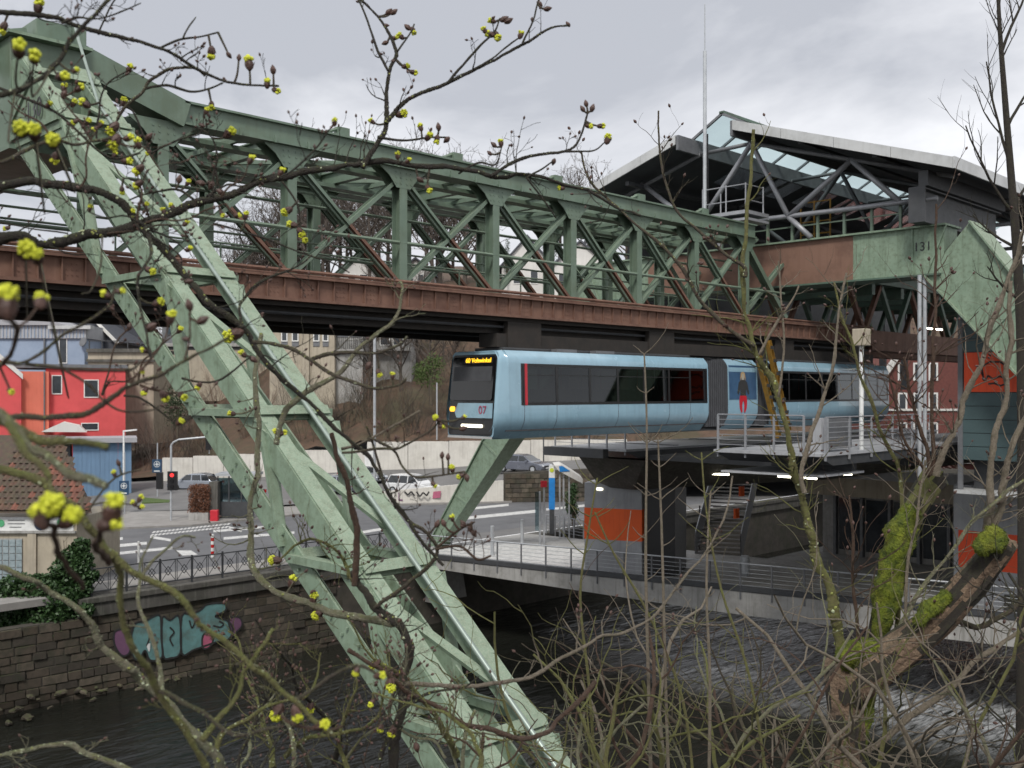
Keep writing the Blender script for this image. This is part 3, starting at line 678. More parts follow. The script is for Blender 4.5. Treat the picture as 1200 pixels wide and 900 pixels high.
for i, u in enumerate(PAN):
    MB().ibeam((u, VN+.31, 6.16), (u, VF-.31, 6.16), .2, .36, .03).build('cross_beam', 'green', tr)
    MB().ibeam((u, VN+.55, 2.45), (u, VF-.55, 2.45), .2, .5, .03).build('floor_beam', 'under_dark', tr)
    for s, v in ((1, VN), (-1, VF)):          # haunch plates from post to cross beam
        b = MB(); b.prism([(u-.012, v+s*.31, 5.98), (u-.012, v+s*.85, 5.98), (u-.012, v+s*.31, 5.4)], (.024,0,0)); b.build('haunch', 'green', tr)
    if i < len(PAN)-1:
        u2 = PAN[i+1]
        MB().beam((u, VN+.3, 6.3), (u2, VF-.3, 6.3), .14, .1).build('wind_brace', 'green', tr)
        MB().beam((u, VF-.3, 6.18), (u2, VN+.3, 6.18), .14, .1).build('wind_brace', 'green', tr)
        MB().beam((u, VN+.55, 2.5), (u2, VF-.55, 2.5), .12, .1).build('floor_brace', 'under_dark', tr)
        for k in range(1, 3): MB().box(u+k*1.1-.05, u+k*1.1+.05, VN+.3, VF-.3, 5.98, 6.1).build('purlin', 'green', tr)
for v in (22.35, 24.45): MB().box(8.4, 34.6, v-.2, v+.2, 5.86, 5.97).build('lateral_plate', 'green', tr)
for v, h in ((22.6, 5.2), (24.2, 5.2), (23.4, 5.05)): MB().tube([(5, v, h), (36.5, v, h)], .035, 6).build('tie_rod', 'green', tr)
# walkway lamps / brackets sitting on the near chord
for u in (15.3, 19.2, 23.4, 27.6, 31.4):
    b = MB(); b.tube([(u-.5, VN, 6.47), (u, VN, 6.68), (u+.15, VN, 6.7)], .05, 6); b.box(u-.05, u+.3, VN-.1, VN+.1, 6.47, 6.72); b.build('chord_bracket', 'green', tr)
# middle catwalk seen through the truss
MB().box(-10, 40, 22.6, 24.2, 2.84, 2.9).build('catwalk', 'steel_dark', tr)
for k in (22.6, 24.2): MB().tube([(-10, k, 3.9), (40, k, 3.9)], .03, 5).build('catwalk_rail', 'green', tr)
for k in range(16): MB().tube([(-6+k*2.8, 24.2, 2.9), (-6+k*2.8, 24.2, 3.9)], .025, 5).build('catwalk_post', 'green', tr)
# previous span, mostly out of the picture at the left
tp = thing('railway_truss', 'end of the next truss span left of support 130', 'bridge truss', (-5, 23.4, 5.8))
for v in (VN, VF):
    MB().beam((5.3, v, 6.16), (7.7, v, 6.95), .6, .58).build('end_chord', 'green', tp)
    MB().box(-25, 5.4, v-.3, v+.3, 5.87, 6.47).build('top_chord', 'green', tp)
    for k in range(5):
        u = 5.2 - 3.31*k; MB().box(u-.18, u+.18, v-.17, v+.17, 2.84, 5.86).build('post', 'rust' if k == 0 else 'green', tp)
    MB().tube([(-25, v-.12, 3.98), (7.5, v-.12, 3.98)], .055, 6).build('hand_rail', 'green', tp)

# ---------------------------------------------------------------- support 130: portal with lattice legs
s130 = thing('support_frame', 'pale green lattice support leg numbered 130 leaning across the river', 'bridge support', (8, 3.4, -8.6))
def leg130(side):                             # side -1: towards the camera
    mid = 23.4
    fv = (lambda v: v) if side < 0 else (lambda v: 2*mid - v)
    tB, bB, tC, bC = (7.16, 19.6, 5.93), (7.52, 4.2, -6.87), (8.44, 19.6, 5.93), (8.56, 4.2, -6.87)
    def P(t, face, uu):                        # t 0 top .. 1 foot, face 0 upper / 1 lower, uu 0 left / 1 right
        h = 5.93 - 12.8*t; v = 12.46 + 1.203*h
        if face: v += 2.5 - 1.35*min(1, t/.82)
        u0 = 7.16 + .36*t; u1 = 8.44 + .12*t
        if side > 0: h = h
        return Vector((u0 + (u1-u0)*uu, fv(v), h))
    for face in (0, 1):
        for uu in (0, 1):
            p, q = P(-.03, face, uu), P(1.0, face, uu); s = (1 if uu == 0 else -1)
            b = MB(); m = 'green_lichen'
            # chord: wide plate on the outer face plus a web, like a channel
            n = Vector((0, (-1 if face == 0 else 1)*(1 if side < 0 else -1), 0)); upv = (q-p).normalized().cross(Vector((1,0,0))).normalized()
            if upv.y * n.y < 0: upv = -upv
            wdt = .26 if uu == 0 else .34
            off = Vector((s*wdt/2, 0, 0))
            b.beam(p+off, q+off, wdt, .03, up=upv, w2=wdt*.85)
            b.beam(p+Vector((s*.015,0,0))-upv*.18, q+Vector((s*.015,0,0))-upv*.15, .03, .34, up=upv, h2=.28)
            b.beam(p+Vector((s*(wdt-.02),0,0))-upv*.08, q+Vector((s*(wdt*.85-.02),0,0))-upv*.07, .02, .14, up=upv, h2=.1)
            b.build('chord', m, s130)
    ts = [.0, .085, .32, .485, .63, .755, .87, .965]
    for i, t0 in enumerate(ts):
        for face in (0, 1):
            p, q = P(t0, face, 0), P(t0, face, 1)
            b = MB(); b.ibeam(p+Vector((.02,0,0)), q-Vector((.02,0,0)), .15, .15, .02, up=(0, -1, .8)); b.build('strut', 'green_lichen', s130)
        for uu in (0, 1):
            if i > 0: MB().beam(P(t0, 0, uu), P(t0, 1, uu), .1, .16, up=(1,0,0)).build('strut', 'green_lichen', s130)
        if i < len(ts)-1:
            t1 = ts[i+1]; tm = (t0+t1)/2
            for uu in (0, 1):
                MB().beam(P(t0+.01, 0, uu), P(t1-.01, 1, uu), .06, .14, up=(1,0,0)).build('lacing', 'green_lichen', s130)
                for tt, f in ((t0, 0),):   # gusset plates where the lacing meets the chords
                    c = P(tt, f, uu); a = (P(tt+.02, f, uu) - c).normalized()*.22; e = (P(tt, 1-f, uu) - c).normalized()*.34
                    MB().prism([tuple(c-a), tuple(c+a), tuple(c+a*.4+e), tuple(c-a*.4+e)], ((.02 if uu else -.02), 0, 0)).build('gusset', 'green_lichen', s130)
            MB().beam(P(t0+.01, 0, 0)+Vector((0,0,-.06)), P(t1-.01, 0, 1)+Vector((0,0,-.06)), .12, .05, up=(0,-1,.8)).build('lacing', 'green_lichen', s130)
            MB().beam(P(t1-.01, 1, 0), P(t0+.01, 1, 1), .11, .05, up=(0,-1,.8)).build('lacing', 'green_lichen', s130)
    # rivet rows along the visible chord webs
    b = MB()
    for k in range(150):
        t = k/150
        c = P(t, 1, 0)
        if k % 10 < 7: b.box(c.x-.03, c.x-.002, c.y-.03-.22*(k % 2), c.y-.22*(k % 2), c.z-.015, c.z+.015)
        c = P(t, 0, 1)
        if k % 10 < 7: b.box(c.x-.32, c.x-.29, c.y-.05, c.y-.005, c.z+.02, c.z+.06)
    b.build('rivet', 'green_lichen', s130, kind='stuff')
    return P
PL = leg130(-1); leg130(1)
# conduit down the middle of the upper face
pts = [Vector((8.3, 20.95, 7.45)), Vector((8.25, 20.3, 7.2)), PL(-.02, 0, .62)+Vector((0,-.5,.45))] + [PL(t, 0, .62)+Vector((0,-.1,.12)) for t in np.linspace(.06, 1, 14)]
MB().tube(pts, .03, 8).build('conduit', 'steel_green', s130, smooth=True)
# head: beam across, brown in the middle like the other portal
MB().box(7.1, 8.5, 20.5, 26.3, 4.7, 6.8).build('head_beam', 'green', s130, bevel=.02)
MB().box(7.0, 8.6, 20.3, 26.5, 6.8, 6.86).build('head_flange', 'green_lichen', s130)
MB().box(7.05, 8.55, 20.4, 26.4, 4.63, 4.7).build('head_flange', 'green', s130)
for uu, du in ((0, -.03), (1, .03)): MB().prism([tuple(PL(-.03,0,uu)), tuple(PL(.1,0,uu)), tuple(PL(.1,1,uu)), tuple(PL(-.03,1,uu))], (du,0,0)).build('side_plate', 'green_lichen', s130)
for side, v0, v1 in ((-1, 2.6, 5.6), (1, 41.2, 44.2)):
    MB().hexa([(6.4,v0,-10.5),(9.6,v0,-10.5),(9.6,v1,-10.5),(6.4,v1,-10.5)], [(6.8,v0+.5,-6.6),(9.2,v0+.5,-6.6),(9.2,v1-.4,-6.6),(6.8,v1-.4,-6.6)]).build('footing', 'concrete', s130)
def text3(name, body, origin, right, up, size, m, parent, thick=.004):
    cu = bpy.data.curves.new(name, 'FONT'); cu.body = body; cu.size = size; cu.extrude = thick; cu.align_x = 'CENTER'; cu.align_y = 'CENTER'
    tmp = bpy.data.objects.new(name, cu); col.objects.link(tmp)
    me = bpy.data.meshes.new_from_object(tmp.evaluated_get(bpy.context.evaluated_depsgraph_get())); me.name = name
    bpy.data.objects.remove(tmp)
    r = Vector(right).normalized(); u_ = Vector(up).normalized(); n = r.cross(u_)
    T = Matrix((( r.x,u_.x,n.x,origin[0]), (r.y,u_.y,n.y,origin[1]), (r.z,u_.z,n.z,origin[2]+ZC), (0,0,0,1)))
    rt = parent
    while rt.parent: rt = rt.parent
    T = Matrix.Translation(-rt.location) @ T
    me.transform(T); me.materials.clear(); me.materials.append(M[m])
    o = bpy.data.objects.new(name, me); col.objects.link(o); o.parent = parent
    return o
text3('number', '130', (7.11, 19.35, 5.15), (0,-1,0), (0,0,1), .5, 'black', s130)

# ---------------------------------------------------------------- support 131: plated station portal
s131 = thing('support_frame', 'plated station portal numbered 131, its cross beam brown and green', 'bridge support', (37.6, 44, -8.6))
KN, KF, BT, BB = 15.0, 31.8, 6.05, 4.34
for (v0, v1, m_) in ((KN, 18.48, 'green_lichen'), (18.482, 28.32, 'rust_smooth'), (28.322, KF, 'green_lichen')):
    b = MB(); b.box(37.3, 38.5, v0, v1, BB, BT); b.build('beam_section', m_, s131)
b = MB(); b.box(37.15, 38.65, KN-.1, KF+.1, BT+.001, BT+.07); b.build('top_flange', 'green_lichen', s131)
b = MB(); b.box(37.18, 38.62, KN+.1, KF-.1, BB-.07, BB-.001); b.build('bottom_flange', 'green_dark', s131)
for v in (16.15, 29.9): MB().box(37.24, 37.298, v-.02, v+.02, BB, BT).build('stiffener', 'green_lichen', s131)
text3('number', '131', (37.285, 15.78, 5.35), (0,-1,0), (0,0,1), .46, 'black', s131)
for sgn, k, foot in ((-1, KN, (37.9, 4.0, -8.9)), (1, KF, (37.9, 43.6, -8.9))):
    a = sgn                                   # direction away from the track
    top_o = (k + a*.1, BT); top_i = (k - a*.05, BB)
    # leg: plated box tapering to the foot
    o0, o1 = (k + a*.9, BT+.02), (foot[1] + a*.55, foot[2])
    i0, i1 = (k - a*.65, BB-.05), (foot[1] - a*.25, foot[2])
    wt_, wb_ = .75, .4
    q = lambda w, p: [(37.9-w, p[0], p[1]), (37.9+w, p[0], p[1])]
    def plate(name, pa, pb, wa, wb, th, m_='green_lichen'):
        A = [(37.9-wa, pa[0], pa[1]), (37.9+wa, pa[0], pa[1]), (37.9+wb, pb[0], pb[1]), (37.9-wb, pb[0], pb[1])]
        d_ = Vector((0, pb[0]-pa[0], pb[1]-pa[1])).normalized(); n = Vector((1,0,0)).cross(d_) * th
        MB().prism(A, tuple(n)).build(name, m_, s131)
    plate('flange', o0, o1, wt_, wb_, .06 if sgn > 0 else -.06); plate('flange', i0, i1, wt_, wb_, -.06 if sgn > 0 else .06)
    for s in (-1, 1):
        wa, wb = (wt_-.16)*s, (wb_-.1)*s
        MB().prism([(37.9+wa, i0[0], i0[1]), (37.9+wa, o0[0], o0[1]), (37.9+wb, o1[0], o1[1]), (37.9+wb, i1[0], i1[1])], (.03, 0, 0)).build('web', 'green_lichen', s131)
    for tt in (.18, .38, .58, .78):
        pi = (i0[0]+(i1[0]-i0[0])*tt, i0[1]+(i1[1]-i0[1])*tt); po = (o0[0]+(o1[0]-o0[0])*tt, o0[1]+(o1[1]-o0[1])*tt); w = wt_+(wb_-wt_)*tt
        MB().beam((37.9-w+.1, pi[0], pi[1]), (37.9-w+.1, po[0], po[1]), .12, .03, up=(1,0,0)).build('rib', 'green_lichen', s131)
    # knee plates, crease lines of the photo
    MB().beam((37.26, k+a*.1, BT), (37.26, k-a*.6, BB), .05, .08, up=(1,0,0)).build('knee_edge', 'green_lichen', s131)
    MB().hexa([(36.6,foot[1]-1.1,-11.5),(39.2,foot[1]-1.1,-11.5),(39.2,foot[1]+1.3,-11.5),(36.6,foot[1]+1.3,-11.5)], [(36.9,foot[1]-.8,-8.9),(38.9,foot[1]-.8,-8.9),(38.9,foot[1]+1,-8.9),(36.9,foot[1]+1,-8.9)]).build('footing', 'concrete', s131)
# railing on the beam
br = thing('beam_railing', 'thin pale green railing standing on the station cross beam', 'railing', (37.4, 20, BT+.07))
for k in range(9): MB().box(37.35, 37.45, 16.6+k*1.12, 16.7+k*1.12, BT+.07, BT+1.15).build('post', 'green', br)
for z in (.62, 1.1): MB().box(37.37, 37.43, 16.6, 25.7, BT+z, BT+z+.05).build('bar', 'green', br)
yr = thing('ladder_cage', 'yellow ladder cage standing on the station cross beam', 'ladder', (38.2, 20.5, BT+.07))
for a in (19.9, 20.6, 21.2):
    MB().tube([(38.2, a, BT+.07), (38.2, a, BT+1.75)], .035, 6).build('upright', 'yellow', yr)
for z in (.4, .9, 1.3, 1.7): MB().tube([(38.2, 19.9, BT+z), (38.2, 21.2, BT+z)], .028, 6).build('rung', 'yellow', yr)

# ---------------------------------------------------------------- the train
TU0 = 19.85; TV0, TV1 = 20.3, 22.5
FL, SI, WT, RT = -1.32, -.36, .83, 1.2       # underside, window sill, window top, roof edge
def prof(h):                                  # half width of the body at height h
    if h < -.7: 
        a = (h - FL)/(-.7 - FL); return .72 + .38*math.sin(max(0, a)*math.pi/2)
    if h > .9: 
        a = (h - .9)/(RT - .9); return 1.07 - .20*(1-math.cos(min(1, a)*math.pi/2))
    return 1.10 - .03*max(0, (h+.2))/1.1
def section(lst_h, closed_bottom=False): return [(prof(h), h) for h in lst_h]
VM = (TV0+TV1)/2
low = [FL, FL+.05, FL+.12, FL+.22, FL+.34, FL+.48, -.7, -.55, SI]; upp = [WT, .95, 1.02, 1.09, 1.14, 1.18, RT]
tn = thing('suspension_train', 'light blue suspension railway train hanging under the track with amber display', 'train', (30, VM, FL))
def skin(name, hs, u0, u1, m_, parent, front=None, n=1):
    """both side strips of the body between two heights, lofted lengthwise"""
    for sg in (-1, 1):
        b = MB(); vs = []; us = np.linspace(u0, u1, n+1)
        for u in us:
            for h in hs: vs.append((u, VM + sg*prof(h), h))
        k = len(hs)
        fs = [(i*k+j, (i+1)*k+j, (i+1)*k+j+1, i*k+j+1) if sg < 0 else (i*k+j+1, (i+1)*k+j+1, (i+1)*k+j, i*k+j) for i in range(n) for j in range(k-1)]
        b.add(vs, fs); o = b.build(name, m_, parent, smooth=True)
    return o
def car_section(u0, u1, pill, cab):
    bo = skin('lower_body', low, u0 + (.5 if cab else 0), u1, 'blue_train', tn)
    ro = skin('upper_body', upp, u0 + (.5 if cab else 0), u1, 'blue_train', tn)
    b = MB(); ua = u0 + (.5 if cab else 0)
    b.add([(ua, VM-prof(FL), FL), (u1, VM-prof(FL), FL), (u1, VM+prof(FL), FL), (ua, VM+prof(FL), FL)], [(0,3,2,1)]); b.build('underside', 'blue_train_deep', tn)
    b = MB(); b.add([(ua, VM-prof(RT), RT), (u1, VM-prof(RT), RT), (u1, VM+prof(RT), RT), (ua, VM+prof(RT), RT)], [(0,1,2,3)]); b.build('roof', 'train_grey', tn)
    b = MB(); b.box(u0+.5, u1, VM-.95, VM+.95, -1.1, -1.05); b.build('floor', 'interior_floor', tn)
    b = MB(); b.box(ua, u1-.02, VM-.9, VM+.9, .98, 1.02); b.build('ceiling', 'interior', tn)
    for ue in (u1,):
        b = MB(); hs = low + upp
        for j in range(len(hs)-1): b.add([(ue, VM-prof(hs[j]), hs[j]), (ue, VM+prof(hs[j]), hs[j]), (ue, VM+prof(hs[j+1]), hs[j+1]), (ue, VM-prof(hs[j+1]), hs[j+1])], [(0,1,2,3)])
        b.build('end_wall', 'train_grey', tn)
    w0 = u0 + (1.02 if cab else .15)
    for sg in (-1, 1):
        yo = lambda h, e=0: VM + sg*(prof(h)+e)
        # black band frame, posts between the panes
        for uu, wd_ in [(w0, .07)] + [(p, .10) for p in pill] + [(u1-.12, .1)]:
            MB().hexa([(uu-wd_/2, yo(SI,-.05), SI), (uu+wd_/2, yo(SI,-.05), SI), (uu+wd_/2, yo(SI,.004), SI), (uu-wd_/2, yo(SI,.004), SI)],
                      [(uu-wd_/2, yo(WT,-.05), WT), (uu+wd_/2, yo(WT,-.05), WT), (uu+wd_/2, yo(WT,.004), WT), (uu-wd_/2, yo(WT,.004), WT)]).build('window_post', 'black', tn)
        for hz in (SI+.03, WT-.05):
            MB().box(w0, u1-.1, min(yo(hz,.005), yo(hz,-.03)), max(yo(hz,.005), yo(hz,-.03)), hz-.035, hz+.045).build('window_rail', 'black', tn)
        # blue end panel beside the last window
        MB().add([(u1-.08, yo(SI), SI), (u1, yo(SI), SI), (u1, yo(WT), WT), (u1-.08, yo(WT), WT)], [(0,1,2,3) if sg < 0 else (3,2,1,0)]).build('corner_panel', 'blue_train', tn)
        if cab:
            MB().add([(ua, yo(SI), SI), (w0-.03, yo(SI), SI), (w0-.03, yo(WT), WT), (ua, yo(WT), WT)], [(0,1,2,3) if sg < 0 else (3,2,1,0)]).build('cab_panel', 'blue_train', tn)
        edges = [w0] + list(pill) + [u1-.12]
        for a, c in zip(edges, edges[1:]):
            MB().add([(a, yo(SI,-.004), SI), (c, yo(SI,-.004), SI), (c, yo(WT,-.004), WT), (a, yo(WT,-.004), WT)], [(0,1,2,3)]).build('window', 'train_glass', tn)
            if c - a > 1: MB().box(a, c, min(yo(.5,.003), yo(.5,-.02)), max(yo(.5,.003), yo(.5,-.02)), .49, .515).build('window_bar', 'black', tn)
    return bo
P1 = [20.98, 22.35, 23.85, 25.2, 26.55, 27.9, 29.1]
UE1 = 30.2
body1 = car_section(TU0, UE1, P1, True)
# red door stripe and door seam on both sides
for sg in (-1, 1):
    yo = lambda h, e: VM + sg*(prof(h)+e)
    MB().hexa([(20.99, yo(SI,.0), SI), (21.09, yo(SI,.0), SI), (21.09, yo(SI,.012), SI), (20.99, yo(SI,.012), SI)], [(20.99, yo(WT,.0), WT), (21.09, yo(WT,.0), WT), (21.09, yo(WT,.012), WT), (20.99, yo(WT,.012), WT)]).build('door_stripe', 'red_trim', tn)
    for uu in (20.96, 22.33, 25.2, 27.9, 29.1):
        b = MB()
        for a, c in zip(low[3:], low[4:]): b.hexa([(uu, yo(a,-.01), a), (uu+.016, yo(a,-.01), a), (uu+.016, yo(a,.003), a), (uu, yo(a,.003), a)], [(uu, yo(c,-.01), c), (uu+.016, yo(c,-.01), c), (uu+.016, yo(c,.003), c), (uu, yo(c,.003), c)])
        b.build('panel_seam', 'train_grey', tn)
# cab: rings shrinking to a raked front with rounded corners
hs = low + [-.1, .15, .4, .6] + upp
def ring(u, k, tuck):
    r = []
    for h in hs:
        rake = .22*max(0, (h-(-.5)))/1.7 if u < TU0+.4 else .22*max(0, (h+.5))/1.7*max(0, (TU0+.5-u)/.5)
        r.append((u + rake, VM - prof(h)*k, h if abs(h) < 1.0 else h*(1-tuck)))
    for h in reversed(hs):
        rake = .22*max(0, (h-(-.5)))/1.7*max(0, min(1, (TU0+.5-u)/.1))
        r.append((u + rake, VM + prof(h)*k, h if abs(h) < 1.0 else h*(1-tuck)))
    return r
b = MB(); rings = [ring(TU0+.5, 1, 0), ring(TU0+.3, .985, .0), ring(TU0+.12, .955, .008), ring(TU0+.04, .93, .02), ring(TU0, .90, .035)]
n = len(rings[0])
b.add([p for r in rings for p in r], [(i*n+(j+1) % n, i*n+j, (i+1)*n+j, (i+1)*n+(j+1) % n) for i in range(len(rings)-1) for j in range(n)])
cab = b.build('cab_shell', 'blue_train', tn, smooth=True)
def front_pt(a, h, e=0):                       # a -1 .. 1 across the nose
    return (TU0 + .22*max(0, (h+.5))/1.7 - e, VM + a*.99, h)
def fpoly(name, pts, e, m_, parent, th=.02):
    return MB().prism([front_pt(a, h, e) for a, h in pts], (-th, 0, 0)).build(name, m_, parent)
def rrect(a0, a1, h0, h1, r=.09):
    o = []
    for (ca, chh, s) in ((a1-r, h1-r, 0), (a0+r, h1-r, 90), (a0+r, h0+r, 180), (a1-r, h0+r, 270)):
        for k in range(5): an = R_(s + k*22.5); o.append((ca + r*math.cos(an), chh + r*math.sin(an)))
    return o
fpoly('front_backing', rrect(-.96, .96, FL+.05, RT-.03, .12), -.03, 'blue_train', tn, .012)
fr_ = fpoly('front_mask', rrect(-.92, .92, -1.22, 1.08, .11), -.015, 'black', tn, .018)
fpoly('windscreen', rrect(-.88, .88, -.22, 1.02, .08), .006, 'black_gloss', tn, .012)
fpoly('sun_blind', [(-.8,.33), (.8,.33), (.8,.74), (-.8,.74)], .0195, 'train_grey', tn, .004)
fpoly('destination_display', [(-.8,.83), (.38,.83), (.38,.99), (-.8,.99)], .0195, 'black', tn, .006)
text3('destination_text', '60 Vohwinkel', (TU0 + .22*(.91+.5)/1.7 - .028, VM-.2, .91), (0,-1,0), (.12,0,1), .19, 'led_amber', tn, .003)
fpoly('front_panel', [(-.94,-.72), (.55,-.72), (.62,-.55), (.5,-.3), (-.94,-.3)], .006, 'blue_train', tn, .012)
text3('car_number', '07', (TU0 - .022, VM-.55, -.5), (0,-1,0), (0,0,1), .33, 'number_red', tn, .003)
fpoly('headlight', rrect(-.55, .35, -.99, -.9, .04), .006, 'head_lamp', tn, .012)
fpoly('indicator', rrect(.62, .84, -.55, -.4, .06), .006, 'amber_lamp', tn, .012)
fpoly('front_lip', [(-.93,-1.30), (.93,-1.30), (.93,-1.235), (-.93,-1.235)], .006, 'fascia', tn, .012)
# gangway bellows and short middle section
def bellows(u0, u1):
    b = MB(); k = 9
    for i in range(k):
        a = u0 + (u1-u0)*i/k; b.box(a, a+(u1-u0)/k*.55, VM-1.0, VM+1.0, FL+.12, RT-.08); b.box(a+(u1-u0)/k*.55, a+(u1-u0)/k, VM-.93, VM+.93, FL+.18, RT-.13)
    b.build('bellows', 'train_grey', tn)
bellows(30.22, 31.4)
hsall = low + [.2, .5] + upp
skin('middle_body', hsall, 31.42, 33.4, 'blue_train', tn)
for ue in (31.42, 33.4):
    b = MB()
    for a, c in zip(hsall, hsall[1:]): b.add([(ue, VM-prof(a), a), (ue, VM+prof(a), a), (ue, VM+prof(c), c), (ue, VM-prof(c), c)], [(0,1,2,3)])
    b.build('end_wall', 'train_grey', tn)
# poster on the middle section: dark blue ground, a plain figure in a black top and red trousers
def side_poly(name, pts, e, m_, parent):
    q = [(a, VM - prof(h) - e, h) for a, h in pts]
    return MB().prism(q, (0, -.004, 0)).build(name, m_, parent)
side_poly('poster', [(31.5,-.25), (33.32,-.25), (33.32,.3), (33.32,.98), (31.5,.98), (31.5,.3)], .006, 'poster_navy', tn)
def fig(pts, e, m_): side_poly('poster_figure', [(32.4+a*.62, h*.62-.02) for a, h in pts], e, m_, tn)
fig([(-.62,.0), (-.5,-.1), (-.3,.25), (-.3,-.15), (.3,-.15), (.32,.25), (.55,-.12), (.66,.0), (.45,.62), (.22,.78), (-.22,.78), (-.45,.62)], .012, 'black_paint')
fig([(-.1,.76), (.1,.76), (.12,.85), (.17,1.0), (.1,1.16), (-.1,1.16), (-.17,1.0), (-.12,.85)], .012, 'beige')
fig([(-.14,1.0), (-.24,.7), (-.28,.9), (-.2,1.18), (0,1.26), (.2,1.18), (.28,.9), (.24,.7), (.14,1.0), (.1,1.14), (-.1,1.14)], .013, 'hair_blond')
fig([(-.34,-.14), (.34,-.14), (.42,-.5), (.36,-.9), (.2,-1.15), (.08,-1.1), (.12,-.7), (.0,-.4), (-.12,-.7), (-.08,-1.1), (-.2,-1.15), (-.36,-.9), (-.42,-.5)], .012, 'red_trim')
bellows(33.42, 34.4)
P3 = [35.7, 37.0, 38.3, 39.6, 40.9, 42.2, 43.3]
car_section(34.42, 44.4, P3, False)
# interior: seats and poles
for (ua, ub) in ((21.4, 29.6), (34.9, 43.9)):
    k = ua
    while k < ub:
        for sg in (-1, 1):
            b = MB(); y = VM + sg*.62
            b.box(k, k+.42, y-.32, y+.32, -.72, -.58).box(k, k+.07, y-.32, y+.32, -.58, .1); b.build('seat', 'red_seat' if rnd.random() < .12 else 'train_grey', tn)
        MB().tube([(k+.1, VM-.3, -1.05), (k+.1, VM-.3, .98)], .02, 5).build('grab_pole', 'red_trim' if rnd.random() < .3 else 'galv', tn)
        k += .95
# bogies gripping the rail, roof equipment
for u in (21.6, 28.3, 36.4, 42.6):
    b = MB(); b.box(u-.9, u+.9, VM-.35, VM+.35, 1.32, 1.6); b.box(u-.7, u+.7, VM-.5, VM-.3, 1.3, 2.05)
    b.cyl((u-.5, VM-.1, 1.62), (0,1,0), .2, .2); b.cyl((u+.5, VM-.1, 1.62), (0,1,0), .2, .2); b.build('bogie', 'under_dark', tn)
for u0, u1 in ((20.6, 29.8), (34.8, 44.0)): MB().box(u0, u1, VM-.6, VM+.6, 1.203, 1.3).build('roof_equipment', 'steel_dark', tn, bevel=.03)
MB().box(20.5, 44.2, VM-.45, VM+.3, 1.31, 1.7).build('shade_fill', 'under_dark', tn)  # long dark box added for the black shade between roof and girder
for u in (22.6, 24.4): MB().box(u, u+.9, VM-.86, VM-.62, 1.21, 1.3).build('roof_box', 'steel_mid', tn)
# ================================================================ the station
# access deck across the river at street level
E0, E1 = (34.9, 42.2), (42.6, 9.5)
def edge(t, off=0): return (E0[0] + (E1[0]-E0[0])*t + off, E0[1] + (E1[1]-E0[1])*t)
dk = thing('access_deck', 'pale concrete access deck crossing the river below the station', 'bridge deck', (45, 28, HR-1))
b = MB(); b.prism([(34.9,42.2,HR-.25), (42.6,9.5,HR-.25), (62,9.5,HR-.25), (62,28,HR-.25), (47,28,HR-.25), (45,VB+.5,HR-.25), (34.7,VB+.5,HR-.25)], (0,0,.25)); b.build('slab', 'concrete', dk)
for i in range(12):                            # deck planks running along the front part
    a, c = i/12*.36, (i+1)/12*.36
    p, q = edge(a, .35), edge(c, .35)
    b = MB(); b.prism([(p[0],p[1]-.015,HR+.003), (q[0],q[1]+.015,HR+.003), (q[0]+5.5,q[1]+.015,HR+.003), (p[0]+5.5,p[1]-.015,HR+.003)], (0,0,.05)); b.build('deck_plank', 'white_paint', dk)
for i in range(16):                            # fascia beam deepening towards mid-river
    a, c = i/16, (i+1)/16; p, q = edge(a, -.02), edge(c, -.02)
    d0, d1 = .42 + .6*min(1, a*1.9), .42 + .6*min(1, c*1.9)
    b = MB(); b.hexa([(p[0]-.16,p[1],HR-.12-d0), (q[0]-.16,q[1],HR-.12-d1), (q[0]+.3,q[1],HR-.12-d1), (p[0]+.3,p[1],HR-.12-d0)],
                     [(p[0]-.16,p[1],HR-.12), (q[0]-.16,q[1],HR-.12), (q[0]+.3,q[1],HR-.12), (p[0]+.3,p[1],HR-.12)]); b.build('fascia_beam', 'concrete', dk)
p, q = edge(0, -.22), edge(1, -.22)
MB().beam((p[0]+.2,p[1],HR+.02), (q[0]+.2,q[1],HR+.02), .42, .22).build('kerb_beam', 'steel_dark', dk)
for u0 in (45.5, 52, 60): MB().box(u0, u0+.6, 9.6, 27.8, HR-1.1, HR-.26).build('cross_girder', 'concrete_dark', dk)
for u0, v0 in ((60, 27), (60, 12)): MB().tube([(u0,v0,HW-1), (u0,v0,HR-.26)], .45, 14).build('pier', 'concrete', dk)
dr = thing('deck_railing', 'grey post and wire railing along the access deck edge', 'railing', (38, 28, HR))
for i in range(25):
    p = edge(i/24, -.2); MB().box(p[0]-.03, p[0]+.03, p[1]-.03, p[1]+.03, HR-.45, HR+1.12).build('post', 'steel_mid', dr)
for z, r in ((1.12,.035), (.9,.01), (.72,.01), (.54,.01), (.36,.01), (.18,.01)):
    p, q = edge(0, -.2), edge(1, -.2); MB().tube([(p[0],p[1],HR+z), (q[0],q[1],HR+z)], r, 6).build('top_rail' if r > .02 else 'wire', 'galv', dr)
for x, y, hgt in ((577,652,1.6), (612,640,1.5)):
    p = px(x, y, h=HR); tag(MB().tube([(p[0],p[1],HR+.05), (p[0],p[1],HR+hgt)], .1, 12).build('bollard', 'galv', bevel=.01), 'plain grey steel bollard standing on the white deck planks', 'bollard', 'bollards on the access deck')
MB().box
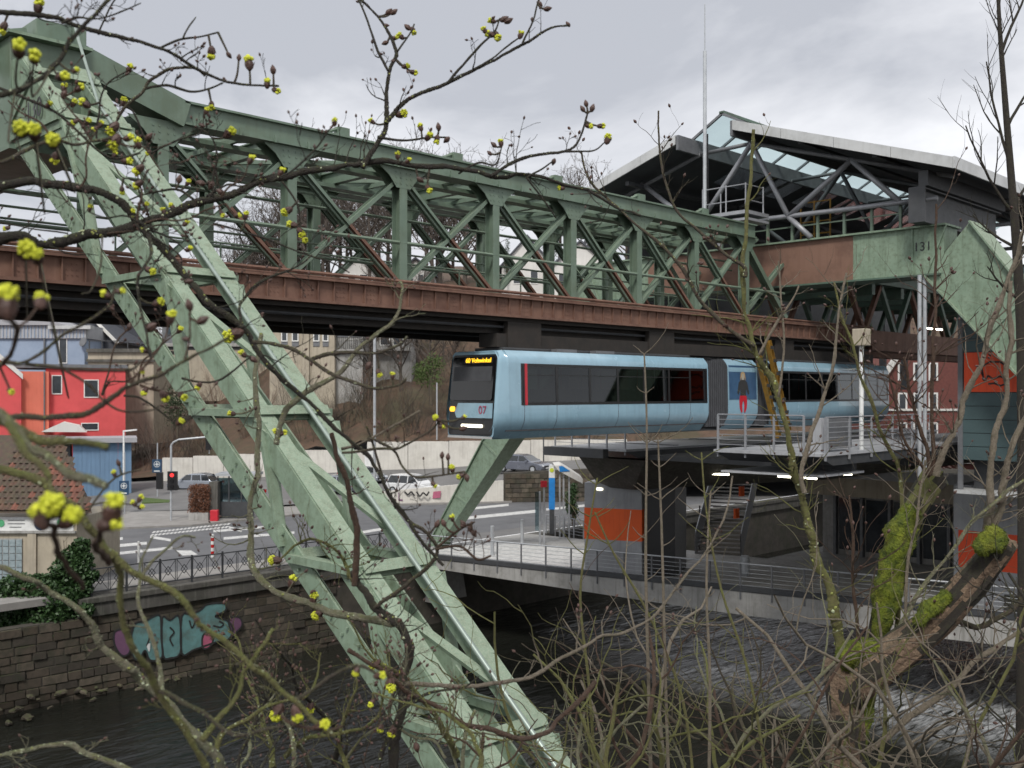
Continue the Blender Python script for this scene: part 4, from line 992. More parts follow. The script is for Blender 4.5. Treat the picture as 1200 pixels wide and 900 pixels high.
# platforms
HP = -1.95
def platform(name, label, u0, u1, v0, v1, HP=HP):
    t = thing(name, label, 'platform', ((u0+u1)/2, (v0+v1)/2, HP-.4))
    b = MB(); b.hexa([(u0+.9,v0,HP-.42),(u1,v0,HP-.42),(u1,v1,HP-.42),(u0+.9,v1,HP-.42)], [(u0,v0,HP-.1),(u1,v0,HP-.1),(u1,v1,HP-.1),(u0,v1,HP-.1)]); b.build('slab', 'steel_dark', t)
    MB().box(u0-.02, u1, v0-.05, v1+.05, HP-.099, HP).build('deck', 'grey_panel', t)
    return t
pn = platform('near_platform', 'near side station platform deck with grey edge beside the train', 30.0, 66, 16.0, 19.9)
pf = platform('far_platform', 'far side station platform deck behind the train', 34.0, 66, 27.0, 31.2, -2.4)
for t, v0, v1 in ((pn, 16.4, 19.5), (pf, 27.4, 30.8)):
    for u in (33, 38, 44, 50, 56, 62): MB().box(u, u+.35, v0, v1, HP-.8, HP-.425).build('cross_rib', 'steel_dark', t)
# inverted trapezoid pier head between the platforms
ph = thing('pier_head', 'dark wedge shaped pier head under the platforms', 'pier', (39, 31, -4.9))
b = MB(); b.hexa([(37.6,29.4,-4.5),(46,24,-4.2),(46,31,-4.2),(37.8,31.6,-4.5)], [(35.6,27.2,-2.95),(50,16.5,-2.95),(50,31.0,-2.95),(35.6,31.0,-2.95)]); b.build('wedge', 'concrete_dark', ph)
MB().box(35.5, 50, 19.95, 26.95, -2.9, -2.7).build('maintenance_deck', 'steel_dark', ph)
b = MB(); b.add([(30.2,19.8,-2.75), (33.5,19.8,-2.75), (33.5,16.2,-2.75), (30.6,16.2,-2.75), (30.2,19.8,-2.68), (33.5,19.8,-2.68), (33.5,16.2,-2.68), (30.6,16.2,-2.68)], [(0,1,2,3),(7,6,5,4),(0,4,5,1),(1,5,6,2),(2,6,7,3),(3,7,4,0)]); b.build('edge_plate', 'grey_panel', ph)
# clad column
pc = px(685, 600, d=49.0); qc = px(752, 600, d=48.0)
fcol = rotf((pc[0], pc[1], 0), math.atan2(qc[1]-pc[1], qc[0]-pc[0])); wcol = math.hypot(qc[0]-pc[0], qc[1]-pc[1])
cl = thing('clad_column', 'station column clad in grey with a bright orange band', 'column', (pc[0], pc[1], HR))
MB(fcol).box(0, wcol, 0, 3, -5.5, -4.3).build('upper_panel', 'grey_panel', cl); MB(fcol).box(-.01, wcol+.01, -.01, 3.01, -6.99, -5.501).build('orange_band', 'orange_panel', cl)
MB(fcol).box(0, wcol, 0, 3, HR, -6.991).build('lower_panel', 'grey_panel', cl); MB(fcol).box(wcol+.02, wcol+1.5, .4, 3, HR, -4.2).build('dark_return', 'black', cl)
MB(fcol).box(.6, .9, -.02, -.011, -4.63, -4.55).build('lamp', 'tube_light', cl)
# staircase up to the platform
st = thing('station_stairs', 'steel staircase with dark side panels rising to the platform', 'staircase', (47, 31, HR))
sp0 = px(842, 650, h=HR); sf = rotf((sp0[0], sp0[1], 0), R_(23))
NS = 26
for i in range(NS):
    MB(sf).box(i*.30, i*.30+.33, -1.15, 1.15, HR+i*.185+.12, HR+i*.185+.175).build('step', 'paving', st)
for s in (-1.2, 1.2):
    b = MB(sf); L_ = NS*.3; r_ = NS*.185
    b.prism([(-.1,s,HR), (.3,s,HR-.05), (L_,s,HR+r_-.25), (L_,s,HR+r_+1.1), (0,s,HR+1.15), (-.1,s,HR+1.1)], (0,.05,0)); b.build('side_panel', 'steel_dark' if s < 0 else 'steel_mid', st)
    MB(sf).tube([(-.1,s,HR+1.2), (L_,s,HR+r_+1.2)], .03, 6).build('hand_rail', 'galv', st)
for i in range(3): MB(sf).beam((1.5+2*i, 1.3, HR+1.2*i), (1.5+2*i, 1.3, HR+1.2*i+2.4), .07, .07).build('support_post', 'black', st)
for x, y in ((868,576), (862,602)):
    p = px(x, y, d=51.5); MB().box(p[0], p[0]+.35, p[1], p[1]+.12, p[2]-.25, p[2]+.25).build('orange_panel', 'orange_panel', st)
p = px(873, 628, d=48); tag(MB().tube([(p[0],p[1],HR+.02), (p[0],p[1],HR+.15), (p[0],p[1],HR+.9), (p[0],p[1],HR+.95)], [.16,.22,.22,.18], 12).build('litter_bin', 'galv', smooth=False), 'small grey litter bin standing at the foot of the stairs', 'litter bin')
# hall under the platforms
hl = thing('station_hall', 'glazed ticket hall with beige lintel below the platform', 'building', (52, 24, HR))
MB().box(50, 60, 16.5, 27.5, -5.4, -4.4).build('lintel', 'beige', hl); MB().box(51, 60, 17, 27, HR, -5.41).build('wall', 'concrete', hl)
for k in range(7): MB().box(50.7, 50.98, 17.1+k*1.5, 17.25+k*1.5, HR, -5.41).build('mullion', 'steel_mid', hl)
for k in range(6): MB().box(50.88, 50.95, 17.3+k*1.5, 18.5+k*1.5, HR+.3, -5.6).build('pane', 'pane', hl)
MB().box(49.2, 50, 15, 29, -4.39, -3.9).build('canopy', 'grey_panel', hl)
# tube lights
def tube_light(p, q, lab, grp=None):
    t = thing('tube_light', lab, 'light', (p[0], p[1], min(p[2], q[2])), grp)
    MB().beam(p, q, .1, .07).build('tube', 'tube_light', t); MB().beam((p[0],p[1],p[2]+.07), (q[0],q[1],q[2]+.07), .18, .06).build('housing', 'steel_mid', t)
tube_light(px(813,554.5,d=47), px(854,556,d=46), 'glowing tube light above the station stairs')
tube_light(px(912,558,d=44), px(957,561,d=43), 'glowing tube light under the platform beside the stair top', None)
tube_light(px(955,555,d=45), px(998,556,d=44), 'glowing tube light on the beige lintel')
tube_light(px(1083,384.5,d=46), px(1104,386.5,d=45.4), 'glowing tube light below the green portal near the lift tower')
tube_light(px(800,409,d=50), px(826,410.5,d=50.8), 'short bright roof light over the front train section')
tube_light(px(838,408,d=52), px(870,410,d=53), 'short bright roof light over the middle train section')
tube_light(px(902,410,d=50), px(946,412.5,d=52), 'long tube light over the rear train section')
# railings on the platform
def railing(name, label, p, q, hgt=1.12, nb=6, step=1.25, m_='steel'):
    t = thing(name, label, 'railing', p); P_, Q_ = Vector(p), Vector(q); L_ = (Q_-P_).length; k = max(1, round(L_/step))
    for i in range(k+1):
        a = P_.lerp(Q_, i/k); MB().box(a.x-.03, a.x+.03, a.y-.03, a.y+.03, a.z-.25, a.z+hgt).build('post', m_, t)
    for j in range(nb):
        z = hgt*(j+1)/nb; MB().tube([(P_.x,P_.y,P_.z+z), (Q_.x,Q_.y,Q_.z+z)], .026 if j == nb-1 else .013, 6).build('bar', m_, t)
    return t
railing('platform_railing', 'grey bar railing closing the front end of the near platform', (30.1,16.6,HP), (30.1,19.85,HP), 1.2, 7, 1.0)
railing('platform_railing', 'long grey bar railing along the river edge of the near platform', (30.3,15.95,HP), (38.4,15.95,HP), 1.15, 7, 1.5)
railing('platform_railing', 'grey bar railing closing the end of the far platform', (34.1,27.1,-2.4), (34.1,31.1,-2.4), 1.1, 6, 1.0)
railing('deck_side_railing', 'grey bar railing behind the stele at street level', px(640,624,h=HR), px(684,632,h=HR), 1.1, 6, 1.0)
cb = thing('platform_cabinet', 'pale grey cabinet at the corner of the near platform railing', 'cabinet', (31, 16.3, HP))
MB().box(30.4, 30.9, 16.15, 16.45, HP, HP+1.12).build('side', 'grey_panel', cb); MB().box(30.91, 32.6, 16.2, 16.4, HP+.1, HP+1.08).build('back_board', 'steel_mid', cb)
sp = thing('platform_camera_pole', 'white pole with beige box on top standing on the platform', 'pole', (33.3, 16.2, HP))
MB().tube([(33.3,16.2,HP), (33.3,16.2,1.75)], .075, 10).build('pole', 'sign_white', sp); MB().box(33.1, 33.5, 15.95, 16.45, 1.6, 2.18).build('box', 'beige', sp, bevel=.03)
for i, u in enumerate((36.85, 37.3)):
    tag(MB().tube([(u,15.7,-3.4), (u,15.7,BB-.07)], .075, 10).build('drain_pipe', 'galv'), 'slim grey vertical pipe running from the portal down past the platform', 'pipe', 'pipes under the portal')
# inclined yellow struts by the middle car section
for i, (a, c) in enumerate((((889,418),(912,512)), ((900,400),(924,505)))):
    p, q = px(*a, v=20.05), px(*c, v=20.0)
    t = thing('hazard_strut', ['yellow hazard strut leaning beside the train, left of the pair', 'rusty yellow hazard strut leaning beside the train, right of the pair'][i], 'strut', q)
    MB().ibeam(p, q, .16, .22, .02, up=(1,0,0)).build('profile', 'yellow', t)
    for k in range(7):
        r = Vector(q).lerp(Vector(p), (k+.5)/7); MB().box(r.x-.14, r.x+.1, r.y-.14, r.y-.122, r.z-.05, r.z+.07).build('stripe', 'black_paint', t)
# lift and stair tower on the near bank
tw = thing('station_tower', 'dark teal clad stair tower with red panels on the near bank', 'tower', (44, 13, HR))
for k in range(14):
    z0 = -2.5 + k*.5
    if abs(z0+.25 - .75) < .8: continue
    MB().box(38.9, 50, 11.4, 15.05, z0+.012, z0+.488).build('cladding_panel', 'teal_panel', tw)
MB().box(38.94, 49.9, 11.45, 15.0, -2.5, 4.5).build('core', 'steel_dark', tw)
MB().box(38.89, 50.0, 11.4, 14.9, 0.02, 1.48).build('red_panel', 'red_panel', tw)
b = MB()
for pts in ([(1152,440),(1150,430),(1160,424),(1172,424),(1180,430)], [(1150,436),(1154,446),(1158,440),(1163,444),(1172,441),(1178,444)], [(1158,450),(1165,449),(1172,452),(1178,450)]):
    q = [px(x, y, u=38.875) for x, y in pts]
    for a, c in zip(q, q[1:]): b.beam(a, c, .06, .01, up=(1,0,0))
b.build('scrawl', 'black_paint', tw)
MB().box(38.86, 38.94, 14.94, 15.12, -3.6, 4.4).build('corner_post', 'steel_mid', tw)
MB().box(39.6, 50, 11.4, 14.8, -3.6, -2.51).build('shadow_gap', 'steel_dark', tw); MB().box(38.7, 50, 11.2, 15.2, -3.75, -3.61).build('ledge', 'fascia', tw)
MB().box(42.5, 50, 11.4, 16.7, HR, -3.76).build('lower_wall', 'grey_panel', tw); MB().box(42.47, 50.0, 11.4, 16.5, -7.1, -5.6).build('lower_red_panel', 'red_panel', tw)
MB().box(42.4, 42.5, 11.4, 14.7, HR+.01, -8.0).build('plinth', 'concrete_dark', tw)
# ---------------------------------------------------------------- station roof
US, UEND = 35.7, 72
rfn = thing('station_roof', 'large pitched station roof with pale fascia and glazed ridge', 'roof', (50, 23.4, 8))
def wing(name, va, ha, vb, hb, th=.28):
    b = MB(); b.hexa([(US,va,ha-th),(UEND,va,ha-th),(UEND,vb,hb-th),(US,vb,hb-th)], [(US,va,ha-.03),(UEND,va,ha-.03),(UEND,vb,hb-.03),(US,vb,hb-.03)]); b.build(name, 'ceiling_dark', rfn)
    b = MB(); b.hexa([(US-.05,va,ha-.028),(UEND,va,ha-.028),(UEND,vb,hb-.028),(US-.05,vb,hb-.028)], [(US-.05,va,ha+.03),(UEND,va,ha+.03),(UEND,vb,hb+.03),(US-.05,vb,hb+.03)]); b.build('roof_sheet', 'roof_grey', rfn)
    nseg = 4
    for i in range(nseg):
        t0, t1 = i/nseg, (i+1)/nseg - .002
        p, q = (va+(vb-va)*t0, ha+(hb-ha)*t0), (va+(vb-va)*t1, ha+(hb-ha)*t1)
        MB().prism([(US-.12,p[0],p[1]-.36), (US-.12,p[0],p[1]+.03), (US-.12,q[0],q[1]+.03), (US-.12,q[0],q[1]-.36)], (.06,0,0)).build('fascia', 'fascia', rfn)
wing('near_wing', 22.8, 10.97, 14.0, 8.06); wing('far_wing', 25.6, 10.85, 33.0, 8.55)
for va, ha in ((13.95, 8.06), (33.05, 8.55)): MB().box(US-.12, UEND, min(va,va), va+.06, ha-.36, ha+.05).build('eave_fascia', 'fascia', rfn)
for va, ha in ((22.85, 10.97), (25.5, 10.85)): MB().box(US-.1, UEND, va-.06, va+.06, ha-.6, ha+.02).build('ridge_beam', 'steel_mid', rfn)
# glazed ridge
apx = (24.1, 11.75)
npn = 16
for i in range(npn):
    u0, u1 = US+1.2+i*2.2, US+1.2+(i+1)*2.2-.1
    for va, ha in ((22.7, 11.0), (25.6, 10.9)):
        MB().add([(u0,va,ha), (u1,va,ha), (u1,apx[0],apx[1]), (u0,apx[0],apx[1])], [(0,1,2,3)]).build('ridge_pane', 'roof_glass', rfn)
        MB().beam((u0-.05,va,ha), (u0-.05,apx[0],apx[1]), .1, .1).build('glazing_bar', 'steel_mid', rfn)
MB().box(US+1.1, UEND, apx[0]-.12, apx[0]+.12, apx[1]-.02, apx[1]+.1).build('ridge_cap', 'green_dark', rfn)
# skylights set in strips below the ridge on the far wing
# roof trusses: tubes
def tubes(lst, r, m_, nm):
    for p, q in lst: MB().tube([p, q], r, 8).build(nm, m_, rfn, smooth=True)
for u in (37.2, 45, 53, 61):
    if u == 37.2: r_, m_ = .11, 'steel'
    else: r_, m_ = .1, 'steel_mid'
    nb_, fb_, lv = (14.8, 7.2), (32.2, 7.9), 7.0
    nodes_t = [(22.9,10.35), (25.4,10.3)]
    tubes([((u,15.2,7.05), (u,24.6,7.15)), ((u,24.6,7.15), (u,32,7.2))], r_*.9, m_, 'tie_tube')
    tubes([((u,nodes_t[0][0],nodes_t[0][1]), (u,21.2,7.1)), ((u,21.2,7.1), (u,18.5,8.95)), ((u,nodes_t[0][0],nodes_t[0][1]), (u,25.6,7.15)), ((u,25.6,7.15), (u,28.6,9.5)), ((u,18.5,8.95), (u,16.6,7.1)),
           ((u,21.2,7.1), (u,20.2,BT+.1))], r_, m_, 'web_tube')
    tubes([((u,nodes_t[0][0],nodes_t[0][1]), (u,14.6,7.75)), ((u,nodes_t[1][0],nodes_t[1][1]), (u,32.4,8.2)), ((u,22.9,10.35), (u,25.4,10.3))], r_*.8, 'steel_mid', 'top_tube')
for v, h in ((20, 9.75), (17, 8.75), (28.5, 9.35), (31, 8.65)): MB().box(US+.3, UEND, v-.1, v+.1, h-.12, h+.06).build('purlin', 'steel_dark', rfn)
for k in range(7):                             # roof lights between purlins, glowing with sky
    u = 41 + k*3.6
    for (va, ha, vb, hb) in ((25.9, 10.42, 27.3, 9.9),):
        MB().add([(u,va,ha), (u+2.4,va,ha), (u+2.4,vb,hb), (u,vb,hb)], [(0,1,2,3)]).build('roof_light', 'roof_glass', rfn)
# support brackets at the near side
sb = thing('roof_bracket', 'grey plate girder bracket carrying the roof on portal 131', 'girder', (37.9, 15.6, BT+.1))
MB().ibeam((36.4,15.6,6.75), (44,15.6,6.75), .5, 1.25, .05).build('girder', 'steel_dark', sb); MB().box(36.4, 44, 15.2, 15.55, 7.4, 7.95).build('upper_beam', 'steel_dark', sb)
MB().box(37.2, 38.6, 15.3, 15.9, BT+.08, 6.13).build('bearing', 'steel_dark', sb); MB().box(36.36, 36.42, 15.3, 15.9, 6.12, 7.4).build('end_plate', 'steel_dark', sb)
# back wall of the hall above the platforms and dark roof closure
hb_ = thing('station_hall_wall', 'dark far wall of the platform hall with windows', 'wall', (60, 31.6, HP))
MB().box(40, 66, 31.4, 31.6, HP-.1, 4.2).build('parapet', 'steel_dark', hb_)
for k in range(9): MB().box(44+k*3.4, 44.3+k*3.4, 31.3, 31.7, .2, 8.3).build('column', 'steel_dark', hb_)
MB().box(40, 72, 31.35, 31.65, 4.201, 8.4).build('upper_wall', 'steel_dark', hb_)
for k in range(6): MB().box(44.31+k*3.4, 47.39+k*3.4, 31.34, 31.399, .6, 3.6).build('pane', 'pane', hb_)
# continued track girders inside the station
tk = thing('station_track', 'dark track girders running on through the station hall', 'track girder', (60, 23.4, 1.7))
for v in (VN, VF):
    MB().box(44.05, 100, v-.5, v+.5, 1.9, 2.8).build('girder', 'rust', tk); MB().box(40, 100, v-.6, v+.6, 4.9, 5.4).build('upper_girder', 'green_dark', tk)
    for k in range(10):
        u = 40.5 + k*3.2; MB().beam((u,v-.3,2.8), (u+1.5,v-.3,4.9), .2, .2).build('diagonal', 'rust' if k % 2 else 'green_dark', tk); MB().beam((u+3,v-.3,2.8), (u+1.5,v-.3,4.9), .2, .2).build('diagonal', 'rust' if k % 2 == 0 else 'green_dark', tk)
for k in range(10): MB().box(41+k*3, 41.3+k*3, VN-.5, VF+.5, 4.4, 4.89).build('cross_beam', 'green_dark', tk)
# antenna mast with its little platform
am = thing('antenna_mast', 'tall thin antenna mast rising from a small railed platform at the roof', 'mast', (36.6, 25.0, 6.5))
MX = px(826, 240, u=35.0); mu, mv = 35.0, MX[1]
MB().tube([(mu,mv,6.9), (mu,mv,ch(60, CC*mu+SS*mv))], .075, 10).build('lower_tube', 'galv', am); MB().tube([(mu,mv,ch(60, CC*mu+SS*mv)), (mu,mv,ch(5, CC*mu+SS*mv))], .028, 6).build('tip', 'galv', am)
MB().tube([(mu+.12,mv-.05,6.9), (mu+.12,mv-.05,10.5)], .035, 6).build('cable', 'black', am)
MB().box(mu-.25, mu+1.4, mv-2.1, mv+.35, 7.0, 7.14).build('platform', 'steel', am); MB().box(mu-.2, mu+1.4, mv-2.1, mv+.3, 6.75, 6.85).build('lower_beam', 'steel', am)
for (a, c) in ((0,-1.9), (0,-1.0), (0,0.1), (1.3,-1.9), (1.3,.1)): MB().tube([(mu+a,mv+c,7.1), (mu+a,mv+c,8.25)], .03, 6).build('rail_post', 'steel', am)
for z in (7.6, 8.2): MB().tube([(mu,mv+.1,z), (mu,mv-1.9,z), (mu+1.3,mv-1.9,z)], .022, 6).build('rail', 'steel', am)
for z in (6.75, ): MB().tube([(mu+.3, mv-.5, 5.9), (mu+.3, mv-.5, 6.8)], .1, 8).build('stub', 'steel', am)

# ================================================================ street furniture and vehicles
def pole_thing(name, lab, cat, x, y, h, r, H, m_='galv', d=None):
    p = px(x, y, h=h) if d is None else px(x, y, d=d); t = thing(name, lab, cat, (p[0], p[1], h))
    MB().tube([(p[0],p[1],h), (p[0],p[1],h+H)], r, 10).build('pole', m_, t); return t, p
cr = Vector((SS,-CC,0)); cfw = Vector((CC,SS,0))
t, p = pole_thing('street_lamp', 'grey street lamp pole on the pavement edge below the hillside', 'street lamp', 439, 590, HR, .11, 13)
d = CC*p[0]+SS*p[1]
MB().beam(tuple(Vector((p[0],p[1],-5.1))-cfw*.15-cr*.75), tuple(Vector((p[0],p[1],-5.1))-cfw*.15-cr*.1), .04, 1.2).build('white_sign', 'sign_white', t)
pole_thing('hill_pole', 'thin pale pole standing on the hillside behind the cab', 'pole', 512, 516, -4.3, .07, 5.2, d=93)
t, p = pole_thing('traffic_light', 'traffic light pole with black boards and lit red lamp at the junction', 'traffic light', 200.5, 612, HR, .07, 5.1)
P0 = Vector((p[0],p[1],0))
arm = [P0+Vector((0,0,-3.5)), P0+Vector((0,0,-3.3))+cr*.15, P0+Vector((0,0,-3.12))+cr*.5, P0+Vector((0,0,-2.95))+cr*2.3]
MB().tube([tuple(q) for q in arm], .06, 8).build('arm', 'galv', t)
bx = lambda c, w, hgt, dp=.25: MB(lambda q: tuple(Vector((c[0],c[1],c[2])) + cr*q[0] + cfw*q[1] + Vector((0,0,q[2])))).box(-w/2, w/2, -dp/2, dp/2, -hgt/2, hgt/2)
c0 = P0+Vector((0,0,-5.85)); bx(c0 + cr*.1, .62, 1.25).build('backing_board', 'black', t); bx(c0 - cr*.75, .4, 1.1).build('backing_board', 'black', t)
for i, m_ in enumerate(('signal_red', 'black_gloss', 'black_gloss')):
    q = c0 + cr*.1 + Vector((0,0,.38-.38*i)) - cfw*.14; MB().cyl(tuple(q), tuple(cfw), .13, .06).build('lamp', m_, t)
bx(arm[-1]+cr*.2+Vector((0,0,-.35)), .35, 1.0).build('signal_head', 'black', t); bx(arm[-1]+cr*.2+Vector((0,0,-.35))+cfw*.1, .06, 1.5, .05).build('hanger', 'galv', t)
def blue_sign(x, y, h, xs_, ys_, w, hgt, lab):
    t, p = pole_thing('parking_sign', lab, 'sign', x, y, h, .05, 4.4 if hgt < 2 else 3)
    d = CC*p[0]+SS*p[1]; c = Vector((p[0],p[1],ch(ys_,d)))-cfw*.1
    bx(c, w, hgt, .06).build('board', 'sign_blue', t)
    for k in range(20):
        pass
    rg_ = MB(); R0 = w*.33; cc = c - cfw*.036 + Vector((0,0,hgt*.14))
    for k in range(24):
        a0, a1 = k/24*math.tau, (k+1)/24*math.tau
        f = lambda a, r: tuple(cc + cr*r*math.cos(a) + Vector((0,0,r*math.sin(a))))
        rg_.prism([f(a0,R0*.86), f(a0,R0), f(a1,R0), f(a1,R0*.86)], tuple(-cfw*.004))
    rg_.build('ring', 'sign_white', t)
    bx(cc, R0*1.35, R0*.26, .006).build('cross_bar', 'sign_white', t); bx(cc, R0*.26, R0*1.35, .0062).build('cross_bar', 'sign_white', t)
    bx(c - cfw*.034 - Vector((0,0,hgt*.38)), w*.62, hgt*.07, .006).build('text_bar', 'sign_white', t)
blue_sign(184.5, 584, -8.4, 0, 546, .75, 1.05, 'dark blue square sign with white cross emblem near the red signal')
blue_sign(146, 604, HR, 0, 571.5, .66, .98, 'dark blue sign with white cross emblem in front of the kiosk')
t, p = pole_thing('kiosk_lamp', 'white lamp post with short arm at the corner of the blue kiosk', 'street lamp', 145, 590, -8.5, .07, 5.6, 'sign_white')
MB().beam((p[0],p[1],-2.95), tuple(Vector((p[0],p[1],-2.85))+cr*1.0), .16, .12).build('arm', 'sign_white', t)
# planter with brown hedge, bin, advertising case
d = 68; t = thing('hedge_planter', 'concrete planter with a brown clipped hedge at the kerb', 'planter', base(235, d, HR+.1))
face(MB(camf), d, 221, 244, 601, 614, 1.2).build('trough', 'concrete', t)
b = MB(camf)
for i in range(5000):
    x, y, z = cx(rnd.uniform(220,245),d), d+rnd.uniform(-.05,1.3), ch(rnd.uniform(569,601),d); s = .07
    v1, v2 = Vector((rnd.gauss(0,1),rnd.gauss(0,1),rnd.gauss(0,1))).normalized()*s, Vector((rnd.gauss(0,1),rnd.gauss(0,1),rnd.gauss(0,1))).normalized()*s
    b.add([(x,y,z), tuple(Vector((x,y,z))+v1), tuple(Vector((x,y,z))+v1+v2), tuple(Vector((x,y,z))+v2)], [(0,1,2,3)])
b.build('foliage', 'hedge_brown', t, kind='stuff')
face(MB(camf), d+.4, 245, 255, 565, 614, 1).build('stone_pier', 'concrete_dark', t)
d = 69; t = thing('bus_shelter', 'dark framed glass bus shelter beside the hedge planter', 'bus shelter', base(272, d, HR+.1))
for x in (254.5, 267.5, 282, 296): face(MB(camf), d, x, x+1.4, 558, 612, .08).build('post', 'steel_dark', t)
for x in (255.9, 268.9, 283.4): face(MB(camf), d+.03, x, x+12, 560, 588, .02).build('glass_pane', 'clear_glass', t)
face(MB(camf), d-.02, 254.5, 297.5, 588, 610, .1).build('lower_panel', 'steel_dark', t); face(MB(camf), d-.3, 252, 300, 555, 558, 2).build('roof', 'galv', t); face(MB(camf), d+1.5, 255, 297, 560, 610, .05).build('back_pane', 'clear_glass', t)
d = 67.5; tag(face(MB(camf), d, 246, 255, 598, 612, .4).build('red_bin', 'red_trim', bevel=.03), 'small red litter bin between planter and shelter', 'litter bin')
# retaining walls
d = 92; t = thing('retaining_wall', 'long off-white retaining wall at the foot of the brown hillside', 'wall', base(590, d, -6.6))
xw = [430, 478, 526, 574, 622, 670, 735]
for a, c in zip(xw, xw[1:]): MB(camf).box(cx(a,d)+.02, cx(c,d)-.02, d, d+.5, -7.4, ch(518 - (a-430)*.012, d)).build('panel', 'white_wall', t)
t = thing('retaining_wall', 'short pale retaining wall behind the silver hatchback', 'wall', base(265, d, -8.4))
for a, c in zip([190,226,262,298,340], [226,262,298,340,430]): MB(camf).box(cx(a,d)+.02, cx(c,d)-.02, d, d+.4, -8.6, ch(536 - (a-200)*.06, d)).build('panel', 'white_wall', t)
t = thing('street_wall', 'low dark stone wall holding the side street above the road', 'wall', base(650, 80, HR))
MB(camf).hexa([(cx(590,80.2),80.2,HR-.1),(cx(770,81.5),81.5,HR-.1),(cx(770,82),82,HR-.1),(cx(590,80.8),80.8,HR-.1)], [(cx(590,80.2),80.2,-6.3),(cx(770,81.5),81.5,-5.8),(cx(770,82),82,-5.8),(cx(590,80.8),80.8,-6.3)]).build('core', 'mortar', t)
for r in range(6):
    x = 592.0
    while x < 745:
        w = rnd.uniform(6, 13); dd = 80.2 + (x-590)/180*1.3
        z0 = HR + r*.37; o = MB(camf).box(cx(x,dd)+.02, cx(x+w,dd)-.02, dd-.06-.05*rnd.random(), dd+.1, z0+.02, z0+.35).build('stone', 'stone%d' % rnd.randrange(4), t); x += w
t = thing('street_parapet', 'white graffiti covered parapet in front of the white van', 'wall', base(487, 79, HR))
MB(camf).hexa([(cx(440,78.2),78.2,HR-.1),(cx(590,80),80,HR-.1),(cx(590,80.3),80.3,HR-.1),(cx(440,78.5),78.5,HR-.1)], [(cx(440,78.2),78.2,ch(577,78.2)),(cx(590,80),80,ch(563,80)),(cx(590,80.3),80.3,ch(563,80)),(cx(440,78.5),78.5,ch(577,78.2))]).build('wall', 'white_wall', t)
dd = 78.55
sq = [[(455,580),(459,576),(461,583),(465,577)], [(467,577),(467,586),(472,586)], [(474,576),(478,580),(482,576),(486,581)], [(488,576),(492,582),(496,577),(500,581),(503,576)]]
for i, pl_ in enumerate(sq):
    b = MB(camf); q = [(cx(x,dd), dd-.03, ch(y,dd)) for x, y in pl_]
    for a, c in zip(q, q[1:]): b.beam(a, c, .12, .01, up=(0,1,0))
    b.build('scrawl', 'purple_paint' if i < 2 else 'black_paint', t)
b = MB(camf); b.prism([(cx(x,79.1), 78.95, ch(y,79.1)) for x, y in ((508,576),(517,575),(516,583),(507,584))], (0,-.01,0)); b.build('scrawl', 'pink_paint', t)
# stele, shelter roof, posts by the access deck
d = 62; t = thing('stop_stele', 'blue and white bus stop stele with yellow emblem by the deck', 'sign', base(647.5, d, HR))
face(MB(camf), d, 643.3, 650.3, 545.5, 560, .2).build('white_head', 'sign_white', t); face(MB(camf), d, 643.3, 650.3, 560.05, 597, .2).build('blue_body', 'sign_bright_blue', t)
face(MB(camf), d+.03, 644, 649.6, 597.05, 626, .14).build('foot', 'steel_dark', t); MB(camf).cyl((cx(646.6,d), d-.01, ch(551,d)), (0,1,0), .13, .02).build('emblem', 'sign_lime', t)
d = 60; t = thing('shelter_roof', 'blue and white sloping canopy edge beside the clad column', 'canopy', base(667, d, HR))
MB(camf).prism([(cx(x,d), d, ch(y,d)) for x, y in ((650,546),(658,545),(668,551),(683,561),(683,567),(668,559),(655,552))], (0,3,0)).build('canopy', 'white_render', t)
MB(camf).prism([(cx(x,d), d-.02, ch(y,d)) for x, y in ((655,546.5),(659,546),(668,552),(656,553))], (0,-.02,0)).build('blue_edge', 'sign_bright_blue', t)
for x in (667, 656, 660.5): face(MB(camf), d+.3, x-.9, x+.9, 556, 630, .12).build('post', 'galv', t)
d = 58; t = thing('info_post', 'grey double post with small red plate beside the stele', 'post', base(636, d, HR))
for x in (632.5, 637.5): face(MB(camf), d, x-.9, x+1.2, 570 if x > 635 else 576, 640, .12).build('post', 'galv', t)
face(MB(camf), d-.05, 633.5, 641, 563.5, 571, .08).build('red_plate', 'red_trim', t); face(MB(camf), d+.05, 627, 634, 576, 622, .03).build('glass_pane', 'clear_glass', t)
pole_thing('marker_post', 'short white marker post standing at the foot of the stone wall', 'post', 609, 586, HR, .09, 1.15, 'sign_white')
t, p = pole_thing('warning_post', 'red and white banded post standing behind the river railing', 'post', 249, 653, HR, .08, 1.2, 'sign_white')
for z in (.15, .5, .85): MB().tube([(p[0],p[1],HR+z), (p[0],p[1],HR+z+.17)], .085, 10).build('red_band', 'tail_red', t)
pole_thing('marker_post', 'thin white post at the left end of the river railing', 'post', 162.5, 660, HR, .06, 1.1, 'sign_white')
t, p = pole_thing('street_pole', 'dark pole standing in front of the white retaining wall', 'pole', 637, 545, -6.3, .06, 2.6, 'steel_dark', d=90)
pole_thing('street_pole', 'slim grey pole by the grey estate car', 'pole', 617, 582, HR, .05, 3.4, 'galv')
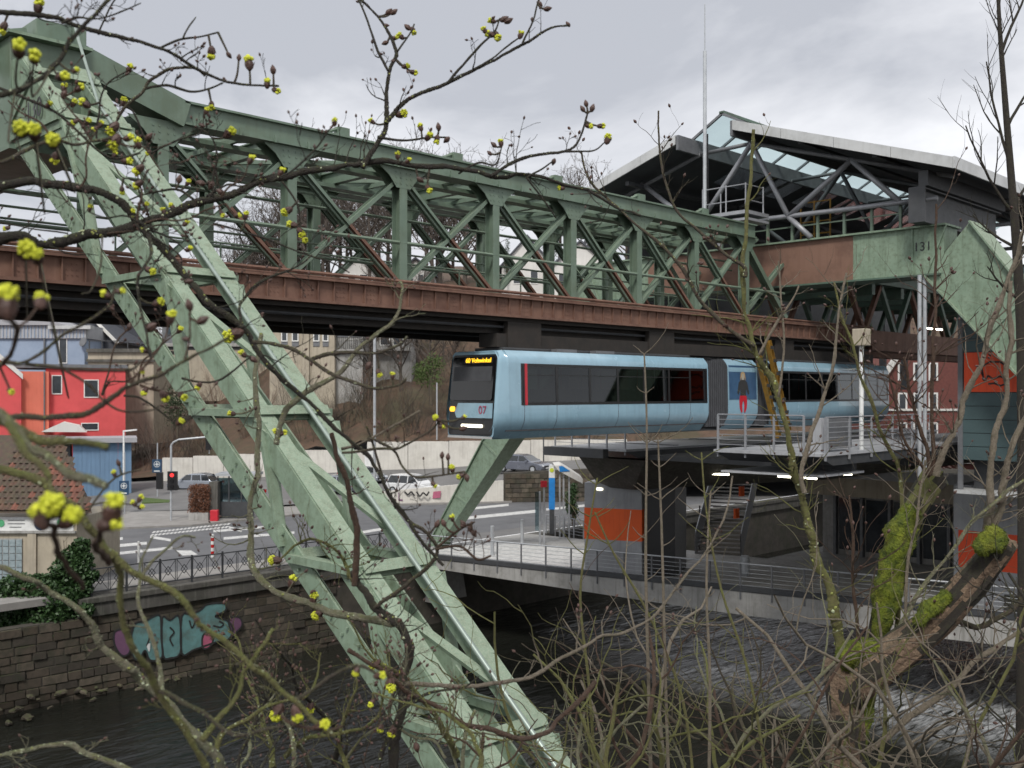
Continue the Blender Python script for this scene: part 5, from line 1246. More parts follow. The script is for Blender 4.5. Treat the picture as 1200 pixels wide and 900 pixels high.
def car(lab, x, y, d, yaw, L_, W_, H_, paint, wagon=.0, group='cars parked on the side street'):
    """yaw: heading against the picture's right direction, 0 = nose to the right, + turns nose away"""
    p = camf((cx(x,d), d, 0)); t = thing('parked_car', lab, 'car', (p[0], p[1], ch(y,d)))
    g = ch(y,d)
    fr = lambda q: camf((cx(x,d) + math.cos(yaw)*q[0] - math.sin(yaw)*q[1], d + math.sin(yaw)*q[0] + math.cos(yaw)*q[1], g + q[2]))
    l, w = L_/2, W_/2
    bodyp = [(-l,.32),(-l-.02,.55),(-l+.05,.86),(-l*.35,.93),(l*.30,.92),(l*.52,.9),(l*.85,.76),(l*.985,.62),(l,.4),(l*.96,.26),(-l*.96,.24)]
    b = MB(fr); n = len(bodyp); rings = []
    for yy, k, dz in ((-w,.94,.0), (-w*.96,1,0), (w*.96,1,0), (w,.94,0)):
        rings.append([(a*(1 if abs(yy) < w else .985), yy, (z-.5)*k+.5) for a, z in bodyp])
    b.add([q for r in rings for q in r], [(i*n+j, i*n+(j+1) % n, (i+1)*n+(j+1) % n, (i+1)*n+j) for i in range(3) for j in range(n)] + [tuple(range(n))[::-1], tuple(range(3*n,4*n))])
    b.build('body', paint, t, bevel=.03)
    r0 = -l*(.93 if wagon else .8); g0 = [(r0,.88),(-l*(.78 if wagon else .5),H_-.06),(-l*.3,H_),(l*.02,H_-.02),(l*.22,H_-.12),(l*.56,.88)]
    b = MB(fr); n = len(g0)
    b.add([(a, s*(w*.93 if z < 1 else w*.76), z) for s in (-1,1) for a, z in g0], [(j, (j+1) % n, n+(j+1) % n, n+j) for j in range(n)] + [tuple(range(n))[::-1], tuple(range(n,2*n))])
    cabm = b.build('cabin', paint, t, bevel=.02)
    def side_y(z): return w*.93 + (w*.76-w*.93)*(z-.88)/(H_-.88)
    for s in (-1, 1):
        for (a0, a1, b0, b1) in ((l*.46, l*.02, l*.2, l*.02), (-l*.02, -l*.38, -l*.02, -l*.34), (-l*.42, r0+.12, -l*.38, r0+.38)):
            z0, z1 = .93, H_-.12; q = [(a0,z0),(a1,z0),(b1,z1),(b0,z1)]
            MB(fr).add([(a, s*(side_y(z)+.012), z) for a, z in q], [(0,1,2,3) if s < 0 else (3,2,1,0)]).build('side_window', 'car_glass', t)
        MB(fr).box(l*.34, l*.42, s*(w+.1)-.07, s*(w+.1)+.07, .92, 1.04).build('mirror', paint, t, bevel=.02)
        for a in (-l*.62, l*.62):
            wh = MB(fr).cyl((a, s*(w-.1), .32), (0,1,0), .32, .22, 18).build('wheel', 'tyre', t)
            MB(fr).cyl((a, s*(w+.005), .32), (0,1,0), .2, .03, 12).build('rim', 'galv', wh)
        MB(fr).prism([(l*.93, s*w*.62, .7), (l*.97, s*w*.9, .68), (l*.99, s*w*.88, .56), (l*1.0, s*w*.6, .58)], (.03,0,0)).build('headlight', 'lens', t)
        MB(fr).box(-l-.04, -l+.02, min(s*w*.7,s*w*.95), max(s*w*.7,s*w*.95), .62, .84).build('tail_light', 'tail_red', t)
    e = .014
    MB(fr).add([(l*.53,-w*.86,.92), (l*.53,w*.86,.92), (l*.23+e,w*.72,H_-.12), (l*.23+e,-w*.72,H_-.12)], [(0,1,2,3)]).build('windscreen', 'car_glass', t)
    MB(fr).add([(r0-e+.02,-w*.84,.94), (r0-e+.02,w*.84,.94), (-l*(.78 if wagon else .5)-e-.03,w*.7,H_-.12), (-l*(.78 if wagon else .5)-e-.03,-w*.7,H_-.12)], [(3,2,1,0)]).build('rear_window', 'car_glass', t)
    MB(fr).box(l-.02, l+.015, -w*.5, w*.5, .42, .6).build('grille', 'black', t); MB(fr).box(l+.012, l+.03, -.26, .26, .36, .47).build('number_plate', 'sign_white', t)
    return t
car('dark grey estate car parked by the white retaining wall', 613, 553, 84, R_(-32), 4.6, 1.8, 1.47, 'car_grey', 1)
car('white people carrier half hidden by the graffiti parapet', 484, 579, 82, R_(-28), 4.4, 1.8, 1.62, 'car_white', 1)
car('silver hatchback waiting at the junction by the red signal', 229, 575, 86, R_(172), 4.3, 1.75, 1.5, 'car_silver')
car('silver blue car seen past the lattice leg beside the lamp pole', 425, 566, 87, R_(-35), 4.3, 1.75, 1.45, 'car_silver')
car('light car glimpsed between the lattice leg chords', 388, 578, 82, R_(165), 4.3, 1.75, 1.5, 'car_silver')
car('dark car parked behind the bus shelter glass', 275, 588, 75, R_(180), 4.2, 1.75, 1.45, 'car_dark')
# ================================================================ vegetation
def W3(x, y, d): p = px(x, y, d=d); return Vector(p)
def smooth(pts, k=4):
    n = len(pts); out = []
    for i in range(n-1):
        p0, p1, p2, p3 = pts[max(i-1,0)], pts[i], pts[i+1], pts[min(i+2,n-1)]
        for j in range(k):
            t = j/k
            out.append(.5*((2*p1) + (p2-p0)*t + (2*p0-5*p1+4*p2-p3)*t*t + (3*p1-p0-3*p2+p3)*t**3))
    out.append(pts[-1]); return out
def rand_dir(r): return Vector((r.gauss(0,1), r.gauss(0,1), r.gauss(0,1))).normalized()
def grow(mb, p, dr, L_, r0, lev, rg, tips, spread=.75, upb=.25, n=5, kids=4, sides=5, wig=.22, shrink=.55, rmin=.0012):
    pts = [p.copy()]; d = dr.normalized(); q = p.copy()
    for i in range(n):
        d = (d + rand_dir(rg)*wig + Vector((0,0,upb*.3))).normalized(); q = q + d*(L_/n); pts.append(q.copy())
    rad = [max(r0*(1-.62*i/n), rmin*.8)*(1+.18*mnoise.noise(pts[i]*23)) for i in range(n+1)]
    mb.tube(pts, rad, sides, cap=False)
    if lev == 0: tips.append((pts[-1], d)); return
    for k in range(kids):
        t = .25 + .75*(k+rg.random()*.8)/kids; t = min(t, .99); i = min(int(t*n), n-1); o = pts[i].lerp(pts[i+1], t*n-i)
        ax = (pts[i+1]-pts[i]).normalized(); side = ax.cross(rand_dir(rg)).normalized()
        nd = (ax*(1-spread*.55) + side*spread + Vector((0,0,upb))).normalized()
        grow(mb, o, nd, L_*shrink*rg.uniform(.6,1.15), max(r0*(1-.6*t)*.62, rmin), lev-1, rg, tips, spread, upb, max(3,n-1), max(2,kids-1), max(3,sides-1), wig, shrink, rmin)
    tips.append((pts[-1], d))
# ---- buds
def ico(mb, c, r, m, squash=1.0, ax=None):
    t = (1+5**.5)/2; vs = [(-1,t,0),(1,t,0),(-1,-t,0),(1,-t,0),(0,-1,t),(0,1,t),(0,-1,-t),(0,1,-t),(t,0,-1),(t,0,1),(-t,0,-1),(-t,0,1)]
    fs = [(0,11,5),(0,5,1),(0,1,7),(0,7,10),(0,10,11),(1,5,9),(5,11,4),(11,10,2),(10,7,6),(7,1,8),(3,9,4),(3,4,2),(3,2,6),(3,6,8),(3,8,9),(4,9,5),(2,4,11),(6,2,10),(8,6,7),(9,8,1)]
    l = (1+t*t)**.5; mb.add([(c[0]+v[0]/l*r, c[1]+v[1]/l*r, c[2]+v[2]/l*r*squash) for v in vs], fs, m)
def bud_mesh(kind, seed):
    rg = random.Random(seed); b = MB()
    prof_ = [(0,.10),(.12,.2),(.3,.29),(.5,.31),(.72,.22),(.9,.1),(1,.02)] if kind == 'c' else [(0,.10),(.12,.2),(.3,.27),(.48,.28),(.6,.2)]
    sc_ = 1.0 if kind == 'c' else .9
    b.tube([(0,0,z*sc_) for z, r in prof_], [r*sc_ for z, r in prof_], 7)
    for k in range(4):                        # overlapping scales
        a = k*1.57+seed; b.add([(.2*math.cos(a-.6),.2*math.sin(a-.6),.12), (.2*math.cos(a+.6),.2*math.sin(a+.6),.12), (.36*math.cos(a),.36*math.sin(a),.52)], [(0,1,2)])
    if kind == 'o':
        for k in range(16):
            d = rand_dir(rg); ico(b, (d.x*.2, d.y*.2, .66+d.z*.17), rg.uniform(.09,.15), 1)
    if kind == 'p':
        for k in range(90):
            d = rand_dir(rg); f = .27*rg.random()**.33; ico(b, (d.x*f, d.y*f, .64+d.z*f*.95), rg.uniform(.05,.085), 1)
        for k in range(5):
            a = k*1.26+seed; b.add([(.2*math.cos(a-.4),.2*math.sin(a-.4),.25), (.2*math.cos(a+.4),.2*math.sin(a+.4),.25), (.4*math.cos(a),.4*math.sin(a),.6)], [(0,1,2)])
    me = bpy.data.meshes.new('bud'); me.from_pydata(b.v, [], b.f); me.materials.append(M['bud_scale']); me.materials.append(M['bud_green'])
    me.polygons.foreach_set('material_index', b.m); return me
BUDS = {k: [bud_mesh(k, s) for s in range(3)] for k in 'cop'}
# ---- traced limbs: pixels, width in pixels at both ends, depth at both ends, bark
class Tree:
    def __init__(s, name, label, cat, loc, seed, group=None):
        s.t = thing(name, label, cat, loc, group); s.lines = []; s.rg = random.Random(seed); s.tw = {}
    def limb(s, pts, w0, w1, d0, d1, bark, name='limb', spurs=0, spl=40, k=5):
        if name == 'limb': w0, w1 = w0*.88, w1*.88
        n = len(pts); P3 = [W3(x, y, d0+(d1-d0)*i/(n-1)) for i, (x, y) in enumerate(pts)]
        c = smooth(P3, k); N = len(c); out = []
        dm = (d0+d1)/2
        for i, p in enumerate(c):
            j = .9*(w0+w1)/2/1200*dm; f1 = 26/dm; out.append(p + Vector((mnoise.noise(p*f1+Vector((1,2,3))), mnoise.noise(p*f1), mnoise.noise(p*f1+Vector((7,1,0)))))*j + Vector((mnoise.noise(p*f1*3+Vector((4,2,3))), mnoise.noise(p*f1*3), mnoise.noise(p*f1*3+Vector((2,9,0)))))*j*.3)
        rad = [max(.0012, (w0+(w1-w0)*i/(N-1))/2400*(d0+(d1-d0)*i/(N-1)))*(1+.3*mnoise.noise(out[i]*(40/max(dm,1.5)))+.16*mnoise.noise(out[i]*(130/max(dm,1.5)))) for i in range(N)]
        w = max(w0, w1)
        if w > 4:                              # resample finely and roughen the bark ring by ring
            L_ = sum((b_-a_).length for a_, b_ in zip(out, out[1:])); M_ = int(min(420, max(N, L_/(1.1*max(min(rad), .0025)))))
            tt = np.linspace(0, N-1, M_); fo, fr_ = [], []
            for q in tt: i = min(int(q), N-2); fo.append(out[i].lerp(out[i+1], q-i)); fr_.append(rad[i]+(rad[i+1]-rad[i])*(q-i))
            mb = MB(); ns = 11 if w > 8 else 8; mb.tube([tuple(p) for p in fo], fr_, ns)
            for vi in range(len(mb.v)):
                c_ = fo[vi//ns]; v_ = Vector(mb.v[vi]); r_ = fr_[vi//ns]; fq = .55/r_
                mb.v[vi] = tuple(c_ + (v_-c_)*(1 + .26*mnoise.noise(v_*fq) + .16*mnoise.noise(v_*fq*2.6)))
            mb.build(name, bark, s.t, smooth=True)
            if bark in ('bark_moss', 'bark_lichen', 'bark_dark', 'bark') and w < 40:
                for m_, pr in (('lichen', .5 if bark == 'bark_lichen' else .12), ('lichen_yellow', .22)):
                    fl = MB()
                    for k_ in range(int(M_*pr*1.6)):
                        if mnoise.noise(fo[min(M_-1, int(s.rg.random()*M_))]*7) < -.35: continue
                        i = s.rg.randrange(M_); ax = (fo[min(i+1,M_-1)]-fo[max(i-1,0)]).normalized(); sd = ax.cross(rand_dir(s.rg)).normalized()
                        if sd.z < -.4: continue
                        o_ = fo[i]+sd*fr_[i]*1.02; e_ = fr_[i]*s.rg.uniform(.12,.5); t2 = sd.cross(ax)
                        fl.add([tuple(o_+(ax*math.cos(g_)+t2*math.sin(g_))*e_*s.rg.uniform(.6,1.2)) for g_ in (0,1.25,2.5,3.75,5)] + [tuple(o_+sd*e_*.45)], [(0,1,5),(1,2,5),(2,3,5),(3,4,5),(4,0,5)])
                    if fl.v: fl.build('lichen', m_, s.t, kind='stuff')
        else: MB().tube([tuple(p) for p in out], rad, 5).build(name, bark, s.t, smooth=True)
        for i, p in enumerate(out): s.lines.append((p, rad[i], bark))
        for _ in range(int(spurs*2.2)):
            i = s.rg.randrange(2, N-1); tdir = (out[i]-out[i-1]).normalized(); sd = tdir.cross(rand_dir(s.rg)).normalized()
            mb = s.tw.setdefault(bark, MB()); tips = []
            Ls = spl/1200*dm*s.rg.uniform(.35,1.2)
            grow(mb, out[i], tdir*.45+sd*.9+Vector((0,0,.25)), Ls, min(rad[i]*.5, 1.9/2400*dm), 2 if s.rg.random() < .3 else 1, s.rg, tips, kids=2, n=5, sides=4, wig=.3, shrink=.6)
            for q, dd in tips:
                if s.rg.random() < (.5 if dm < 6 else .25): s.bud3(q, dd, 5.0*s.rg.uniform(.7,1.2)/1200*dm, 'c')
        return out
    def bud3(s, p, d, size, kind):
        o = shared('bud', s.rg.choice(BUDS[kind]), s.t, p, (size,)*3)
        o.rotation_euler = d.to_track_quat('Z', 'Y').to_euler()
    def bud(s, x, y, sz, kind, d=None):
        best = None; bd = 1e9
        for p, r, bk in s.lines:
            Z = CC*p.x+SS*p.y
            if Z < .3: continue
            qx = 600+1200*(SS*p.x-CC*p.y)/Z; qy = 460-1200*p.z/Z; e = math.hypot(qx-x, qy-y) + (0 if d is None else 60*abs(Z-d)/d)
            if e < bd: bd = e; best = (p, Z, bk, r)
        dd = d or best[1]
        a = W3(x, y+sz*.3, dd); p0 = best[0]
        size = sz/1200*dd*1.3
        if bd < 170:
            up = Vector((0,0,1)); mid = p0.lerp(a, .55) + Vector((0,0,-.12*(a-p0).length)) + rand_dir(s.rg)*.06*(a-p0).length
            c = smooth([p0, mid, a], 4); dr = (c[-1]-c[-2]).normalized() + Vector((0,0,.35)) + rand_dir(s.rg)*.25
            rr = 2.0/2400*dd + .0006
            s.tw.setdefault('bark' if best[2] in ('bark_dark','bark') else best[2], MB()).tube([tuple(q) for q in c], [rr*(1.25-.4*i/(len(c)-1)) for i in range(len(c))], 5)
        else: dr = Vector((0,0,1)) + rand_dir(s.rg)*.4
        s.bud3(a - dr.normalized()*size*.4, dr.normalized(), size, kind)
    def done(s):
        for bk, mb in s.tw.items():
            if mb.v: mb.build('twigs', bk, s.t, smooth=True, kind='stuff')
T1 = Tree('budding_maple', 'budding maple with dark limbs and yellow-green flower buds reaching across the railway', 'tree', (W3(-330, 460, 3.5).x, W3(-330, 460, 3.5).y, -9), 11)
tx = -330
T1.limb([(tx+10,1500),(tx,1000),(tx-5,600),(tx+5,300),(tx+20,0),(tx+30,-300)], 70, 34, 3.5, 3.5, 'bark', 'trunk')
A = T1.limb
A([(tx,420),(-150,320),(0,281),(50,282),(88,280),(120,274),(160,261),(200,250),(255,230),(320,214),(405,196),(470,191),(560,203),(620,209),(690,228),(748,252)], 18, 3, 3.4, 4.3, 'bark_dark', spurs=10, spl=60)
A([(tx,320),(-150,235),(0,218),(50,215),(100,221),(130,232),(156,254),(172,270),(200,304),(236,344),(264,370),(288,392),(310,420),(344,458),(380,488),(418,524),(442,550),(470,598),(500,640),(520,662)], 13, 4, 3.3, 3.6, 'bark_dark', spurs=8, spl=60)
A([(284,386),(281,360),(290,345),(308,328),(330,318),(352,309),(364,298)], 5, 2.5, 3.4, 3.6, 'bark_dark', spurs=2)
A([(298,401),(322,402),(347,412),(363,422),(393,440),(420,452),(442,457),(467,452),(478,444)], 6, 3, 3.4, 3.3, 'bark', spurs=1)
A([(363,421),(380,414),(398,413),(437,413),(467,405),(478,396)], 6, 3, 3.4, 3.3, 'bark', spurs=1)
A([(322,520),(335,480),(360,460),(393,440),(415,415),(440,392),(462,370),(470,340),(468,330)], 8, 3.5, 3.6, 3.7, 'bark_lichen', spurs=4)
A([(425,196),(440,166),(450,143),(455,83),(466,60),(450,27),(412,-8)], 7, 3, 4, 4.2, 'bark_dark', spurs=2, spl=35)
A([(455,83),(443,60),(427,17),(415,-10)], 4, 2.5, 4, 4.1, 'bark_dark', spurs=2, spl=30)
A([(466,60),(480,40),(486,28)], 3, 2, 4, 4.1, 'bark_dark')
A([(450,143),(480,118),(525,98),(570,75),(612,52),(645,33),(668,27)], 6, 2.4, 4, 4.2, 'bark_dark', spurs=2, spl=30)
A([(525,98),(545,72),(565,52),(580,36),(585,24)], 4, 2.4, 4, 4.1, 'bark_dark', spurs=1, spl=25)
A([(560,80),(585,62),(608,44)], 3, 2, 4, 4.1, 'bark_dark')
A([(612,52),(625,25),(632,-5)], 3.4, 2.2, 4.1, 4.2, 'bark_dark')
A([(440,160),(470,164),(500,160),(524,162)], 4, 2.2, 4, 4.1, 'bark_dark', spurs=1, spl=25)
A([(575,205),(613,185),(663,178),(680,160),(687,133)], 5, 2.4, 4.1, 4.2, 'bark_dark', spurs=1, spl=30)
A([(663,178),(682,178),(697,176),(710,165)], 3, 2, 4.1, 4.2, 'bark_dark')
A([(537,203),(560,190),(580,192),(588,172)], 3, 2, 4.1, 4.2, 'bark_dark')
A([(617,209),(640,195),(650,188)], 3, 2, 4.1, 4.2, 'bark_dark'); A([(617,209),(640,240),(652,255)], 3, 2, 4.1, 4.2, 'bark_dark')
A([(tx,120),(-150,20),(40,18),(86,28),(128,40),(186,56),(210,68),(240,88),(283,97),(327,101)], 8, 2.6, 3.0, 3.4, 'bark_dark', spurs=4, spl=45)
A([(186,56),(210,46),(240,42),(256,38)], 3.4, 2, 3.3, 3.4, 'bark_dark'); A([(215,45),(222,30),(230,20)], 2.5, 1.8, 3.3, 3.4, 'bark_dark')
A([(240,88),(228,80),(200,82),(176,94),(165,108),(148,124),(140,138)], 4, 5, 3.4, 3.4, 'bark', spurs=2)
A([(168,104),(195,100),(222,108),(244,104),(260,97)], 4.4, 2.2, 3.4, 3.4, 'bark_dark', spurs=2, spl=30)
A([(tx,200),(-120,110),(0,112),(45,92),(75,62),(110,20),(140,-10)], 10, 4, 2.2, 2.4, 'bark_dark', spurs=4, spl=40)
A([(-60,205),(0,190),(30,178),(62,165),(85,170),(110,165),(140,160)], 6, 3, 2.6, 2.9, 'bark', spurs=4, spl=40)
A([(-40,90),(20,112),(60,128),(95,160),(130,185),(165,180)], 4, 2.5, 3, 3.2, 'bark_dark', spurs=4, spl=40)
A([(0,260),(40,268),(80,274)], 2.6, 2, 3.3, 3.4, 'bark_dark')
A([(230,236),(205,222),(180,225),(150,235)], 4, 2, 3.4, 3.5, 'bark_dark', spurs=3); A([(250,262),(310,280),(380,305),(410,320)], 3.4, 2, 3.6, 3.8, 'bark_dark', spurs=3)
A([(330,213),(350,245),(352,270)], 3, 2, 3.8, 3.8, 'bark_dark'); A([(120,275),(118,310),(108,340),(96,345)], 3, 2, 2.4, 2.2, 'bark')
A([(172,275),(175,300),(160,330),(170,380),(178,420)], 5, 3, 2.9, 2.6, 'bark_dark', spurs=2)
# nearer, out of focus limbs at the left
A([(tx,700),(-120,420),(0,487),(10,500),(50,530),(83,557),(130,571)], 13, 11, 1.6, 1.5, 'bark_lichen')
A([(-120,430),(0,497),(30,508),(83,518),(130,524)], 11, 10, 1.6, 1.6, 'bark_moss')
A([(10,500),(30,525),(60,560)], 12, 10, 1.55, 1.5, 'bark_moss')
A([(tx,900),(-150,560),(20,555),(70,578),(97,607),(113,627),(130,650),(167,677),(217,710),(250,743),(300,780),(347,820),(392,862)], 13, 6, 1.9, 2.1, 'bark_moss', spurs=2)
A([(130,650),(137,667),(147,723),(167,767),(182,807),(207,847),(247,900)], 9, 9, 2.0, 2.3, 'bark_moss', spurs=1)
A([(-100,640),(27,673),(53,690),(90,717),(117,750),(150,780),(173,803),(213,847),(253,890),(275,930)], 6, 14, 2.6, 3, 'bark_lichen', spurs=3)
A([(187,813),(233,830),(267,857),(290,860),(327,853)], 7, 4, 2.2, 2.1, 'bark'); A([(347,820),(410,780),(440,790)], 5, 3.5, 2.1, 2.1, 'bark')
A([(192,824),(190,800),(180,757),(163,707),(166,680),(180,657),(197,643),(213,627),(228,628)], 7, 3, 2.6, 2.8, 'bark_lichen', spurs=3)
A([(236,872),(260,837),(277,813),(287,787),(310,750),(316,738)], 9, 4, 2.6, 2.8, 'bark_moss', spurs=3); A([(167,677),(165,660),(178,630)], 4, 2.5, 2.3, 2.4, 'bark_lichen')
A([(tx,560),(-100,520),(0,493),(60,487),(100,482),(133,463),(150,452),(187,443),(217,423),(240,410),(265,396)], 10, 3.4, 2.0, 2.0, 'bark', spurs=1)
A([(-100,440),(0,428),(30,425),(67,397),(110,373),(130,357),(134,335)], 6, 3, 2.0, 2.0, 'bark'); A([(30,425),(80,432),(150,434),(165,425)], 5, 3, 2.0, 2.1, 'bark')
A([(77,433),(100,450),(127,473),(150,483),(190,478)], 4, 2.5, 2.0, 2.1, 'bark'); A([(150,452),(178,420),(195,395),(198,378)], 4, 2.6, 2.0, 2.0, 'bark_brown'); A([(217,423),(222,395),(222,370)], 3.4, 2.6, 2.0, 2.0, 'bark_brown')
A([(213,443),(253,447),(287,423),(294,417)], 3, 2.2, 3.2, 3.3, 'bark_dark'); A([(100,604),(135,560),(165,550)], 3, 2, 2.4, 2.5, 'bark'); A([(90,600),(120,590),(158,592)], 3, 2, 2.4, 2.5, 'bark')
# middle stems
A([(305,395),(300,427),(303,487),(305,527),(300,567),(295,597),(294,630),(298,665),(312,688),(348,702),(380,716),(425,724),(464,727)], 6, 11, 4.6, 4.05, 'bark_lichen', spurs=10, spl=45)
A([(388,505),(398,540),(408,565),(412,600),(419,650),(418,688)], 6, 9, 3.8, 3.9, 'bark_brown', spurs=1)
A([(419,668),(420,692),(440,712),(462,724),(477,740),(479,765),(474,820),(466,870),(460,930)], 9, 14, 3.9, 4, 'bark_dark', spurs=5, spl=60)
A([(440,712),(470,690),(497,668),(512,640),(476,608),(456,584),(446,554),(430,500)], 6, 3, 3.9, 3.6, 'bark', spurs=3); A([(345,640),(370,632),(400,650),(415,685)], 3, 5, 4.2, 4.1, 'bark_moss', spurs=8, spl=50)
A([(430,512),(460,528),(472,546),(488,558),(520,556),(545,553)], 4, 2.4, 3.4, 3.3, 'bark', spurs=1); A([(400,530),(440,526),(464,527),(482,518),(506,502),(515,492)], 4, 2.4, 3.4, 3.3, 'bark', spurs=1)
A([(400,525),(440,512),(470,495),(492,482)], 4, 3, 3.6, 3.6, 'bark_pale'); A([(512,642),(530,628),(545,616),(556,610)], 4, 2.6, 3.6, 3.5, 'bark_brown'); A([(510,644),(540,640),(560,655),(575,650)], 4, 2.6, 3.6, 3.5, 'bark_brown', spurs=2)
A([(472,802),(504,802),(560,803),(590,799),(620,792),(660,771),(700,747),(733,743),(770,717),(800,680),(832,640),(850,600),(858,560)], 6.5, 2.2, 3.9, 4.6, 'bark_pale', spurs=5, spl=50)
A([(410,765),(444,784),(472,802),(500,824),(548,850),(580,858),(612,866),(640,858),(652,846),(700,800)], 6, 7, 3.6, 4.2, 'bark_brown', spurs=5, spl=50)
rg3 = random.Random(101)
for k in range(16):
    x, y = rg3.uniform(230, 600), rg3.uniform(880, 930); pts = [(x, y)]; ang = rg3.uniform(-2.6, -.5)
    for j in range(rg3.randrange(5, 9)):
        ang += rg3.gauss(0, .42); ang = min(max(ang, -2.9), -.2); L_ = rg3.uniform(16, 34); x += math.cos(ang)*L_; y += math.sin(ang)*L_; pts.append((x, y))
    A(pts, rg3.uniform(4, 9), 2, rg3.uniform(3.2, 4.6), rg3.uniform(3.4, 4.8), rg3.choice(['bark_lichen','bark_moss','bark_lichen','bark_dark']), spurs=5, spl=45)
A([(-90,905),(-20,890),(30,880),(70,870),(100,882),(135,895),(180,925)], 5, 9, 3, 3, 'bark_lichen', spurs=3)
rg4 = random.Random(202)
for k in range(26):                            # the tangle of fine twigs in the upper left
    x, y = rg4.choice([(60,165),(110,165),(45,92),(128,40),(86,28),(120,274),(160,261),(236,344),(210,68),(150,452),(100,221),(165,180),(255,230),(172,270),(133,463),(320,214)]); x += rg4.uniform(-14,14); pts = [(x, y)]; ang = rg4.uniform(-2.2, .7)
    for j in range(rg4.randrange(3, 6)):
        ang += rg4.gauss(0, .35); L_ = rg4.uniform(14, 28); x += math.cos(ang)*L_; y += math.sin(ang)*L_; pts.append((x, y))
    dd = rg4.uniform(2.7, 3.6); A(pts, 3.4, 1.8, dd, dd, rg4.choice(['bark_dark','bark_dark','bark_brown']), spurs=2, spl=35)
    if rg4.random() < .7: T1.bud(pts[-1][0]+3, pts[-1][1]-6, rg4.uniform(7, 12), rg4.choice('coop'))
bl = '''45 3 16 o;4 28 14 o;22 52 22 o 1.9;40 62 20 o 1.9;72 85 16 o;75 100 10 o;88 80 9 o;92 100 12 o;100 118 13 o;86 118 10 o;57 120 9 o;88 140 9 o;102 140 10 o;112 148 8 o;25 146 24 p 1.9;40 150 22 p 1.9;62 160 22 p 1.9;65 180 14 o;133 145 17 p;135 160 18 p;150 158 12 o;162 165 12 o;148 185 12 o;163 194 14 o;174 158 9 c;162 212 12 o;143 220 9 o;153 245 9 o;170 237 8 o;192 245 9 o;202 240 9 o;210 208 9 c;220 212 8 o;236 212 9 c;248 214 9 c;258 222 9 c;30 287 28 p 1.6;44 296 20 p 1.6;8 345 38 p 1.25;48 347 22 o 1.5;175 313 12 p;185 351 13 p;8 265 8 o;248 57 14 o;268 62 7 c;292 70 16 o;280 66 7 c;320 80 9 c;313 95 11 o;323 103 10 o;248 120 10 o;268 152 15 p;237 145 7 c;337 243 13 p;343 260 12 o;352 268 12 p;356 277 10 o;278 250 8 o;288 250 9 o;260 248 8 o;455 12 8 c;461 12 8 c;452 28 6 c;478 30 8 c;484 33 9 o;463 42 8 o;470 40 9 o;452 48 7 c;475 75 9 o;484 82 9 o;470 130 13 p;436 140 8 o;493 147 9 o;502 157 11 o;512 160 10 o;514 147 8 c;524 161 8 c;466 180 9 o;478 186 8 o;577 22 9 o;568 33 9 o;575 37 11 o;582 38 12 o;590 20 9 c;595 22 9 c;610 38 10 o;632 2 7 c;641 8 8 c;666 27 6 c;587 165 9 o;579 168 7 c;574 178 6 c;687 120 7 c;694 125 8 c;683 126 7 c;690 145 9 o;704 145 9 o;712 160 12 p;658 218 8 o;649 187 7 c;502 218 10 o;492 208 8 c;125 342 12 o;140 338 11 o;200 368 16 o;222 355 12 c;236 372 13 c;275 385 22 p;218 395 8 c;170 408 9 o;176 380 14 c;285 412 10 o;296 418 9 c;170 455 10 o;192 460 13 o;213 460 12 o;12 455 10 o;272 482 9 o;325 503 9 o;331 505 9 o;62 583 38 p 1.3;48 598 30 p 1.3;80 600 30 p 1.3;132 588 34 p 1.3;127 606 26 o 1.3;164 582 9 o;165 592 8 o;157 588 8 o;134 553 8 o;139 541 7 c;323 652 15 p;342 678 13 o;367 698 13 p;373 715 14 p;326 826 21 p;347 830 17 p;364 824 13 p;376 845 17 p;418 783 11 p;440 774 13 p;452 780 9 p;444 788 13 p;458 796 16 p;468 786 11 p;436 820 10 o;446 850 10 p;460 853 13 p;488 872 10 c;432 425 9 c;444 434 9 p;460 438 8 o;513 488 10 p;517 497 8 o;543 487 7 o;542 500 8 c;530 547 9 p;540 555 9 p;547 557 8 c;508 565 8 p;518 532 7 c;525 534 7 c;530 605 8 o;512 612 8 c;520 611 8 c;543 612 8 c;551 617 8 c;555 622 8 c'''
A([(62,615),(70,650),(100,690)], 8, 6, 1.3, 1.6, 'bark_brown'); A([(125,615),(112,640),(128,655)], 8, 8, 1.3, 1.9, 'bark_brown')
A([(330,840),(345,850),(380,855),(400,850)], 5, 4, 2.1, 2.1, 'bark_brown'); A([(8,360),(20,400),(0,430)], 7, 5, 1.25, 1.9, 'bark_brown')
for s_ in bl.split(';'):
    q = s_.split(); T1.bud(float(q[0]), float(q[1]), float(q[2]), q[3], float(q[4]) if len(q) > 4 else None)
T1.done()
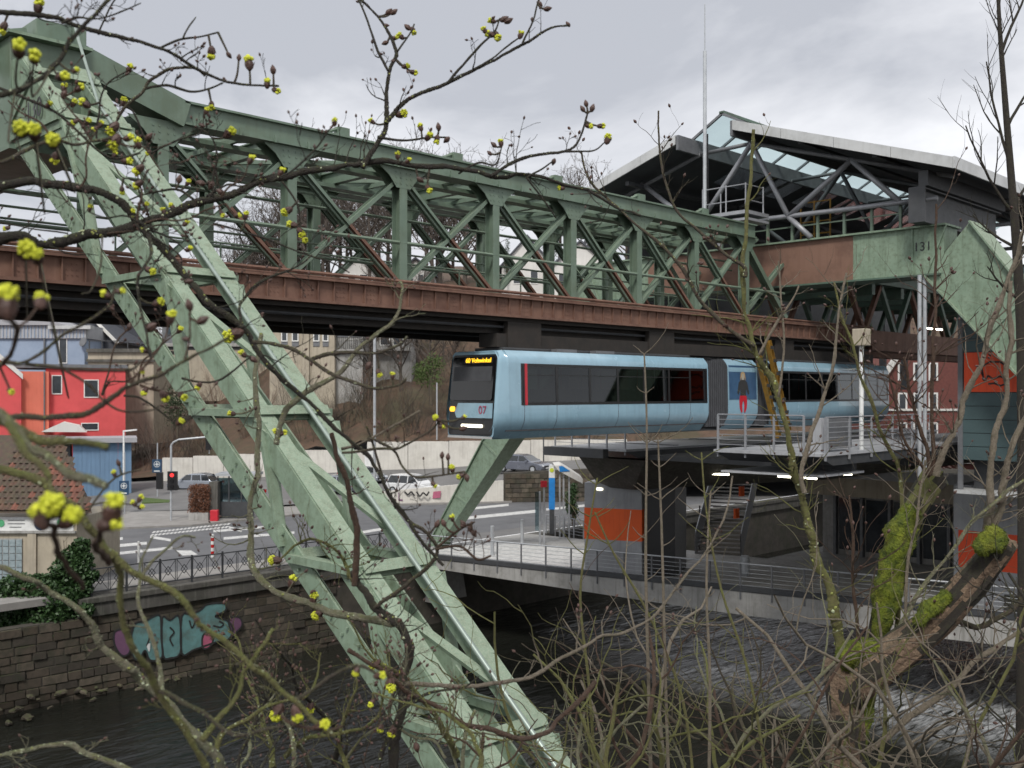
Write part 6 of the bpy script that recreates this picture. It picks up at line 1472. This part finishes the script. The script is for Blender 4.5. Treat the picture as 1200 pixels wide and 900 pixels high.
# ---- pollarded tree at the right
T2 = Tree('pollard_tree', 'mossy pollarded tree with bare wood stump arms and thin upright shoots', 'tree', (W3(985,900,9).x, W3(985,900,9).y, -9.3), 5)
B = T2.limb
def gnarled(pts, w0, w1, d0, d1, name, seed, mats=('wood_bare','bark_dark')):
    """old wood: ridged along the grain, with plates of dark bark left on it and a broken end"""
    n = len(pts); c = smooth([W3(x, y, d0+(d1-d0)*i/(n-1)) for i, (x, y) in enumerate(pts)], 7); N = len(c); k = 26; mb = MB(); vs = []; mi = []
    e1 = None; s_ = 0
    for i, p in enumerate(c):
        t = (c[min(i+1,N-1)]-c[max(i-1,0)]).normalized(); e1 = t.cross(cfw).normalized(); e2 = t.cross(e1); s_ += (c[i]-c[i-1]).length if i else 0
        r = (w0+(w1-w0)*i/(N-1))/2400*(d0+(d1-d0)*i/(N-1))
        for j in range(k):
            a = math.tau*j/k; g = Vector((math.cos(a)*2.6+seed, math.sin(a)*2.6, s_*1.6)); f = 1 + .17*mnoise.noise(g) + .13*mnoise.noise(Vector((g.x*2.5, g.y*2.5, s_*2.2))) + .08*mnoise.noise(Vector((g.x*6, g.y*6, s_*5)))
            if i == N-1: f *= .75 + .5*mnoise.noise(g*3)
            q = p + (e1*math.cos(a)+e2*math.sin(a))*r*f
            if i >= N-2: q = q + t*r*.6*mnoise.noise(g*2.2)
            vs.append(tuple(q))
    fs = []
    for i in range(N-1):
        for j in range(k):
            fs.append((i*k+j, i*k+(j+1) % k, (i+1)*k+(j+1) % k, (i+1)*k+j)); a = math.tau*j/k
            mi.append(1 if mnoise.noise(Vector((math.cos(a)*1.1+seed*3, math.sin(a)*1.1, i*.16))) > .02 else 0)
    fs.append(tuple(range((N-1)*k, N*k))); mi.append(0)
    mb.v = vs; mb.f = fs; mb.m = mi; mb.build(name, list(mats), T2.t)
    for i, p in enumerate(c): T2.lines.append((p, w1/2400*d1, 'bark_brown'))
gnarled([(992,1350),(985,1100),(988,960),(990,900),(992,850),(988,810),(984,775)], 48, 38, 9, 9, 'trunk', 1)
gnarled([(992,812),(1010,795),(1040,774),(1090,734),(1130,692),(1160,656),(1178,632)], 46, 32, 9, 8.4, 'stump_arm', 2)
gnarled([(1000,880),(1015,810),(1030,740),(1045,680),(1060,620),(1080,580),(1098,556)], 22, 30, 9.1, 9.3, 'stump_arm', 3, ('bark_dark','bark_moss'))
def moss_sleeve(pts, ws, ds, seed, up=0):
    """moss hugging a limb: an uneven sleeve with short tufts"""
    rg = random.Random(seed); P3 = smooth([W3(x, y, d) + Vector((0,0,up)) for (x, y), d in zip(pts, ds)], 5); N = len(P3)
    rr = [float(np.interp(i/(N-1), np.linspace(0,1,len(ws)), ws))/2400*ds[0] for i in range(N)]
    n = 14; vs = []
    for i, p in enumerate(P3):
        t = (P3[min(i+1,N-1)]-P3[max(i-1,0)]).normalized(); e1 = t.cross(cfw).normalized(); e2 = t.cross(e1)
        for j in range(n):
            a = math.tau*j/n; v = e1*math.cos(a)+e2*math.sin(a); q = p + v*rr[i]
            f = 1 + .55*mnoise.noise(q*7) + .3*mnoise.noise(q*19) + .16*mnoise.noise(q*48)
            if i in (0, N-1): f *= .4
            vs.append(p + v*rr[i]*f)
    fs = [(i*n+j, i*n+(j+1) % n, (i+1)*n+(j+1) % n, (i+1)*n+j) for i in range(N-1) for j in range(n)]
    MB().add([tuple(v) for v in vs], fs).build('moss_sleeve', 'moss', T2.t, smooth=True)
    mb = MB()
    for k in range(90*N):
        i = rg.randrange(len(vs)); j = min(len(vs)-1, max(0, i+rg.choice((-1,1,n,-n)))); o = vs[i].lerp(vs[j], rg.random()); v = (o - P3[i//n]).normalized()
        s1 = rand_dir(rg)*.004; s2 = (v+rand_dir(rg)*.8+Vector((0,0,-.1))).normalized()*rg.uniform(.006,.022)
        mb.add([tuple(o-s1), tuple(o+s1), tuple(o+s2)], [(0,1,2)])
    mb.build('moss_tufts', 'moss', T2.t, kind='stuff')
moss_sleeve([(1030,748),(1035,715),(1042,685),(1050,650),(1060,615),(1072,592)], (14,29,31,31,29,15), [9.05]*6, 1)
moss_sleeve([(980,776),(998,772),(1020,768),(1046,758)], (18,36,34,16), [8.88]*4, 2, .03)
moss_sleeve([(1072,742),(1092,722),(1112,704)], (12,20,14), [8.55]*3, 3, .07)
moss_sleeve([(1146,656),(1160,642),(1176,630)], (14,26,20), [8.33]*3, 4, .05)
moss_sleeve([(1004,890),(1012,850),(1020,812)], (14,20,12), [9.02]*3, 5)
for pts, w0, w1, bk in [
 ([(1092,556),(1078,500),(1066,455),(1058,420)], 6, 2.5, 'bark_brown'), ([(1095,555),(1092,480),(1094,400),(1097,300),(1098,240)], 5, 2.5, 'bark_brown'),
 ([(1098,556),(1105,533),(1120,503),(1140,450),(1160,393),(1190,307),(1200,270)], 9, 4, 'bark_pale'), ([(1090,558),(1062,520),(1050,470),(1040,440)], 4, 2, 'bark_brown'),
 ([(1158,640),(1158,597),(1163,533),(1177,467),(1183,417),(1187,327)], 9, 4.5, 'bark_pale'), ([(1160,636),(1170,590),(1180,550),(1200,487),(1215,440)], 9, 6, 'bark_pale'),
 ([(1040,765),(1080,690),(1120,640),(1150,600),(1200,560)], 6, 3.5, 'bark_lichen'), ([(1010,785),(1000,700),(1002,640),(996,580)], 5, 2.5, 'bark_brown'), ([(1060,780),(1063,690),(1075,600),(1085,540)], 4.5, 2.5, 'bark_pale'),
 ([(1015,880),(1080,830),(1140,780),(1200,735)], 8, 5, 'bark_pale'), ([(1110,722),(1150,735),(1185,710),(1200,690)], 8, 5, 'bark')]:
    B(pts, w0, w1, 9, 8.8, bk, 'shoot', spurs=7, spl=70)
B([(986,790),(980,735),(968,690),(958,650),(948,615),(940,585),(932,550),(923,517),(910,462),(888,413),(877,367),(873,300),(880,200),(884,150)], 13, 3.5, 9, 8.5, 'bark_moss', 'shoot', spurs=14, spl=60)
B([(942,580),(940,547),(960,477),(977,430),(983,367),(992,317)], 6, 2.4, 8.6, 8.6, 'bark_pale', 'shoot', spurs=8, spl=60)
B([(885,405),(833,367),(800,316),(768,282),(728,248),(700,222),(688,204),(680,178)], 5, 2, 8.6, 8.6, 'bark', 'shoot', spurs=5, spl=40)
B([(874,325),(872,312),(850,298),(816,268),(792,248),(782,220),(774,180),(771,130)], 4.5, 2, 8.5, 8.5, 'bark', 'shoot', spurs=5, spl=35)
B([(1053,760),(1056,600),(1053,547),(1033,507),(1017,460),(1003,417),(987,370),(978,330)], 6, 2.6, 9.2, 9.2, 'bark_moss', 'shoot', spurs=8, spl=60)
B([(890,415),(905,385),(925,355),(935,335)], 4, 2, 8.5, 8.5, 'bark_pale', 'shoot', spurs=2); B([(912,465),(918,400),(915,350),(912,305)], 3, 2, 8.5, 8.5, 'bark_pale', 'shoot', spurs=3)
T2.done()
# ---- leafless shrubs rooted on the near bank
def shrub(x, ybase, ytop, d, nst, seed, bark, lab, spread=60, lev=2, wbase=8.5, kids=4, grp='leafless shrubs on the near bank', L=1):
    rg = random.Random(seed); c = W3(x, ybase, d); t = thing('leafless_shrub', lab, 'shrub', (c.x, c.y, nb(c.x, c.y)), grp)
    H_ = (ybase-ytop)/1200*d
    for k in range(nst):
        mb = MB(); tips = []
        a = Vector((rg.uniform(-1,1)*.12, rg.uniform(-1,1)*.12, -rg.uniform(.2,.6))) + c
        dr = Vector((0,0,1)) + (cr*rg.gauss(0,1) + cfw*rg.gauss(0,.5))*spread/100
        grow(mb, a, dr, H_*rg.uniform(.6,1.05), wbase/2400*d*rg.uniform(.7,1.2), lev, rg, tips, spread=.95, upb=.1, n=9, kids=kids, sides=6, wig=.34, shrink=.52, rmin=.0028)
        mb.build('stem', bark if rg.random() < .45 else rg.choice(['bark_moss','bark_pale','bark_lichen','bark_brown','bark_dark']), t, smooth=True)
sl = [(600,960,700,5.2,4,21,'bark_lichen','leafless lichen covered shrub in front of the lattice leg foot'),
      (660,980,640,6.0,5,22,'bark_lichen','leafless greenish shrub before the dark water under the deck'),
      (735,990,600,6.4,5,23,'bark_moss','leafless mossy shrub with crooked stems under the clad column'),
      (800,1000,560,7.0,5,24,'bark_pale','leafless pale shrub with stems rising to the platform'),
      (860,1000,600,7.6,5,25,'bark_lichen','leafless lichen spotted shrub before the stairs'),
      (920,1000,600,7.2,4,26,'bark','leafless brown shrub left of the pollard trunk'),
      (1060,1000,640,7.4,5,27,'bark_moss','leafless mossy shrub right of the pollard trunk'),
      (1130,1000,520,7.0,5,28,'bark_pale','leafless pale shrub under the stump arm'),
      (1190,990,560,6.6,4,29,'bark_brown','leafless brown shrub before the red panel'),
      (520,985,790,4.4,4,30,'bark_lichen','low leafless shrub with lichen at the lattice leg'),
      (330,990,770,4.2,4,31,'bark_lichen','low leafless shrub with grey lichen over the river'),
      (255,985,780,3.6,3,32,'bark_moss','small leafless mossy shrub over the river')]
for a in sl: shrub(*a)
# slim vertical shoots standing free
sv = thing('sapling_clump', 'clump of slim upright saplings with opposite twigs before the train', 'sapling', tuple(W3(760, 930, 6.5)))
rg = random.Random(44)
for pts, w0, w1 in (([(764,960),(760,800),(757,680),(757,600),(758,500),(755,415)], 5, 2), ([(785,960),(780,800),(776,640),(773,560),(771,513)], 4.5, 2), ([(700,940),(690,800),(680,700),(690,620),(700,560)], 4, 2), ([(830,960),(832,800),(828,700),(830,620),(833,575)], 4.5, 2), ([(815,940),(800,820),(760,720),(720,650),(697,600)], 4, 2), ([(905,960),(880,800),(845,690),(828,600),(822,530)], 4, 2)):
    P3 = [W3(x, y, 6.5) for x, y in pts]; c = smooth(P3, 5); N = len(c); mb = MB()
    mb.tube([tuple(p) for p in c], [(w0+(w1-w0)*i/(N-1))/2400*6.5 for i in range(N)], 6)
    for i in range(4, N, 3):
        for s in (-1, 1):
            if rg.random() < .8:
                tips = []; grow(mb, c[i], cr*s + Vector((0,0,.55)) + cfw*rg.gauss(0,.4), rg.uniform(.05,.3), .004, 0, rg, tips, n=4, sides=4)
    mb.build('stem', 'bark_pale' if rg.random() < .6 else 'bark_moss', sv, smooth=True)
# ---- bare tree at the top right
rg = random.Random(9); b0 = W3(1196, 420, 13)
tt = thing('bare_tree', 'bare young tree with thin dark twigs against the sky by the roof eave', 'tree', (b0.x, b0.y, nb(b0.x, b0.y)))
mb = MB(); tk_ = [W3(1200,700,13), W3(1198,420,13), W3(1192,300,13), W3(1186,220,13), W3(1178,120,13), W3(1172,40,13), W3(1168,-40,13)]
c = smooth(tk_, 4); N = len(c); mb.tube([tuple(p) for p in [Vector((b0.x,b0.y,nb(b0.x,b0.y)-.3))]+c], [.13]+[.08-.062*i/(N-1) for i in range(N)], 8); mb.build('trunk', 'bark_dark', tt, smooth=True)
mb = MB(); tips = []
for (x, y, tx_, ty_, L_) in ((1188,250,1100,140,1.35), (1184,200,1140,60,1.5), (1180,150,1230,60,1.2), (1190,290,1110,240,.8), (1176,100,1150,-30,1.3), (1174,60,1220,-40,1.2), (1192,310,1240,200,1), (1189,240,1250,140,1.1), (1195,350,1130,310,.8)):
    p = W3(x, y, 13); q = W3(tx_, ty_, 13+rg.uniform(-.6,.6)); grow(mb, p, q-p, L_*.95, .022, 2, rg, tips, spread=.6, upb=.22, n=7, kids=5, sides=5, wig=.12, shrink=.5)
mb.build('crown', 'bark_dark', tt, smooth=True)
# ---- bare trees and brush on the hill
def tree_meshes(seed, H_, wid=.5, kids=6):
    rg = random.Random(seed); mb = MB(); tips = []; tr_ = MB()
    pts = [Vector((0,0,-.6)), Vector((.1,.05,H_*.2)), Vector((.05,.2,H_*.45)), Vector((.2,.1,H_*.7))]; tr_.tube(smooth(pts,3), [H_*.02*(1-.07*i) for i in range(10)], 7)
    for k in range(13):
        z = H_*(.22 + .48*k/12); a = rg.random()*6.28
        grow(mb, Vector((.1,.1,z)), Vector((math.cos(a)*wid*1.5, math.sin(a)*wid*1.5, .9)), H_*rg.uniform(.28,.46), H_*.010, 3, rg, tips, spread=.7, upb=.16, n=5, kids=4, sides=3, wig=.25, shrink=.6, rmin=.02)
    r = []
    for nm, b, m_ in (('trunk', tr_, 'twig_far'), ('crown', mb, 'twig_far')):
        me = bpy.data.meshes.new(nm); me.from_pydata([tuple(v) for v in b.v], [], b.f); me.materials.append(M[m_]); r.append(me)
    return r
TM = [tree_meshes(s, 13) for s in (1, 2, 3)]
labs = ['bare tree on the hill skyline seen through the green truss']
hx = [(205,150),(232,158),(258,146),(283,160),(300,150),(322,156),(345,148),(362,162),(385,150),(405,158),(428,164),(455,158),(480,166),(500,158),(530,166),(560,160),(250,135),(380,133)]
hx += [(410,112),(432,104),(452,116),(470,104),(488,112),(505,102),(520,114),(535,106),(445,124),(500,122)]
hx += [(655,170),(690,164),(470,140),(515,146),(545,138),(735,170),(780,168)]
rg5 = random.Random(55)
hx += [(rg5.uniform(200, 570), rg5.uniform(138, 172)) for _ in range(24)]
for i, (x, d) in enumerate(hx):
    h = hh(x, d); p = camf((cx(x,d), d, 0)); s = rnd.uniform(1.0,1.5) if d > 126 else rnd.uniform(.45,.7)
    t = thing('bare_tree', ('bare hilltop tree ' if d > 126 else 'small bare tree ') + ('behind the lattice leg of support 130' if x < 290 else 'between the first truss posts after support 130' if x < 400 else 'above the white gabled houses on the hill' if x < 570 and d > 126 else 'low on the slope above the long white wall' if d <= 126 else 'behind the dark roofed hill houses'), 'tree', (p[0], p[1], h), 'bare trees on the hill')
    tm = TM[i % 3]
    for nm, me in zip(('trunk', 'crown'), tm):
        o = bpy.data.objects.new(nm, me); col.objects.link(o); o.parent = t
    t.scale = (s, s, s); t.rotation_euler = (0, 0, rnd.random()*6)
def brush_mesh(seed, H_, n):
    rg = random.Random(seed); mb = MB(); tips = []
    for k in range(n):
        a = rg.random()*6.28; grow(mb, Vector((rg.gauss(0,.5),rg.gauss(0,.5),-.2)), Vector((math.cos(a)*.5, math.sin(a)*.5, 1)), H_*rg.uniform(.6,1.1), .03, 2, rg, tips, spread=.6, upb=.2, n=5, kids=5, sides=3, wig=.2, shrink=.5)
    return mb
BM = []
for s, m_ in ((1,'twig_far'), (2,'bark_brown'), (3,'bark'), (4,'bark_dark')):
    b = brush_mesh(s, 4.2, 9); me = bpy.data.meshes.new('brush'); me.from_pydata([tuple(v) for v in b.v], [], b.f); me.materials.append(M[m_]); BM.append(me)
for i in range(115):
    x = rnd.uniform(150, 560) if i < 90 else rnd.uniform(560, 900); d = rnd.uniform(93.5, 128) if i % 3 else rnd.uniform(93, 100)
    if 310 < x < 400 and d > 99: d = 98
    p = camf((cx(x,d), d, 0)); bi = rnd.randrange(4); o = bpy.data.objects.new('bare_bush', BM[bi]); col.objects.link(o)
    o.location = (p[0], p[1], hh(x, d)+ZC-.2); s = rnd.uniform(.55,1.2); o.scale = (s,s,s*rnd.uniform(.8,1.3)); o.rotation_euler = (0,0,rnd.random()*6)
    tag(o, ['grey-brown','reddish brown','pale brown','dark'][bi] + ' leafless bush ' + ('beside the red house' if x < 250 else 'behind the bus shelter' if x < 330 else 'below the concrete block' if x < 420 else 'on the slope above the long white wall' if x < 560 else 'on the slope behind the train'), 'bush', 'bare bushes on the hillside')
# leafy clumps: ivy, evergreen, hedge
def leaves(mb, c, R3, n, s, rg, fr=None):
    for k in range(n):
        v = rand_dir(rg)*rg.random()**.4; o = Vector(c) + Vector((v.x*R3[0], v.y*R3[1], v.z*R3[2]))
        a = rand_dir(rg)*s; b_ = rand_dir(rg).cross(a).normalized()*s*.8
        mb.add([tuple(o-a*.6), tuple(o+b_*.5), tuple(o+a*.6), tuple(o-b_*.5)], [(0,1,2,3)])
rg = random.Random(77)
iv = thing('ivy', 'dark green ivy hanging over the river wall beside the tiled house', 'ivy', tuple(W3(70, 720, 44)))
mb = MB()
for x, y, w in ((86,655,16),(80,672,20),(95,668,14),(60,690,18),(72,700,22),(40,705,22),(25,720,24),(55,725,22),(85,705,14),(10,705,22),(35,738,18),(15,745,20),(95,640,10),(100,655,8),(5,770,14),(60,745,12),(20,690,20),(45,690,18),(95,690,12),(105,675,9),(12,730,20),(50,745,16),(28,765,14),(70,722,16),(100,715,9)):
    c = W3(x, y, 43.6 - (y-650)*.012); r0 = w/1200*43; leaves(mb, c, (r0*1.2,r0,r0), int(60*w), .15, rg)
mb.build('leaves', 'ivy', iv, kind='stuff')
mb = MB()
for x, y in ((80,650),(60,700),(30,715)): grow(mb, W3(x, y+25, 43.9), Vector((0,0,1)), 1.6, .03, 1, rg, [], n=5)
mb.build('stem', 'bark', iv)
bb_ = thing('brown_creeper', 'brown withered creeper hanging below the ivy on the wall', 'creeper', tuple(W3(20, 765, 43)))
mb = MB()
for x, y, w in ((15,735,16),(30,748,14),(8,752,14)): leaves(mb, W3(x, y, 42.8), (w/28,w/28,w/30), 300, .09, rg)
mb.build('leaves', 'hedge_brown', bb_, kind='stuff')
for (x, y, w, hgt, d, lab) in ((208,478,17,34,99,'dark evergreen bush growing beside the red house'), (672,588,10,22,66,'green leafy bush beside the clad station column'), (594,302,5,24,139,'slim dark cypress in front of the hill house'), (505,440,22,26,97,'sparse green bush on the hillside left of the cab'), (645,290,14,16,150,'dark rounded evergreen between the hill houses')):
    c = W3(x, y, d); t = thing('evergreen_bush', lab, 'bush', (c.x, c.y, c.z - hgt/1200*d))
    mb = MB(); m_ = 'evergreen' if d > 80 else 'ivy'
    R3 = (w/1200*d, w/1200*d, hgt/1200*d)
    for k in range(9):
        v = rand_dir(rg); leaves(mb, (c.x+v.x*R3[0]*.55, c.y+v.y*R3[1]*.55, c.z+v.z*R3[2]*.6), tuple(q*.5 for q in R3), 160, .03*w/1200*d+.1, rg)
    mb.build('foliage', 'grass_mat' if 'sparse' in lab else m_, t, kind='stuff')
    MB().tube([(c.x,c.y,c.z-R3[2]*1.3), (c.x,c.y,c.z)], .12, 6).build('trunk', 'bark', t)
